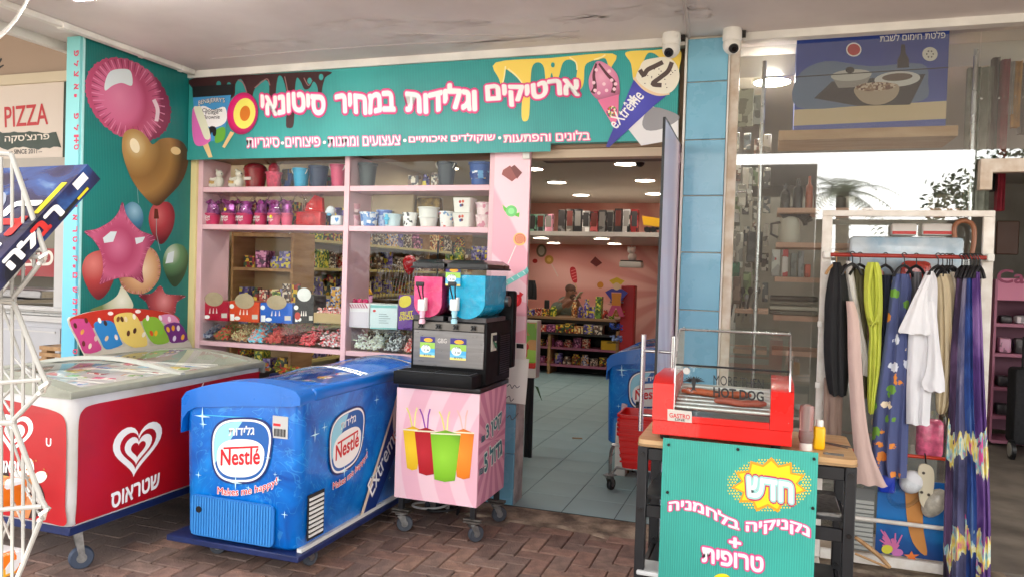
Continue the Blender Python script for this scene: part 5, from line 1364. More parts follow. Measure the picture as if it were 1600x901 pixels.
# hot plate carton
hx0, hx1 = at(1243, 120, y=.10).x, at(1481, 120, y=.10).x
hz1 = at(1360, 55, y=.10).z
hb = T("appliance_carton", "large blue carton of a warming plate on the top wooden shelf", "carton", ((hx0 + hx1) / 2, .2, zt))
mk("carton", MB().box(hx0, hx1, .10, .30, zt + .0008, hz1, .003, 1), mat("carton_blue", (38, 62, 146), .45, col2=(52, 84, 170), scale=2), hb)
PH = dict(y=.0995)
ppoly("carton_band", [(1241, 172), (1479, 158), (1478, 186), (1240, 197)], PH, pm_("band_ivory", (206, 186, 150)), hb, .0006)
ppoly("carton_glow", spline([(1246, 120), (1290, 96), (1360, 104), (1440, 100), (1450, 130), (1440, 158), (1340, 166), (1246, 168)], 4), PH, pm_("glow_steel_blue", (96, 120, 150)), hb, .0008)
ppoly("printed_plate", [(1272, 154), (1300, 128), (1446, 116), (1422, 164), (1340, 166)], PH, pm_("plate_charcoal", (46, 46, 52)), hb, .0012)
ppoly("printed_pot", ell(1330, 118, 32, 9, 24, -4), PH, pm_("pot_silver", (196, 196, 190)), hb, .0018)
ppoly("printed_pot", [(1298, 118), (1362, 116), (1352, 136), (1310, 138)], PH, pm_("pot_shade", (150, 148, 144)), hb, .0015)
ppoly("printed_lid_knob", ell(1328, 110, 7, 5, 16), PH, M_pblk, hb, .0022)
ppoly("printed_dish", ell(1402, 124, 36, 12, 24, -4), PH, pm_("dish_white", (206, 208, 206)), hb, .0018)
ppoly("printed_food", ell(1402, 121, 24, 6, 20, -4), PH, pm_("food_brown", (96, 80, 70)), hb, .0022)
ppoly("printed_bowl", spline([(1334, 140), (1360, 132), (1402, 132), (1400, 152), (1376, 164), (1348, 160)], 4), PH, pm_("bowl_tan", (176, 160, 140)), hb, .0024)
ppoly("printed_food", ell(1368, 136, 32, 7, 20, -3), PH, packmat(905, [(150, 120, 96), (110, 70, 56), (206, 190, 170)], 80), hb, .0028)
ppoly("printed_bottle", [(1408, 70), (1414, 70), (1415, 84), (1420, 92), (1420, 106), (1402, 107), (1402, 94), (1407, 85)], PH, pm_("bottle_dark", (24, 20, 30)), hb, .0026)
ppoly("printed_badge", ell(1334, 78, 12, 11, 24), PH, M_wht, hb, .0012); ppoly("printed_badge", ell(1334, 78, 10, 9, 24), PH, pm_("badge_red", (196, 60, 64)), hb, .0016)
ppoly("printed_badge", ell(1453, 85, 12, 11, 24), PH, pm_("badge_ivory", (220, 216, 206)), hb, .0012)
for k in range(6): ppoly("badge_dot", ell(1453 + 5 * math.cos(k * 1.047), 85 + 5 * math.sin(k * 1.047), 1.3, 1.3, 8), PH, M_pblk, hb, .0016)
ptext("פלטת חימום לשבת", (1375, 66), (1477, 60), (1375, 55), PH, [(.012, M_wht, .001)], hb)
ppoly("carton_strap", strip([(1242, 121), (1482, 106)], 1.6), PH, M_pblk, hb, .0032)
PHx = dict(x=hx0)
# small goods behind the dusty glass; each its own thing
def goods(name, mb, mt, label, cat, grp="goods behind the houseware window"): return one(name, mb, mt, label, cat, grp)
def wz(py, y=.14): return at(1250, py, y=y).z
def wx(px, y=.14): return at(px, 400, y=y).x
for k, (a, b, h, c, nm) in enumerate(((1216, 1232, 40, (66, 64, 62), "dark grey"), (1236, 1252, 48, (40, 44, 46), "black"), (1256, 1268, 52, (176, 90, 60), "orange"), (1270, 1282, 40, (120, 116, 110), "grey"))):
    z = wz(325); hh = h / 270
    mb = MB().lathe([(.5, 0), (.5, .62), (.42, .70), (.18, .78), (.18, .94), (.22, .95), (.22, 1)], n=16)
    for v in mb.bm.verts: v.co = Vector((wx((a + b) / 2) + v.co.x * (wx(b) - wx(a)), .24 + v.co.y * .06, z + .001 + v.co.z * hh))
    goods("bottle", mb, mat("thermos_%d" % k, c, .3), nm + " flask, " + ORD[k] + " from the steel post on the bottle shelf", "flask")
z = wz(379)
mb = MB().lathe([(.06, 0), (.062, .02), (.058, .12), (.05, .15), (.02, .165)], (wx(1232), .24, z + .001), 20)
t = T("kettle", "pale kettle standing on the second pink shelf of the dusty window", "kettle", (wx(1232), .24, z)); mk("body", mb, mat("kettle_cream", (206, 204, 190), .4), t)
mk("handle", MB().tube([(wx(1232) - .05, .2, z + .12), (wx(1232) - .1, .2, z + .11), (wx(1232) - .1, .2, z + .05), (wx(1232) - .06, .2, z + .03)], .008, 8), M_black, t)
br = MB()
for k in range(60):
    a = R(20 + k * 1.9); c = Vector((wx(1236), .2, z + .07))
    br.cyl(c + Vector((.07 * math.cos(a), rnd.uniform(-.02, .02), .07 * math.sin(a) + .02)), c + Vector((.12 * math.cos(a), rnd.uniform(-.03, .03), .12 * math.sin(a) + .02)), .004, .002, n=5)
br.tube([(wx(1236) + .075 * math.cos(R(10 + k * 6)), .2, z + .09 + .075 * math.sin(R(10 + k * 6))) for k in range(20)], .012, 8)
goods("curved_brush", br, mat("bristle_black", (34, 30, 28), .8), "curved black bristle brush leaning over the pale kettle", "brush")
z = wz(433)
for k, (a, b, h, c, nm) in enumerate(((1206, 1219, .16, (206, 206, 200), "white and red"), (1222, 1232, .16, (214, 206, 200), "narrow white"), (1236, 1246, .14, (120, 124, 120), "grey"), (1248, 1257, .15, (150, 156, 156), "silver"), (1259, 1268, .075, (214, 96, 70), "orange"))):
    goods("product_box", MB().box(wx(a), wx(b), .18, .28, z + .001, z + h, .003, 1), packmat(60 + k, [c, c, tuple(int(v * .8) for v in c), (196, 60, 60) if k < 2 else c], 22), nm + " box on the third pink shelf of the dusty window", "box")
z = wz(493)
for k in range(4):
    goods("folded_sheet", MB().box(wx(1205), wx(1282), .16, .40, z + .001 + k * .028, z + .026 + k * .028, .010, 2), mat("sheet_%d" % k, [(110, 104, 92), (196, 192, 176), (120, 116, 104), (74, 70, 64)][k], .6), ["dark", "ivory", "olive", "charcoal"][k] + " folded sheet in the pile on the fourth pink shelf", "sheet")
# left strip: hanging cards, tools, trays
for k, (a, b, c_, d, c, nm, ct_) in enumerate(((1150, 1178, 138, 198, (178, 184, 166), "pale green printed card hanging", "card"), (1176, 1196, 148, 195, (150, 156, 150), "silver blister pack hanging", "pack"), (1152, 1166, 288, 322, (196, 196, 190), "white box hanging", "box"), (1168, 1176, 262, 314, (176, 176, 168), "narrow pale box hanging", "box"), (1136, 1150, 360, 410, (206, 202, 196), "white carton", "carton"), (1149, 1162, 364, 418, (214, 210, 204), "leaning white carton", "carton"), (1166, 1192, 362, 410, (40, 42, 44), "black utensil tray", "tray"), (1142, 1156, 410, 432, (40, 120, 96), "green pouch", "pouch"), (1160, 1174, 425, 470, (120, 140, 90), "olive green packet", "packet"), (1144, 1158, 432, 474, (110, 84, 70), "brown packet", "packet"))):
    y = .16 + .03 * (k % 3); p, q = at(a, d, y=y), at(b, c_, y=y)
    mb = MB().box(p.x, q.x, y, y + .03, p.z, q.z, .004, 1)
    mt = packmat(70 + k, [c, c, tuple(int(v * .75) for v in c), tuple(min(255, v + 30) for v in c)], 24)
    goods("product_pack" if ct_ not in ("tray", "carton") else ct_, mb, mt, nm + " beside the cream frame of the dusty window" if k < 6 else nm + " low beside the frame in the dusty window", ct_)
    if nm == "black utensil tray":
        o = bpy.data.objects[-1]
for k in range(7):
    y = .2; p = at(1142 + k * 6, 480 + 10 * (k % 2), y=y); 
    goods("utensil", MB().cyl((p.x, y, p.z - .05), (p.x + .02, y, p.z + .09), .006, n=8).sph((p.x + .02, y, p.z + .1), (.016, .006, .022), 10), M_zinc if k % 2 else M_black, ORD[k] + " kitchen utensil from the frame standing above the glass hood", "utensil", "kitchen utensils in the dusty window")
for k in range(5):
    y = .3; p, q = at(1290 + k * 42, 322, y=y), at(1326 + k * 42, 300 - 6 * (k % 3), y=y)
    goods("storage_tin", MB().lathe([(.05, 0), (.052, .02), (.05, .07), (.03, .085)], ((p.x + q.x) / 2, y, wz(325) + .001), 16), mat("tin_%d" % k, [(60, 58, 56), (120, 116, 110), (84, 70, 60), (50, 54, 60), (140, 130, 120)][k], .4), ORD[k] + " dark tin in the row behind the reflection on the long shelf", "tin", "tins on the long shelf")
for j in range(6):
    for k in range(4):
        y = .36; px, py = 1146 + k * 15 + rnd.uniform(-2, 2), 212 + j * 46 + rnd.uniform(-5, 5); w, h = rnd.uniform(9, 13), rnd.uniform(24, 36)
        p, q_ = at(px, py + h, y=y), at(px + w, py, y=y); c = [(150, 152, 144), (64, 66, 66), (110, 130, 96), (196, 192, 184), (120, 84, 70), (84, 100, 110)][(j * 4 + k * 5) % 6]
        goods("hanging_pack", MB().box(p.x, q_.x, y, y + .025, p.z, q_.z, .003, 1), packmat(130 + (j * 4 + k) % 12, [c, c, tuple(int(v * .6) for v in c), (206, 204, 198)], 40), "pack hanging in the %s row from the top, %s from the cream frame" % (ORD[j], ORD[k]), "pack", "packs hanging in the dusty window")
# clothes behind the glass at the top right
for k, (a, b, c_, d, c, nm) in enumerate(((1508, 1548, 108, 330, (120, 124, 112), "grey"), (1546, 1556, 92, 300, (60, 56, 52), "charcoal"), (1560, 1572, 95, 330, (150, 50, 64), "crimson"), (1571, 1580, 98, 180, (186, 182, 176), "silver"), (1578, 1592, 98, 200, (186, 140, 60), "gold"), (1590, 1604, 100, 210, (90, 84, 80), "dusky"))):
    y = .12; x0, x1 = at(a, 200, y=y).x, at(b, 200, y=y).x; z1, z0 = at(a, c_, y=y).z, at(a, d, y=y).z
    rows = [[Vector((x0 + (x1 - x0) * u, y + (.02 + .012 * math.sin(u * 19 + k)) * s_ + .006 * math.sin(u * 12 + v * 5), z1 + (z0 - z1) * v)) for s_, us in ((-1, [i / 9 for i in range(10)]), (1, [1 - i / 9 for i in range(10)])) for u in us] for v in [j / 12 for j in range(13)]]
    t = T("hanging_garment", nm + " garment hanging from the rail behind the upper glass", "garment", ((x0 + x1) / 2, y, z1), 0, "garments behind the upper glass")
    mk("cloth", MB().loft(rows), mat("cloth_%s" % nm, c, .7, var=.25, scale=20), t)
    xc = (x0 + x1) / 2
    mk("hanger_hook", MB().tube([(xc, y, z1 - .005), (xc, y, 2.455), (xc + .012, y, 2.487), (xc, y, 2.492)], .003, 6), M_chrome, t)

# room beyond the open side: pink shelving with toys and a trolley
ps = T("pink_shelving", "pink shelving unit with small goods inside the dark shop at the edge", "shelving", (2.4, 3.6, 0))
M_pks = mat("pink_shelf_plastic", (166, 100, 124), .5)
sx0, sx1 = at(1552, 560, y=3.6).x, 3.6
mk("back", MB().box(sx0, sx1, 3.95, 3.97, .1, 1.55), mat("pink_back_board", (120, 70, 90), .6), ps)
mk("side_panel", MB().box(sx0 - .02, sx0, 3.55, 3.97, .05, 1.55), M_pks, ps)
mk("header", MB().box(sx0, sx1, 3.56, 3.58, 1.36, 1.56), mat("pink_header", (214, 130, 160), .5), ps)
text("Candy", at(1558, 448, y=3.555), (1, 0, 0), (0, 0, 1), .5, .16, [(.02, pm_("header_rose", (150, 50, 90)), .002)], ps, N=Vector((0, -1, 0)))
for py in (505, 552, 605, 650, 688):
    z = at(1575, py, y=3.57).z
    mk("shelf", MB().box(sx0, sx1, 3.57, 3.94, z - .03, z), M_pks, ps)
    for k in range(5):
        x = sx0 + .05 + k * .13
        c = [(60, 56, 60), (226, 214, 220), (206, 150, 176), (90, 80, 84), (190, 180, 186)][(k + py) % 5]
        h = rnd.uniform(.06, .16)
        if py < 660: one("small_gift", MB().box(x, x + .10, 3.62, 3.75, z + .001, z + h, .02, 2), packmat(90 + (k + py) % 5, [c, c, tuple(int(v * .7) for v in c)], 20), "%s small boxed gift on the %s pink shelf of the dark shop" % (ORD[k], {505: "top", 552: "second", 605: "third", 650: "fourth"}.get(py, "lowest")), "gift", "gifts on the pink shelving")
one("clock_picture", MB().box(at(1556, 390, y=3.9).x, at(1592, 390, y=3.9).x, 3.9, 3.93, at(1570, 398, y=3.9).z, at(1570, 345, y=3.9).z, .01, 1), mat("dark_frame", (84, 54, 40), .5), "dark brown framed picture above the pink shelving", "picture")
tr = T("shopping_trolley", "black two-wheeled trolley bag beside the pink shelving", "trolley", (2.3, 3.1, 0))
tx = at(1592, 600, y=3.1).x
mk("bag", MB().box(tx - .04, tx + .3, 3.05, 3.3, .12, .78, .03, 2), mat("black_canvas", (28, 28, 32), .8, var=.4, scale=40), tr)
mk("wheel", MB().cyl((tx - .07, 3.02, .085), (tx - .04, 3.02, .085), .085, n=20), M_black, tr)
mk("hub", MB().cyl((tx - .075, 3.02, .085), (tx - .036, 3.02, .085), .06, n=18), mat("hub_grey", (176, 172, 164), .5), tr)
mk("handle", MB().tube([(tx + .05, 3.2, .78), (tx + .05, 3.2, 1.05), (tx + .2, 3.2, 1.05), (tx + .2, 3.2, .78)], .01, 8), M_black, tr)

# ------------------------------------------------------------------ clothes rack
RY = -.30
rk = T("clothes_rack", "white metal display frame with red rail hung with clothes", "clothes rack", (.6, RY, 0))
M_rkw = mat("chipped_white_metal", (230, 225, 216), .45, col2=(214, 206, 194), scale=16, detail=8)
rxa, rxb = at(1285, 345, y=RY).x, at(1554, 345, y=RY).x
rzt = (at(1285, 338, y=RY).z + at(1554, 339, y=RY).z) / 2
for x in (rxa, rxb - .048): mk("post", MB().box(x, x + .048, RY - .012, RY + .012, .05, rzt - .0005, .002, 1), M_rkw, rk)
mk("top_bar", MB().box(rxa, rxb, RY - .012, RY + .012, rzt, rzt + .03, .002, 1), M_rkw, rk)
zb = at(1400, 875, y=RY).z
mk("bottom_bar", MB().box(rxa + .049, rxb - .049, RY - .012, RY + .012, .045, .095, .002, 1), M_rkw, rk)
zmid = at(1400, 815, y=RY - .01).z
mk("mid_rod", MB().cyl((rxa + .02, RY - .02, zmid), (rxb - .02, RY - .02, zmid), .011, n=12), M_rkw, rk)
zrod = at(1400, 400, y=RY - .06).z
M_rrod = mat("red_lacquer_rod", (150, 40, 28), .35)
mk("red_rod", MB().cyl((rxa + .03, RY - .06, zrod), (rxb - .03, RY - .06, zrod), .010, n=14), M_rrod, rk)
for x in (rxa + .02, rxb - .03): mk("rod_bracket", MB().box(x - .012, x + .02, RY - .075, RY - .013, zrod - .018, zrod + .018, .004, 1), M_white, rk)
for py in (505, 600): mk("clip", MB().box(rxa - .006, rxa + .016, RY - .03, RY - .0125, at(1285, py, y=RY).z - .015, at(1285, py, y=RY).z + .012), M_white, rk)
zr2 = at(1440, 713, y=RY + .05).z
mk("lower_rod", MB().cyl((rxa + .05, RY + .05, zr2), (rxb - .05, RY + .05, zr2), .009, n=12), mat("orange_rod", (206, 60, 30), .35), rk)
mk("back_leg", MB().box(rxa, rxa + .03, RY + .22, RY + .245, .0, .30), M_rkw, rk); mk("back_leg", MB().box(rxb - .04, rxb - .01, RY + .22, RY + .245, .0, .30), M_rkw, rk)
for x in (rxa, rxb - .045): mk("foot", MB().box(x, x + .045, RY - .10, RY + .25, .0, .044, .004, 1), M_rkw, rk)

def drape(rows, y, folds, amp, depth, seed=0, nu=22, nv=26):
    """closed hanging cloth: rows are (py, left px, right px) read down the garment"""
    q = random.Random(seed); ph = [q.uniform(0, 6.28) for _ in range(4)]
    pts = [(at(xl, py, y=y).x, at(xr, py, y=y).x, at((xl + xr) / 2, py, y=y).z) for py, xl, xr in rows]
    cu = spline(pts, max(2, nv // (len(pts) - 1)), False)
    rings = []
    for j, (a, b, z) in enumerate(cu):
        v = j / (len(cu) - 1); ring = []
        for s_, us in ((-1, [i / (nu - 1) for i in range(nu)]), (1, [1 - i / (nu - 1) for i in range(nu)])):
            for u in us:
                env = math.sin(math.pi * min(max(u, .03), .97)) ** .5
                f = amp * (.35 + .65 * v) * (math.sin(folds * 6.283 * u + ph[0] + .8 * math.sin(3 * v + ph[1])) + .45 * math.sin(folds * 11.3 * u + ph[2] + 2 * v))
                ring.append(Vector((a + (b - a) * u + .25 * f * env, y + s_ * depth * env + f * env, z + .004 * math.sin(u * 14 + ph[3]) * (1 if j == len(cu) - 1 else 0))))
        rings.append(ring)
    return MB().loft(rings)
def hanger(t, px, y, c=None, w=.06, zoff=0):
    p = at(px, 405, y=y); z = zrod
    mb = MB().tube(spline([(p.x + .012, y, z + .006), (p.x, y, z + .016), (p.x - .011, y, z + .008), (p.x, y, z - .012), (p.x, y, z - .045)], 4, False), .0028, 6)
    mb.tube(spline([(p.x, y, z - .045), (p.x - w * .55, y - .02, z - .062), (p.x - w, y - .03, z - .10)], 4, False), .0075, 6)
    mb.tube(spline([(p.x, y, z - .045), (p.x + w * .55, y + .02, z - .062), (p.x + w, y + .03, z - .10)], 4, False), .0075, 6)
    return mk("hanger", mb, c or M_black, t)
def gar(name, label, cat, rows, y, mt, folds=2, amp=.008, depth=.02, hang=None, seed=1, extra=None, hc=None, hw=.05):
    p = at((rows[0][1] + rows[0][2]) / 2, rows[0][0], y=y)
    t = T(name, label, cat, p, 0, "clothes hanging on the white rack")
    mk("cloth", drape(rows, y, folds, amp, depth, seed), mt, t, ang=60)
    for k, ex in enumerate(extra or []): mk("sleeve" if cat in ("shirt", "jacket") else "loop", drape(ex[0], ex[1], ex[2], amp, depth * .7, seed + k + 5), mt, t, ang=60)
    for h in hang or []: hanger(t, h, y, hc, hw)
    return t
def fab(name, c, var=.12, rough=.8): return mat("fabric_" + name, c, rough, var=var, scale=9, bump=.9, bscale=26, stretch=(1, 1, .3))
yr = RY - .06
gar("lace_blouse", "white lace edged blouse hanging near the rack's end post", "blouse", [(408, 1322, 1330), (440, 1322, 1336), (500, 1334, 1346), (560, 1342, 1358), (586, 1344, 1361)], yr + .02, fab("ivory_lace", (222, 218, 212)), 2, .006, .016, [1326], 3)
gar("black_jacket", "black sleeveless jacket at the end of the rack beside the post", "jacket", [(410, 1301, 1313), (436, 1294, 1322), (470, 1289, 1326), (500, 1288, 1326), (545, 1287, 1326), (590, 1290, 1325), (617, 1296, 1322)], yr, fab("black_crepe", (22, 22, 24)), 2, .010, .035, [1307], 4, hc=M_wood)
gar("beige_trousers", "long pale pink trousers reaching down beside the wooden table top", "trousers", [(470, 1322, 1334), (500, 1324, 1342), (560, 1325, 1346), (640, 1329, 1352), (700, 1334, 1362), (740, 1338, 1378), (757, 1339, 1387)], yr - .05, fab("rose_beige", (204, 176, 166), .06), 1, .006, .022, [1332], 5)
gar("brown_trousers", "taupe trousers hanging under the black jacket", "trousers", [(590, 1288, 1318), (640, 1287, 1316), (690, 1288, 1314)], yr + .02, fab("taupe", (150, 126, 112)), 2, .008, .02, None, 6)
gar("lime_scarf", "looped lime yellow scarf hanging from the red rail", "scarf", [(410, 1356, 1372), (425, 1351, 1377), (470, 1350, 1379), (500, 1354, 1378), (520, 1358, 1377), (570, 1356, 1375), (620, 1355, 1368), (645, 1357, 1365)], yr - .01, fab("lime_yellow", (206, 214, 84), .18), 3, .009, .022, None, 7, [([(410, 1358, 1366), (450, 1352, 1360), (490, 1354, 1364), (505, 1362, 1372)], yr - .05, 1), ([(410, 1364, 1371), (450, 1368, 1377), (490, 1366, 1376), (508, 1358, 1368)], yr - .045, 1)])
def floral():
    m, n, l, b = graph("fabric_blue_floral", .8)
    tc = n.new("ShaderNodeTexCoord"); v = n.new("ShaderNodeTexVoronoi"); v.inputs["Scale"].default_value = 15; l.new(tc.outputs["Object"], v.inputs[0])
    nz = n.new("ShaderNodeTexNoise"); nz.inputs["Scale"].default_value = 60; l.new(tc.outputs["Object"], nz.inputs[0])
    d = mth(n, l, 'ADD', v.outputs["Distance"], mth(n, l, 'MULTIPLY', mth(n, l, 'SUBTRACT', nz.outputs[0], .5), .35))
    sp = n.new("ShaderNodeSeparateColor"); l.new(v.outputs["Color"], sp.inputs[0])
    fc = ramp(n, l, sp.outputs[0], [(0, (78, 88, 132)), (.2, (226, 140, 60)), (.45, (236, 220, 190)), (.6, (78, 88, 132)), (.78, (110, 160, 60)), (.92, (220, 224, 232))], 'CONSTANT')
    mx = n.new("ShaderNodeMix"); mx.data_type = 'RGBA'
    l.new(mth(n, l, 'LESS_THAN', d, .36), mx.inputs[0]); mx.inputs[6].default_value = (*lin((78, 88, 132)), 1); l.new(fc, mx.inputs[7])
    l.new(mx.outputs[2], b.inputs["Base Color"])
    return m
M_flor = floral()
gar("floral_dress", "blue dress with orange and white flower print on the rack", "dress", [(428, 1396, 1420), (450, 1392, 1424), (500, 1386, 1420), (560, 1378, 1424), (640, 1366, 1420), (700, 1362, 1418), (728, 1362, 1417), (742, 1366, 1416)], yr - .01, M_flor, 3, .016, .03, [1413], 8)
gar("white_shirt", "white wrap shirt with wide sleeve in the middle of the rack", "shirt", [(424, 1448, 1458), (440, 1440, 1464), (480, 1428, 1464), (520, 1420, 1462), (580, 1417, 1460), (620, 1416, 1454), (662, 1416, 1452)], yr - .04, fab("white_cotton", (226, 226, 228), .05), 2, .008, .03, [1466], 9, [([(430, 1446, 1456), (460, 1430, 1450), (490, 1416, 1452), (516, 1404, 1458), (521, 1406, 1456)], yr - .09, 2), ([(470, 1446, 1462), (540, 1450, 1468), (580, 1446, 1474), (598, 1440, 1476), (611, 1444, 1476)], yr - .085, 1)])
gar("beige_tunic", "sand coloured tunic with keyhole neck behind the white shirt", "tunic", [(428, 1458, 1484), (450, 1462, 1490), (500, 1464, 1492), (560, 1464, 1494), (620, 1462, 1490), (645, 1464, 1478)], yr, fab("sand_linen", (206, 190, 156)), 3, .010, .026, [1473, 1480], 10)
gar("cream_camisole", "narrow cream camisole hanging between tunic and tie-dye dresses", "top", [(425, 1484, 1496), (470, 1490, 1498), (520, 1488, 1498), (560, 1484, 1494)], yr + .01, fab("cream_knit", (216, 208, 190)), 1, .006, .018, [1488], 11)
gar("navy_skirt", "dark navy skirt hanging behind the lime scarf", "skirt", [(430, 1376, 1394), (500, 1374, 1392), (570, 1370, 1390), (640, 1366, 1384)], yr + .03, fab("navy_twill", (34, 38, 58)), 2, .01, .02, [1384], 31)
gar("grey_cardigan", "mid grey cardigan squeezed beside the white shirt", "cardigan", [(425, 1424, 1440), (480, 1422, 1440), (560, 1420, 1436), (630, 1420, 1434)], yr + .03, fab("grey_knit", (112, 112, 116)), 2, .01, .02, [1432], 32)
gar("olive_blouse", "olive blouse hanging between the jacket and the scarf", "blouse", [(420, 1334, 1350), (480, 1336, 1354), (560, 1340, 1356), (620, 1342, 1356)], yr + .035, fab("olive_crepe", (96, 92, 66)), 2, .01, .02, [1344], 33)
gar("cream_shawl", "cream shawl hanging past the end of the beige tunic", "shawl", [(430, 1476, 1490), (520, 1474, 1490), (600, 1472, 1486), (650, 1474, 1484)], yr + .03, fab("cream_wool", (200, 188, 164)), 2, .012, .02, [1484], 34)
def tiedye(name, cols, seed):
    m, n, l, b = graph("fabric_tiedye_" + name, .75)
    tc = n.new("ShaderNodeTexCoord"); sp = n.new("ShaderNodeSeparateXYZ"); l.new(tc.outputs["Object"], sp.inputs[0])
    mp = n.new("ShaderNodeMapping"); mp.inputs["Scale"].default_value = (9, 9, 3.2); mp.inputs["Location"].default_value = (seed, seed * .3, seed * .7); l.new(tc.outputs["Object"], mp.inputs[0])
    nz = n.new("ShaderNodeTexNoise"); nz.inputs["Scale"].default_value = 1.1; nz.inputs["Detail"].default_value = 5; nz.inputs["Distortion"].default_value = .8; l.new(mp.outputs[0], nz.inputs[0])
    base = ramp(n, l, nz.outputs[0], [(.3, cols[0]), (.5, cols[1]), (.68, cols[2])])
    bands = mth(n, l, 'SINE', mth(n, l, 'ADD', mth(n, l, 'MULTIPLY', sp.outputs[2], 14), mth(n, l, 'MULTIPLY', nz.outputs[0], 9)))
    hot = mth(n, l, 'GREATER_THAN', bands, .6)
    nz2 = n.new("ShaderNodeTexNoise"); nz2.inputs["Scale"].default_value = 3.5; nz2.inputs["Detail"].default_value = 3; l.new(mp.outputs[0], nz2.inputs[0])
    hc = ramp(n, l, nz2.outputs[0], [(.32, (206, 70, 150)), (.44, (226, 214, 90)), (.52, (226, 224, 200)), (.6, (110, 190, 200)), (.68, (214, 80, 150))])
    mx = n.new("ShaderNodeMix"); mx.data_type = 'RGBA'
    l.new(mth(n, l, 'MULTIPLY', hot, mth(n, l, 'LESS_THAN', sp.outputs[2], .98)), mx.inputs[0]); l.new(base, mx.inputs[6]); l.new(hc, mx.inputs[7]); l.new(mx.outputs[2], b.inputs["Base Color"])
    return m
TD = [("plum", [(24, 16, 34), (52, 34, 66), (100, 74, 112)]), ("slate", [(42, 44, 74), (92, 92, 128), (150, 144, 166)]), ("blue", [(20, 34, 88), (38, 74, 146), (96, 130, 176)]), ("violet", [(44, 24, 76), (80, 46, 116), (130, 96, 154)])]
tdr = [("dark plum tie-dye dress, first of the four at the rack end", [(425, 1497, 1506), (470, 1492, 1504), (540, 1486, 1500), (620, 1483, 1498), (720, 1478, 1496), (820, 1475, 1494), (905, 1474, 1492)], 1503, 0), ("slate blue tie-dye dress beside the dark plum one", [(425, 1505, 1514), (500, 1497, 1514), (600, 1492, 1512), (700, 1490, 1514), (800, 1488, 1514), (908, 1486, 1513)], 1511, 1), ("bright blue tie-dye dress between slate and violet ones", [(425, 1510, 1519), (480, 1507, 1520), (600, 1506, 1522), (700, 1508, 1526), (800, 1508, 1528), (906, 1507, 1527)], 1517, 2), ("violet tie-dye dress outermost against the rack post", [(425, 1518, 1530), (500, 1519, 1534), (600, 1520, 1538), (700, 1523, 1543), (800, 1526, 1547), (904, 1524, 1547)], 1526, 3)]
for lb, rows, h, k in tdr:
    gar("tie_dye_dress", lb, "dress", rows, yr - .03 - .02 * k, tiedye(TD[k][0], TD[k][1], 3.1 * k + 1), 2, .012, .03, [h, h + 5], 20 + k, hw=.03)

# things behind and under the clothes
one("bedding_pack", MB().box(at(1328, 380, y=-.08).x, at(1506, 380, y=-.08).x, -.10, -.04, at(1400, 430, y=-.08).z, at(1400, 370, y=-.08).z, .02, 2), mat("pack_light_blue", (150, 178, 196), .25, col2=(196, 206, 210), scale=7, coat=.5), "light blue bedding pack in plastic clipped behind the red rail", "bedding")
for k, (a, b, c_, d, c, nm) in enumerate(((1345, 1382, 420, 530, (150, 110, 104), "rosy patterned bag in plastic behind the lime scarf"), (1405, 1455, 408, 470, (150, 50, 40), "red patterned bag in plastic behind the floral dress"), (1430, 1475, 655, 712, (196, 90, 120), "pink plush pack in plastic under the white shirt"))):
    p, q = at(a, d, y=-.16), at(b, c_, y=-.16)
    one("wrapped_bag", MB().box(p.x, q.x, -.2, -.12, p.z, q.z, .03, 3), mat("wrapped_%d" % k, c, .2, col2=tuple(min(255, int(v * 1.35)) for v in c), scale=26, bump=.6, bscale=24, coat=.6), nm, "bag")
for k, (a, b) in enumerate(((1392, 1432), (1440, 1488))):
    p, q = at(a, 368, y=-.05), at(b, 350, y=-.05)
    t = one("shoe_box", MB().box(p.x, q.x, -.07, -.02, p.z, q.z, .006, 1), mat("box_pale", (214, 210, 204), .5), ("first", "second")[k] + " small white box with red stripe above the red rail", "box")
    mk("red_stripe", MB().box(p.x + .004, q.x - .004, -.0725, -.0705, p.z + .006, p.z + .022), pm_("stripe_red", (190, 50, 44)), t)
cu = [at(*p, y=-.07) for p in spline([(1492, 372), (1491, 356), (1498, 347), (1511, 346), (1521, 354), (1522, 376), (1518, 400)], 5, False)]
one("umbrella_handle", MB().tube(cu, .012, 10), mat("cane_brown", (150, 96, 64), .35), "curved brown umbrella handle hooked at the rack top", "umbrella")
# sea print board, blank grid board, flip-flop, cap, wooden hanger
PSb = dict(y=RY + .02)
sp_ = T("sea_print", "blue sea print board with pink coral and orange starfish low in the rack", "print", (.7, RY + .03, .1))
def seam():
    m, n, l, b = graph("print_sea", .35)
    tc = n.new("ShaderNodeTexCoord"); s = n.new("ShaderNodeSeparateXYZ"); l.new(tc.outputs["Object"], s.inputs[0])
    nz = n.new("ShaderNodeTexNoise"); nz.inputs["Scale"].default_value = 9; l.new(tc.outputs["Object"], nz.inputs[0])
    k = mth(n, l, 'ADD', mth(n, l, 'MULTIPLY', s.outputs[2], 1.6), mth(n, l, 'MULTIPLY', nz.outputs[0], .22))
    l.new(ramp(n, l, k, [(.2, (24, 50, 110)), (.42, (20, 84, 150)), (.50, (30, 120, 190)), (.9, (20, 96, 170))]), b.inputs["Base Color"])
    return m
p, q = at(1367, 872, **PSb), at(1480, 755, **PSb)
mk("board", MB().box(p.x, q.x, RY + .021, RY + .03, .10, q.z), seam(), sp_)
for k in range(26):
    x, y = 1392 + rnd.uniform(-18, 18), 842 + rnd.uniform(-16, 12)
    ppoly("printed_coral", strip([(1394, 862), ((x + 1394) / 2 + 2, (y + 858) / 2), (x, y)], [4, 3, 2]), PSb, pm_("coral_pink", (206, 110, 160)), sp_, .0006 + .0001 * k)
ppoly("printed_anemone", ell(1386, 857, 9, 7, 18), PSb, pm_("anemone_yellow", (206, 200, 60)), sp_, .0036)
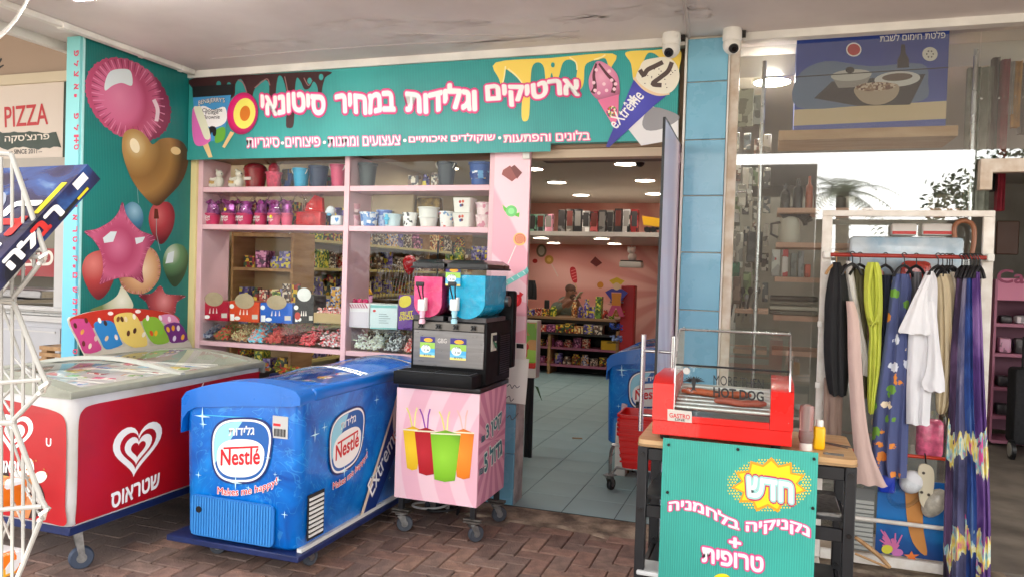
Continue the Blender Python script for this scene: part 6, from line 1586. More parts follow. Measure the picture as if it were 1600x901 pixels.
ppoly("printed_coral", ell(1402, 862, 9, 6, 18), PSb, pm_("coral_lilac", (190, 110, 170)), sp_, .0038)
ppoly("printed_starfish", star(1424, 868, 5, 1, .42, 13, 9, -1.57), PSb, pm_("starfish_orange", (226, 120, 50)), sp_, .004)
ppoly("printed_sail", spline([(1416, 740), (1440, 760), (1442, 820), (1448, 866), (1426, 846), (1416, 800)], 4), PSb, pm_("sail_amber", (206, 140, 70)), sp_, .0044)
gb = T("slatted_board", "grey board with horizontal ridges low in the rack beside the sea print", "board", (.5, RY + .02, .1))
x0 = at(1330, 820, **PSb).x; x1 = at(1366, 820, **PSb).x
mk("sheet", MB().box(x0, x1 - .003, RY + .021, RY + .03, .10, at(1350, 762, **PSb).z), mat("grey_sheet", (110, 112, 110), .5), gb)
for k in range(11):
    mk("ridge", MB().box(x0 + .004, x1 - .006, RY + .010, RY + .0208, .11 + k * .0235, .127 + k * .0235), mat("pale_ridge", (170, 172, 166), .5), gb)
ff = [at(*p, y=RY - .03) for p in spline([(1436, 728), (1448, 725), (1458, 732), (1460, 750), (1457, 775), (1452, 790), (1443, 792), (1437, 780), (1435, 755)], 4)]
t = T("flip_flop", "ivory flip-flop sole hanging from the lower red rod", "flip-flop", at(1447, 725, y=RY - .03))
mk("sole", MB().prism(ff, (0, .016, 0)), mat("ivory_foam", (216, 206, 178), .7), t, ang=30)
for px, py in ((1443, 738), (1440, 768), (1451, 772)):
    p = at(px, py, y=RY - .0305); mk("sole_stud", MB().cyl(p, p + Vector((0, -.004, 0)), .007, n=12), mat("stud_brown", (70, 60, 50), .6), t)
mk("hook", MB().tube([at(1447, 727, y=RY - .02), at(1446, 712, y=RY + .03), at(1445, 708, y=RY + .05)], .004, 6), M_black, t)
t = T("cap_in_plastic", "white cap in a clear plastic bag hanging beside the flip-flop", "cap", at(1420, 745, y=RY - .03))
mk("cap", MB().sph(at(1424, 752, y=RY - .01), (.055, .04, .06), 18, Matrix.Rotation(.5, 4, 'Y')), mat("cap_white", (220, 220, 222), .7), t)
mk("bag", MB().sph(at(1414, 766, y=RY - .01), (.075, .05, .10), 18, Matrix.Rotation(.6, 4, 'Y')), glass("bag_film", (246, 248, 248), 1.5, .15), t)
one("wrapped_shoe", MB().sph(at(1460, 785, y=RY - .01), (.05, .04, .08), 16, Matrix.Rotation(.5, 4, 'Y')), mat("shoe_film", (186, 180, 164), .3, var=.3, scale=30), "shoe in crinkled plastic below the flip-flop beside the tie-dye", "shoe")
one("blue_brush", MB().box(at(1372, 765, y=RY).x, at(1398, 765, y=RY).x, RY - .02, RY + .01, at(1380, 768, y=RY).z, at(1380, 735, y=RY).z, .012, 2), mat("cobalt_plastic", (20, 60, 190), .4), "cobalt blue brush behind the hem of the floral dress", "brush")
hp_ = [at(*p, y=RY - .12) for p in spline([(1336, 838), (1352, 850), (1374, 868), (1391, 886)], 5, False)]
t = T("wooden_hanger", "bare wooden hanger resting at the foot of the rack", "hanger", hp_[0])
mk("arm", MB().tube(hp_, [.008 + .004 * math.sin(k / 15 * 3.14) for k in range(len(hp_))], 8), M_wood, t)
mk("bar", MB().tube([at(1336, 864, y=RY - .12), at(1388, 886, y=RY - .12)], .006, 8), M_wood, t)
# ------------------------------------------------------------------ goods in the display window
S1, S2, S3 = 2.0235, 1.7535, .9065      # shelf tops
def wpx(px, y): return at(px, 330, y=y).x
GW = "goods on the upper window shelves"
def pot(px0, px1, top, base, z, y, mt, label, name="flower_pot", cat="pot", rim=True, taper=.78, square=False, grp=GW, parts=None, h=None):
    a, b = wpx(px0, y), wpx(px1, y); r = (b - a) / 2; hh = h or at((px0 + px1) / 2, top, y=y - r).z - z
    t = T(name, label, cat, ((a + b) / 2, y, z), 0, grp)
    prof = [(r * taper, .0005), (r * .97, hh * .96), (r, hh), (r * .93, hh), (r * taper * .9, hh * .12)]
    if square:
        q = MB(); q.loft([rr_ring((a + b) / 2 - rr, (a + b) / 2 + rr, y - rr, y + rr, z + zz, rr * .22, 3) for rr, zz in prof]); mk("body", q, mt, t, ang=35)
    else:
        mk("body", MB().lathe(prof, ((a + b) / 2, y, z), 22), mt, t)
    if rim and not square:
        mk("rim", MB().lathe([(r * .98, hh * .9), (r * 1.05, hh * .92), (r * 1.05, hh * 1.0), (r * .98, hh * 1.01)], ((a + b) / 2, y, z), 22, cap=False), mt, t)
    return t, (a + b) / 2, r, hh
def crinkle(c, r, h, seed, n=16):
    """gathered cellophane or foil: a ragged, creased flare"""
    q = random.Random(seed); mb = MB(); rows = []
    for j in range(5):
        v = j / 4; ring = []
        for i in range(n):
            a = 6.2832 * i / n; k = q.uniform(.72, 1.15) if j else 1
            rr = r * (1.0 - .45 * math.sin(v * 2.2) + (.5 * v * v if j == 4 else .12 * v)) * k
            ring.append(Vector((c[0] + rr * math.cos(a), c[1] + rr * math.sin(a) * .8, c[2] + h * v * (q.uniform(.8, 1.15) if j == 4 else 1))))
        rows.append(ring)
    return mb.loft(rows, False)
M_foilp = mat("purple_foil", (150, 44, 130), .22, metal=.6, col2=(206, 130, 196), scale=40, detail=2)
M_cello = glass("cellophane", (250, 250, 252), 1.5, .08)
M_pinkpot = mat("pink_tin", (206, 54, 104), .4)
# two bears
for k, (a, b) in enumerate(((327, 352), (357, 383))):
    y = .10; x = (wpx(a, y) + wpx(b, y)) / 2; s_ = 1.0
    t = T("bear_figurine", ("seated white bear figurine holding a basket, " + ("first" if k == 0 else "second") + " from the yellow post"), "figurine", (x, y, S1), 0, "white bear figurines")
    Mw = mat("ceramic_white", (226, 220, 208), .3)
    bd = MB().sph((x + .01, y, S1 + .045), (.038, .036, .046), 16).sph((x + .022, y - .01, S1 + .105), (.028, .027, .026), 14).sph((x + .044, y - .022, S1 + .10), (.014, .012, .011), 10)
    for q in (-1, 1): bd.sph((x + .012, y - .01 + q * .02, S1 + .128), .009, 8)
    mk("body", bd, Mw, t)
    mk("arm", MB().tube([(x + .015, y - .03, S1 + .07), (x - .015, y - .04, S1 + .06), (x - .035, y - .035, S1 + .065)], .012, 8), Mw, t)
    mk("leg", MB().tube([(x + .01, y - .025, S1 + .018), (x - .03, y - .035, S1 + .017), (x - .04, y - .035, S1 + .025)], .015, 8), Mw, t)
    mk("basket", MB().lathe([(.02, .01), (.026, .05), (.024, .052)], (x - .035, y - .02, S1), 14), mat("wicker_tan", (196, 160, 100), .7), t)
    mk("nose", MB().sph((x + .054, y - .028, S1 + .103), .005, 8), M_black, t)
t, x, r, h = pot(382, 413, 262, 289, S1, .12, mat("cherry_jug", (130, 22, 34), .2, coat=.4), "round cherry red jar beside the bear figurines", "round_jar", "jar", False)
mk("dome", MB().sph((x, .12, S1 + h), (r * .96, r * .96, r * .55), 18), MATS["cherry_jug"], t)
mk("label_band", MB().box(x - .03, x + .03, .12 - r - .001, .12 - r + .004, S1 + h * .38, S1 + h * .52), pm_("label_ivory", (220, 206, 200)), t)
t, x, r, h = pot(416, 437, 268, 289, S1, .11, mat("coral_pot", (214, 84, 110), .4, var=.3, scale=40), "coral pink pot with wrapped sweets beside the cherry jar", "gift_pot", "pot")
mk("wrap", crinkle((x, .11, S1 + h * .9), r * 1.1, .09, 3), M_cello, t)
mk("filling", MB().sph((x, .11, S1 + h + .02), (r * .7, r * .7, .05), 12), mat("rose_sweets", (190, 50, 70), .4, var=.4, scale=60), t)
one("dark_toy_pack", MB().box(wpx(440, .2), wpx(456, .2), .18, .24, S1 + .0005, S1 + .15, .01, 1), packmat(110, [(90, 70, 50), (40, 60, 110), (120, 90, 60), (50, 40, 40)], 24), "dim brown and blue toy pack between the coral pot and turquoise bucket", "toy pack")
for a, b, tp, c, lb, k in ((458, 481, 262, (24, 156, 196), "turquoise bucket on the top window shelf", 0), (483, 510, 258, (30, 44, 76), "navy bucket with wrapped toys on the top window shelf", 1), (516, 539, 256, (206, 72, 112), "tall pink bucket against the middle window post", 2), (560, 586, 254, (62, 70, 72), "dark grey bucket right of the middle window post", 3), (682, 710, 252, (54, 60, 68), "charcoal bucket with a bright glint near the blue bucket", 4), (732, 768, 252, (30, 78, 150), "royal blue bucket at the end of the top window shelf", 5)):
    t, x, r, h = pot(a, b, tp, 289, S1, .13, mat("bucket_%d" % k, c, .35, var=.12, scale=14), lb, "toy_bucket", "bucket", True, .74)
    if k == 1: mk("wrap", crinkle((x, .13, S1 + h * .55), r * 1.06, h * .6, 11), M_cello, t)
    if k == 5: mk("printed_band", MB().lathe([(r * .86, h * .30), (r * .965, h * .62)], (x, .13, S1), 22, cap=False), packmat(111, [(226, 196, 60), (236, 236, 240), (30, 60, 130), (90, 150, 200)], 30), t)
    if k in (0, 2, 4): mk("handle", MB().tube([(x + r * 1.04 * math.cos(R(q)), .13 - r * .4, S1 + h * .95 - .05 * math.sin(R(q))) for q in range(0, 181, 15)], .003, 6), M_white, t)
# pink tins with purple foil
for k, (a, b) in enumerate(((321, 343), (349, 370), (372, 394), (399, 417), (420, 438), (440, 457))):
    y = .09 + (.05 if k in (3, 5) else 0)
    t, x, r, h = pot(a, b, 333, 353, S2, y, M_pinkpot if k < 4 else mat("pink_tin_pale", (220, 92, 128), .4), "pink tin with purple foil, %s from the yellow post" % ORD[k], "gift_tin", "gift tin", True, .74, grp="pink gift tins with purple foil")
    mk("foil", crinkle((x, y, S2 + h * .9), r * 1.2, .10, 40 + k), M_foilp, t)
    mk("cellophane", crinkle((x, y, S2 + h * .7), r * 1.35, .15, 50 + k), M_cello, t)
    if k in (0, 1, 2, 3, 4):
        for q, (s_, zf) in enumerate((("אמא", .56), ("יקרה", .28))):
            text(s_, Vector((x - r * .5, y - r * .99, S2 + h * zf)), (1, 0, 0), (0, 0, 1), r * 1.0, h * .2, [(.02, M_wht, .001)], t, N=Vector((0, -1, 0)))
    if k in (1, 4): mk("price_dot", MB().cyl((x + r * .3, y - r * 1.25, S2 + h * (1.3 if k == 1 else .7)), (x + r * .3, y - r * 1.25 - .002, S2 + h * (1.3 if k == 1 else .7)), .011, n=14), pm_("dot_yellow", (240, 220, 40)), t)
y = .11; x0, x1 = wpx(467, y), wpx(506, y)
t = T("gift_bag", "red wrapped gift bag in clear foil on the second window shelf", "gift bag", ((x0 + x1) / 2, y, S2))
mk("bag", MB().box(x0, x1, y - .04, y + .04, S2 + .0005, S2 + .10, .012, 2), mat("red_satin", (178, 14, 26), .3, var=.3, scale=20), t)
mk("cloth", MB().prism([(x0 + .05, y, S2 + .10), (x1 - .01, y, S2 + .09), (x1 - .02, y, S2 + .20), (x1 - .08, y, S2 + .22), (x0 + .06, y, S2 + .15)], (0, .03, 0)), mat("red_felt", (196, 20, 24), .8), t)
mk("foil", crinkle(((x0 + x1) / 2, y, S2 + .06), .085, .17, 77, 20), M_cello, t)
# white dog figurine with planter
x = wpx(524, y); Mw = MATS["ceramic_white"]
t = T("dog_planter", "white dog figurine planter with blue heart beside the middle post", "planter", (x, y, S2))
mk("body", MB().box(x - .022, x + .065, y - .035, y + .03, S2 + .0005, S2 + .075, .016, 3), mat("glazed_white", (214, 222, 228), .3), t)
mk("head", MB().sph((x - .03, y - .01, S2 + .11), (.034, .03, .032), 16).sph((x - .052, y - .02, S2 + .10), (.016, .015, .013), 10).sph((x - .02, y + .012, S2 + .10), (.012, .01, .026), 8), MATS["glazed_white"], t)
hm = MB(); hm.face([Vector((x + .035 + .016 * heart2(k / 24 * 6.283)[0], y - .0365, S2 + .045 + .018 * heart2(k / 24 * 6.283)[1])) for k in range(24)]); mk("blue_heart", hm, pm_("heart_blue", (60, 130, 200)), t, smooth=False)
mk("bow", MB().sph((x - .032, y - .03, S2 + .08), (.02, .008, .01), 8), pm_("bow_blue", (90, 160, 200)), t)
# right bay of the second shelf
def pm2(k, cols, sc=40): return packmat(120 + k, cols, sc, .35)
W3 = [(232, 230, 226)] * 3
pot(546, 563, 336, 353, S2, .10, pm2(0, [(226, 180, 190), (240, 210, 214), (206, 140, 156)]), "lower of two pink woven pots behind the middle post", "woven_pot", "pot", grp="white and pastel pots"); pot(546, 563, 322, 337, S2 + .095, .10, pm2(1, [(230, 190, 196), (240, 214, 214), (210, 150, 160)]), "upper of two pink woven pots behind the middle post", "woven_pot", "pot", grp="white and pastel pots", h=.06)
pot(564, 590, 331, 353, S2, .085, pm2(2, [(70, 120, 190), (226, 232, 240), (120, 160, 210), (236, 236, 230)]), "oval blue and white striped dish on the second shelf", "striped_dish", "dish", taper=.8)
pot(590, 612, 328, 353, S2, .16, pm2(3, [(120, 150, 206), (176, 196, 226), (90, 120, 190)]), "periwinkle pot set back behind the striped dish", "small_pot", "pot")
t, x, r, h = pot(601, 627, 334, 353, S2, .085, mat("ice_blue_glaze", (196, 220, 226), .3), "pale blue pot with a turquoise ribbon bow", "ribbon_pot", "pot")
mk("ribbon", MB().box(x - .022, x - .004, .085 - r - .004, .085 - r + .01, S2 + .01, S2 + h * .95).sph((x - .012, .085 - r, S2 + h * .6), (.024, .008, .014), 10), pm_("ribbon_cyan", (70, 170, 206)), t)
pot(630, 652, 332, 353, S2, .085, pm2(4, [(236, 236, 232)] * 4 + [(60, 60, 66), (226, 226, 222)], 70), "white pot with small black floral pattern", "floral_pot", "pot")
pot(656, 684, 338, 353, S2, .09, mat("white_glaze", (226, 226, 220), .3), "lower of two nested white pots with little faces", "white_pot", "pot", grp="nested white pots"); pot(655, 685, 325, 338, S2 + .062, .09, MATS["white_glaze"], "upper of two nested white pots with little faces", "white_pot", "pot", grp="nested white pots", taper=.9, h=.068)
pot(687, 710, 330, 353, S2, .09, pm2(5, W3 + [(226, 226, 222), (206, 90, 80), (120, 160, 200)], 60), "white pot with colourful dots along its foot", "dotted_pot", "pot")
for k, (z, tp) in enumerate(((S2, 334), (S2 + .094, 313))):
    t, x, r, h = pot(712, 741, tp, 353, z, .10, mat("square_pot_white", (228, 224, 216), .35), ("lower" if k == 0 else "upper") + " of two square white pots with a red butterfly", "square_pot", "pot", False, .84, True, "square pots with butterflies", h=.092 if k == 0 else .096)
    for q, (dx, dz, c) in enumerate(((-.010, .012, (190, 40, 40)), (.010, .014, (214, 90, 50)), (-.004, -.012, (60, 90, 160)), (.006, -.010, (120, 40, 60)))):
        e = MB(); e.face([Vector((x + dx + .009 * math.cos(a * .6283), .10 - r * .965, z + h * .6 + dz + .010 * math.sin(a * .6283))) for a in range(10)]); mk("butterfly_wing", e, pm_("wing_%d" % q, c), t, smooth=False)
for k, (z, tp) in enumerate(((S2, 337), (S2 + .082, 320))):
    pot(744, 772, tp, 353, z, .10, pm2(6, [(232, 206, 208), (226, 196, 200), (236, 216, 216), (206, 130, 150)], 50), ("lower" if k == 0 else "upper") + " of two pink bunny pots against the end post", "bunny_pot", "pot", True, .82, grp="pink stacked pots", h=.08)
one("brown_paper_bag", MB().box(wpx(583, .22), wpx(648, .22), .20, .26, S2 + .0005, S2 + .235, .008, 1, M=None), mat("kraft_paper", (176, 156, 126), .8, var=.1, scale=6, bump=.2, bscale=20), "large brown paper bag behind the pastel pots", "paper bag")
one("gold_wrapped_hamper", MB().box(wpx(652, .22), wpx(690, .22), .19, .26, S2 + .0005, S2 + .21, .02, 2), mat("gold_foil", (150, 120, 60), .3, metal=.5, col2=(90, 70, 40), scale=30), "gold wrapped hamper behind the nested white pots", "hamper")

# cartons with round tops on the ledge; candies in clear bins below
def oval_carton(px0, px1, pt, pb, oc, ocw, c, label, oct=None, oh=20, z=1.06):
    y = .05; a, b = at(px0, 490, y=y).x, at(px1, 490, y=y).x; z1, z0 = at((px0 + px1) / 2, pt, y=y).z, at((px0 + px1) / 2, pb, y=y).z
    t = T("display_carton", label, "display carton", ((a + b) / 2, y, z0), 0, "open display cartons on the window ledge")
    m_ = mat("carton_%d_%d_%d" % c, c, .4, var=.06, scale=8)
    mk("carton", MB().box(a + .002, b - .002, y, y + .16, z0, z1, .002, 1), m_, t)
    p = at(*oc, y=y - .004); w, h = ocw[0] / 232, ocw[1] / 232
    e = MB(); e.prism([Vector((p.x + w * math.cos(k * .2094), y - .004, p.z + h * math.sin(k * .2094))) for k in range(30)], (0, .003, 0))
    mk("card_disc", e, mat("card_disc_%d" % (1 if oct else 0), oct or (176, 158, 128), .8, var=.06, scale=20), t, ang=30)
    py = dict(y=y - .0002); w_ = px1 - px0
    ppoly("carton_label", [(px0 + .04 * w_, pb - 12), (px0 + .17 * w_, pb - 12), (px0 + .17 * w_, pb - 2), (px0 + .04 * w_, pb - 2)], py, M_wht, t, .0006)
    ppoly("carton_label", ell(px0 + .27 * w_, pb - 5.5, .10 * w_, 3, 14), py, M_wht, t, .0006)
    ppoly("carton_label", [(px0 + .76 * w_, pb - 11), (px0 + .95 * w_, pb - 11), (px0 + .95 * w_, pb - 4), (px0 + .76 * w_, pb - 4)], py, pm_("label_silver", (206, 200, 190)), t, .0006)
    ppoly("carton_emblem", ell(px0 + .09 * w_, pb - 24, 3.6, 3.6, 14), py, M_wht, t, .0006)
    for k in range(3): ppoly("carton_flame", strip([(px0 + (.36 + k * .12) * w_, pb - 11), (px0 + (.38 + k * .11) * w_, pb - 19)], [2.4, .5]), py, pm_("flame_pale", (236, 226, 220)), t, .0006)
    return t
oval_carton(311, 357, 470, 500, (334, 467), (19, 12), (178, 20, 52), "crimson display carton with brown oval flap, first on the ledge")
oval_carton(358, 405, 471, 502, (382, 470), (19.5, 13), (214, 70, 30), "orange display carton with brown oval flap")
oval_carton(406, 457, 473, 504, (432, 472), (19.5, 12), (20, 96, 196), "blue display carton with brown oval flap")
t = oval_carton(460, 490, 460, 504, (475, 460), (13, 11), (24, 24, 28), "black display carton with white round flap", (226, 226, 222))
ppoly("printed_fruit", ell(465, 493, 4.5, 6, 16), dict(y=.0495), pm_("fruit_red", (190, 50, 40)), t, .001)
ptext("20", (489 - 24, 470), (480, 470.5), (465, 466), dict(y=.0495), [(0, pm_("label_silver", (206, 200, 190)), .001)], t) if False else None
def simple_box(name, px0, px1, pt, pb, y, d, mt, label, cat):
    a, b = at(px0, 490, y=y).x, at(px1, 490, y=y).x; z1, z0 = at((px0 + px1) / 2, pt, y=y).z, at((px0 + px1) / 2, pb, y=y).z
    return one(name, MB().box(a, b, y, y + d, z0, z1, .002, 1), mt, label, cat), a, b, z0, z1
o, a, b, z0, z1 = simple_box("candy_tray", 490, 537, 489, 505, .05, .14, mat("tan_card", (186, 160, 116), .8), "tan tray box heaped with red wrapped sweets", "tray box")
hp2 = MB(); q = random.Random(4)
for k in range(60): hp2.ico((q.uniform(a + .015, b - .015), q.uniform(.06, .18), z1 + q.uniform(-.005, .035)), (.014, .010, .010), 1)
mk("wrapped_sweet", hp2, mat("red_white_sweets", (206, 60, 60), .35, col2=(236, 220, 214), scale=70, detail=1), o)["kind"] = "stuff"
o, a, b, z0, z1 = simple_box("striped_carton", 540, 577, 473, 511, .04, .15, mat("stripe_white", (228, 224, 226), .4), "white carton with magenta diagonal stripes on the ledge", "carton")
for k in range(9):
    px = 541 + k * 4
    ppoly("stripe", [(px, 481), (px + 2, 481), (px + 2 - 4, 474), (px - 4, 474)] if px > 544 else [(px, 481), (px + 2, 481), (px + 1, 476), (px, 476)], dict(y=.0395), pm_("stripe_magenta", (170, 30, 90)), o, .001)
ppoly("stripe_field", [(541, 486), (576, 487), (576, 510), (541, 509)], dict(y=.0395), pm_("field_lilac", (214, 206, 214)), o, .0008)
bl = MB()
for k in range(3): bl.sph((a + .03 + k * .045, .10, z1 + .008), .022, 14)
mk("candy_ball", bl, mat("magenta_balls", (190, 40, 96), .3), o)
o, a, b, z0, z1 = simple_box("mint_carton", 578, 621, 475, 514, .04, .15, mat("mint_white", (210, 226, 226), .4), "pale mint carton with small red mark on the ledge", "carton")
ppoly("mint_band", [(579, 476), (620, 477), (620, 481), (579, 480)], dict(y=.0395), pm_("mint_teal", (130, 196, 190)), o, .0008)
ppoly("red_mark", ell(585, 485, 2.5, 2, 12), dict(y=.0395), pm_("mark_red", (206, 50, 50)), o, .001)
for k in range(5): ppoly("printed_line", strip([(592, 490 + k * 3.4), (604 + (k % 3) * 3, 490.3 + k * 3.4)], .8), dict(y=.0395), pm_("line_grey", (120, 140, 144)), o, .001)
ppoly("mint_foot", [(579, 511), (620, 512), (620, 514), (579, 513)], dict(y=.0395), pm_("mint_teal", (130, 196, 190)), o, .001)
o, a, b, z0, z1 = simple_box("snack_carton", 622, 656, 461, 515, .03, .15, mat("grape_purple", (98, 44, 140), .4), "purple snack carton partly behind the slush machine", "carton")
ppoly("print_flash", spline([(624, 476), (626, 464), (640, 462), (642, 474), (632, 480)], 3), dict(y=.0295), pm_("flash_yellow", (226, 206, 60)), o, .001)
ptext("FRUIT", (626, 494), (645, 492), (626, 487), dict(y=.0295), [(.03, pm_("flash_yellow", (226, 206, 60)), .001)], o)
ptext("SNACKS", (624, 500), (646, 498), (624, 494), dict(y=.0295), [(.03, pm_("flash_yellow", (226, 206, 60)), .001)], o)

def bin_of(px0, px1, pt, pb, label, kind, c, c2, seed, n=90, r=.011):
    y = .03; a, b = at(px0, 520, y=y).x + .003, at(px1, 520, y=y).x - .003; z1 = at((px0 + px1) / 2, pt, y=y).z; z0 = .9065
    t = T("candy_bin", label, "candy bin", ((a + b) / 2, y, z0), 0, "clear candy bins in the window")
    for bx in ((a, b, y, y + .004, z0, z1), (a, b, y + .20, y + .204, z0, z1), (a, a + .003, y + .0041, y + .1999, z0, z1), (b - .003, b, y + .0041, y + .1999, z0, z1), (a + .0031, b - .0031, y + .0041, y + .1999, z0, z0 + .003)):
        mk("wall", MB().box(*bx), M_acryl, t)
    q = random.Random(seed); mb = MB()
    for k in range(n):
        f = q.random(); p = (q.uniform(a + .014, b - .014), y + .012 + .17 * f * f, z0 + .012 + (z1 - z0) * (.15 + .5 * f) * q.random() + .02 * f)
        if kind == 'ball': mb.ico(p, r, 1)
        elif kind == 'stick': mb.cyl(p, (p[0] + q.uniform(-.03, .03), p[1] + q.uniform(-.01, .02), p[2] + q.uniform(-.01, .02)), r * .5, n=5)
        else: mb.ico(p, (r * q.uniform(.8, 1.5), r * q.uniform(.6, 1), r * q.uniform(.5, .9)), 1)
    mk("candy", mb, mat("candy_%d" % seed, tuple(min(250, int(v * 1.25)) for v in c), .35, col2=tuple(min(250, int(v * 1.25)) for v in c2), scale=55, detail=1), t)["kind"] = "stuff"
BN = [(311, 330, "blister packs in pale wrap", 'bean', (150, 150, 160), (60, 60, 90)), (331, 356, "green and red strawberries", 'ball', (190, 40, 50), (70, 120, 60)), (357, 384, "pale striped sticks", 'stick', (214, 190, 150), (150, 90, 60)), (385, 411, "turquoise and coral marshmallows", 'ball', (60, 180, 206), (236, 110, 90)), (412, 438, "pinkish ribbons", 'stick', (206, 110, 100), (176, 70, 70)), (439, 464, "dark liquorice", 'stick', (70, 40, 44), (150, 70, 70)), (465, 493, "small red drops", 'bean', (206, 44, 60), (236, 130, 130)), (494, 536, "red and white hearts", 'bean', (236, 220, 216), (206, 50, 60)), (548, 596, "white sugared strips", 'stick', (226, 222, 206), (190, 190, 170)), (597, 628, "black and white pearls", 'ball', (40, 40, 44), (214, 210, 200)), (629, 650, "red and white pearls", 'ball', (196, 30, 36), (230, 180, 170))]
for k, (a, b, w, kd, c, c2) in enumerate(BN):
    bin_of(a, b, 503 if k < 8 else 512, 540, "clear bin of " + w + " on the window ledge", kd, c, c2, 300 + k, 190 if kd == 'stick' else 170, .016 if k == 3 else .010 if k > 8 else .011)
# crates below the ledge
for k, (a, b, c, nm) in enumerate(((-3.85, -3.45, (60, 50, 46), "brown"), (-3.35, -2.85, (24, 44, 100), "navy"), (-2.65, -2.2, (30, 36, 70), "dark blue"))):
    one("stock_crate", MB().box(a, b, .03, .25, .4515, .70, .01, 1), mat("crate_%d" % k, c, .4, var=.15, scale=5), nm + " stock crate under the window ledge behind the freezers", "crate")
gp = MB(); q = random.Random(9)
for k in range(40): gp.ico((q.uniform(-3.5, -3.05), q.uniform(.04, .2), .705 + q.uniform(0, .05)), (.02, .014, .012), 1)
one("sweet_heap", gp, mat("heap_mix", (120, 150, 50), .4, col2=(190, 60, 40), scale=40, detail=1), "green and red sweets heaped on the crates below the ledge", "sweets")["kind"] = "stuff"

# ------------------------------------------------------------------ shelving inside the shop, seen through the window
wu = T("wooden_shelf_unit", "pale wooden shelf unit standing inside behind the window", "shelf unit", (-4.0, .7, 0))
ux0, ux1, uy = -4.22, -3.66, .70
mk("side", MB().box(ux0 - .02, ux0, uy, uy + .3, 0, 1.74), M_wood, wu); mk("side", MB().box(ux1, ux1 + .025, uy, uy + .3, 0, 1.74), M_wood, wu)
mk("back", MB().box(ux0, ux1, uy + .28, uy + .30, .0, 1.74), mat("unit_back", (176, 146, 106), .7), wu)
for z in (.55, .95, 1.15, 1.42, 1.70): mk("shelf", MB().box(ux0 + .0005, ux1 - .0005, uy + .002, uy + .279, z, z + .025), M_wood, wu)
PACKS = [[(90, 70, 150), (60, 50, 110), (226, 206, 60), (150, 140, 190)], [(60, 90, 60), (226, 190, 60), (150, 40, 40), (40, 50, 40)], [(190, 60, 50), (230, 200, 170), (90, 40, 40)], [(220, 210, 190), (120, 90, 70), (70, 60, 60)], [(40, 70, 140), (206, 206, 210), (226, 170, 60)], [(200, 120, 50), (120, 60, 40), (240, 220, 160)], [(110, 150, 60), (60, 90, 40), (226, 216, 80)], [(140, 60, 110), (226, 150, 190), (80, 40, 70)]]
def row(name, cat, where, grp, x0, x1, y0, y1, z, n, hmin, hmax, seed, along='x', depth=.12, kinds=None, gap=.004):
    """a row of separate packs standing on a shelf"""
    q = random.Random(seed)
    for k in range(n):
        f0, f1 = k / n, (k + 1) / n
        h = q.uniform(hmin, hmax); pk = PACKS[q.randrange(8)]; mt = packmat(200 + q.randrange(24), pk, q.choice((34, 48, 64)))
        if along == 'x': a, b, c, d = x0 + (x1 - x0) * f0 + gap, x0 + (x1 - x0) * f1 - gap, y0, y0 + depth
        else: a, b, c, d = x0, x0 + depth, y0 + (y1 - y0) * f0 + gap, y0 + (y1 - y0) * f1 - gap
        kd = q.choice(kinds or ("box", "box", "jar"))
        if kd == "jar":
            r = min(b - a, d - c) / 2
            mb = MB().lathe([(r * .95, 0), (r, h * .1), (r, h * .72), (r * .7, h * .8), (r * .72, h)], ((a + b) / 2, (c + d) / 2, z + .0008), 14)
        elif kd == "bag":
            mb = MB().lathe([(.42, 0), (.5, .3), (.46, .7), (.5, 1)], n=12, sy=.5)
            for v in mb.bm.verts: v.co = Vector(((a + b) / 2 + v.co.x * (b - a), (c + d) / 2 + v.co.y * (d - c), z + .0008 + v.co.z * h))
        else: mb = MB().box(a, b, c, d, z + .0008, z + h, .003, 1)
        one(name if kd == "box" else name.split("_")[0] + "_" + kd, mb, mt, "%s %s from the %s %s" % (ORD[k % 20] if k < 20 else "last", cat, "left" if along == 'x' else "near end", where), cat, grp)
row("sweet_box", "sweet box", "on the top board of the wooden shelf unit", "packs on the wooden unit", ux0 + .05, ux1 - .04, uy + .06, 0, 1.445, 4, .09, .16, 1)
row("sweet_tub", "sweet tub", "on the middle board of the wooden shelf unit", "packs on the wooden unit", ux0 + .03, ux1 - .03, uy + .04, 0, 1.175, 5, .07, .11, 2, kinds=("jar", "box"))
row("sweet_pack", "sweet pack", "on the lower board of the wooden shelf unit", "packs on the wooden unit", ux0 + .03, ux1 - .03, uy + .04, 0, .975, 5, .07, .12, 3)
ws = T("wall_shelving", "long shelves full of sweets along the inner wall of the shop", "shelving", (-4.1, 3, 0))
M_ysh = mat("yellow_shelf_edge", (206, 190, 120), .5)
for z in (.62, .92, 1.20, 1.46, 1.72): mk("shelf", MB().box(-4.29, -3.92, 1.04, 5.3, z - .025, z), M_ysh, ws)
for y in (1.02, 2.45, 3.9, 5.3): mk("upright", MB().box(-4.29, -3.93, y, y + .018, 0, 2.0), M_wood, ws)
for j, (z, h0, h1, nm) in enumerate(((.62, .12, .22, "lowest"), (.92, .12, .2, "second"), (1.20, .12, .2, "third"), (1.46, .10, .2, "fourth"), (1.72, .12, .25, "top"))):
    row("wall_pack", "sweet pack", "on the %s long wall shelf" % nm, "packs on the long wall shelves", -4.12, 0, 1.06, 5.25, z, 18, h0, h1, 20 + j, 'y', .15, ("box", "jar", "bag"))
row("back_pack", "gift pack", "at the back of the near top window shelf", "packs at the back of the window shelves", -3.55, -2.80, .23, 0, S1, 7, .09, .17, 71, depth=.05)
row("back_pack", "gift pack", "at the back of the second window shelf", "packs at the back of the window shelves", -3.88, -2.80, .24, 0, S2, 9, .11, .2, 72, depth=.05)
row("back_pack", "gift pack", "at the back of the far top window shelf", "packs at the back of the window shelves", -2.4, -2.05, .24, 0, S1, 4, .08, .15, 73, depth=.05)
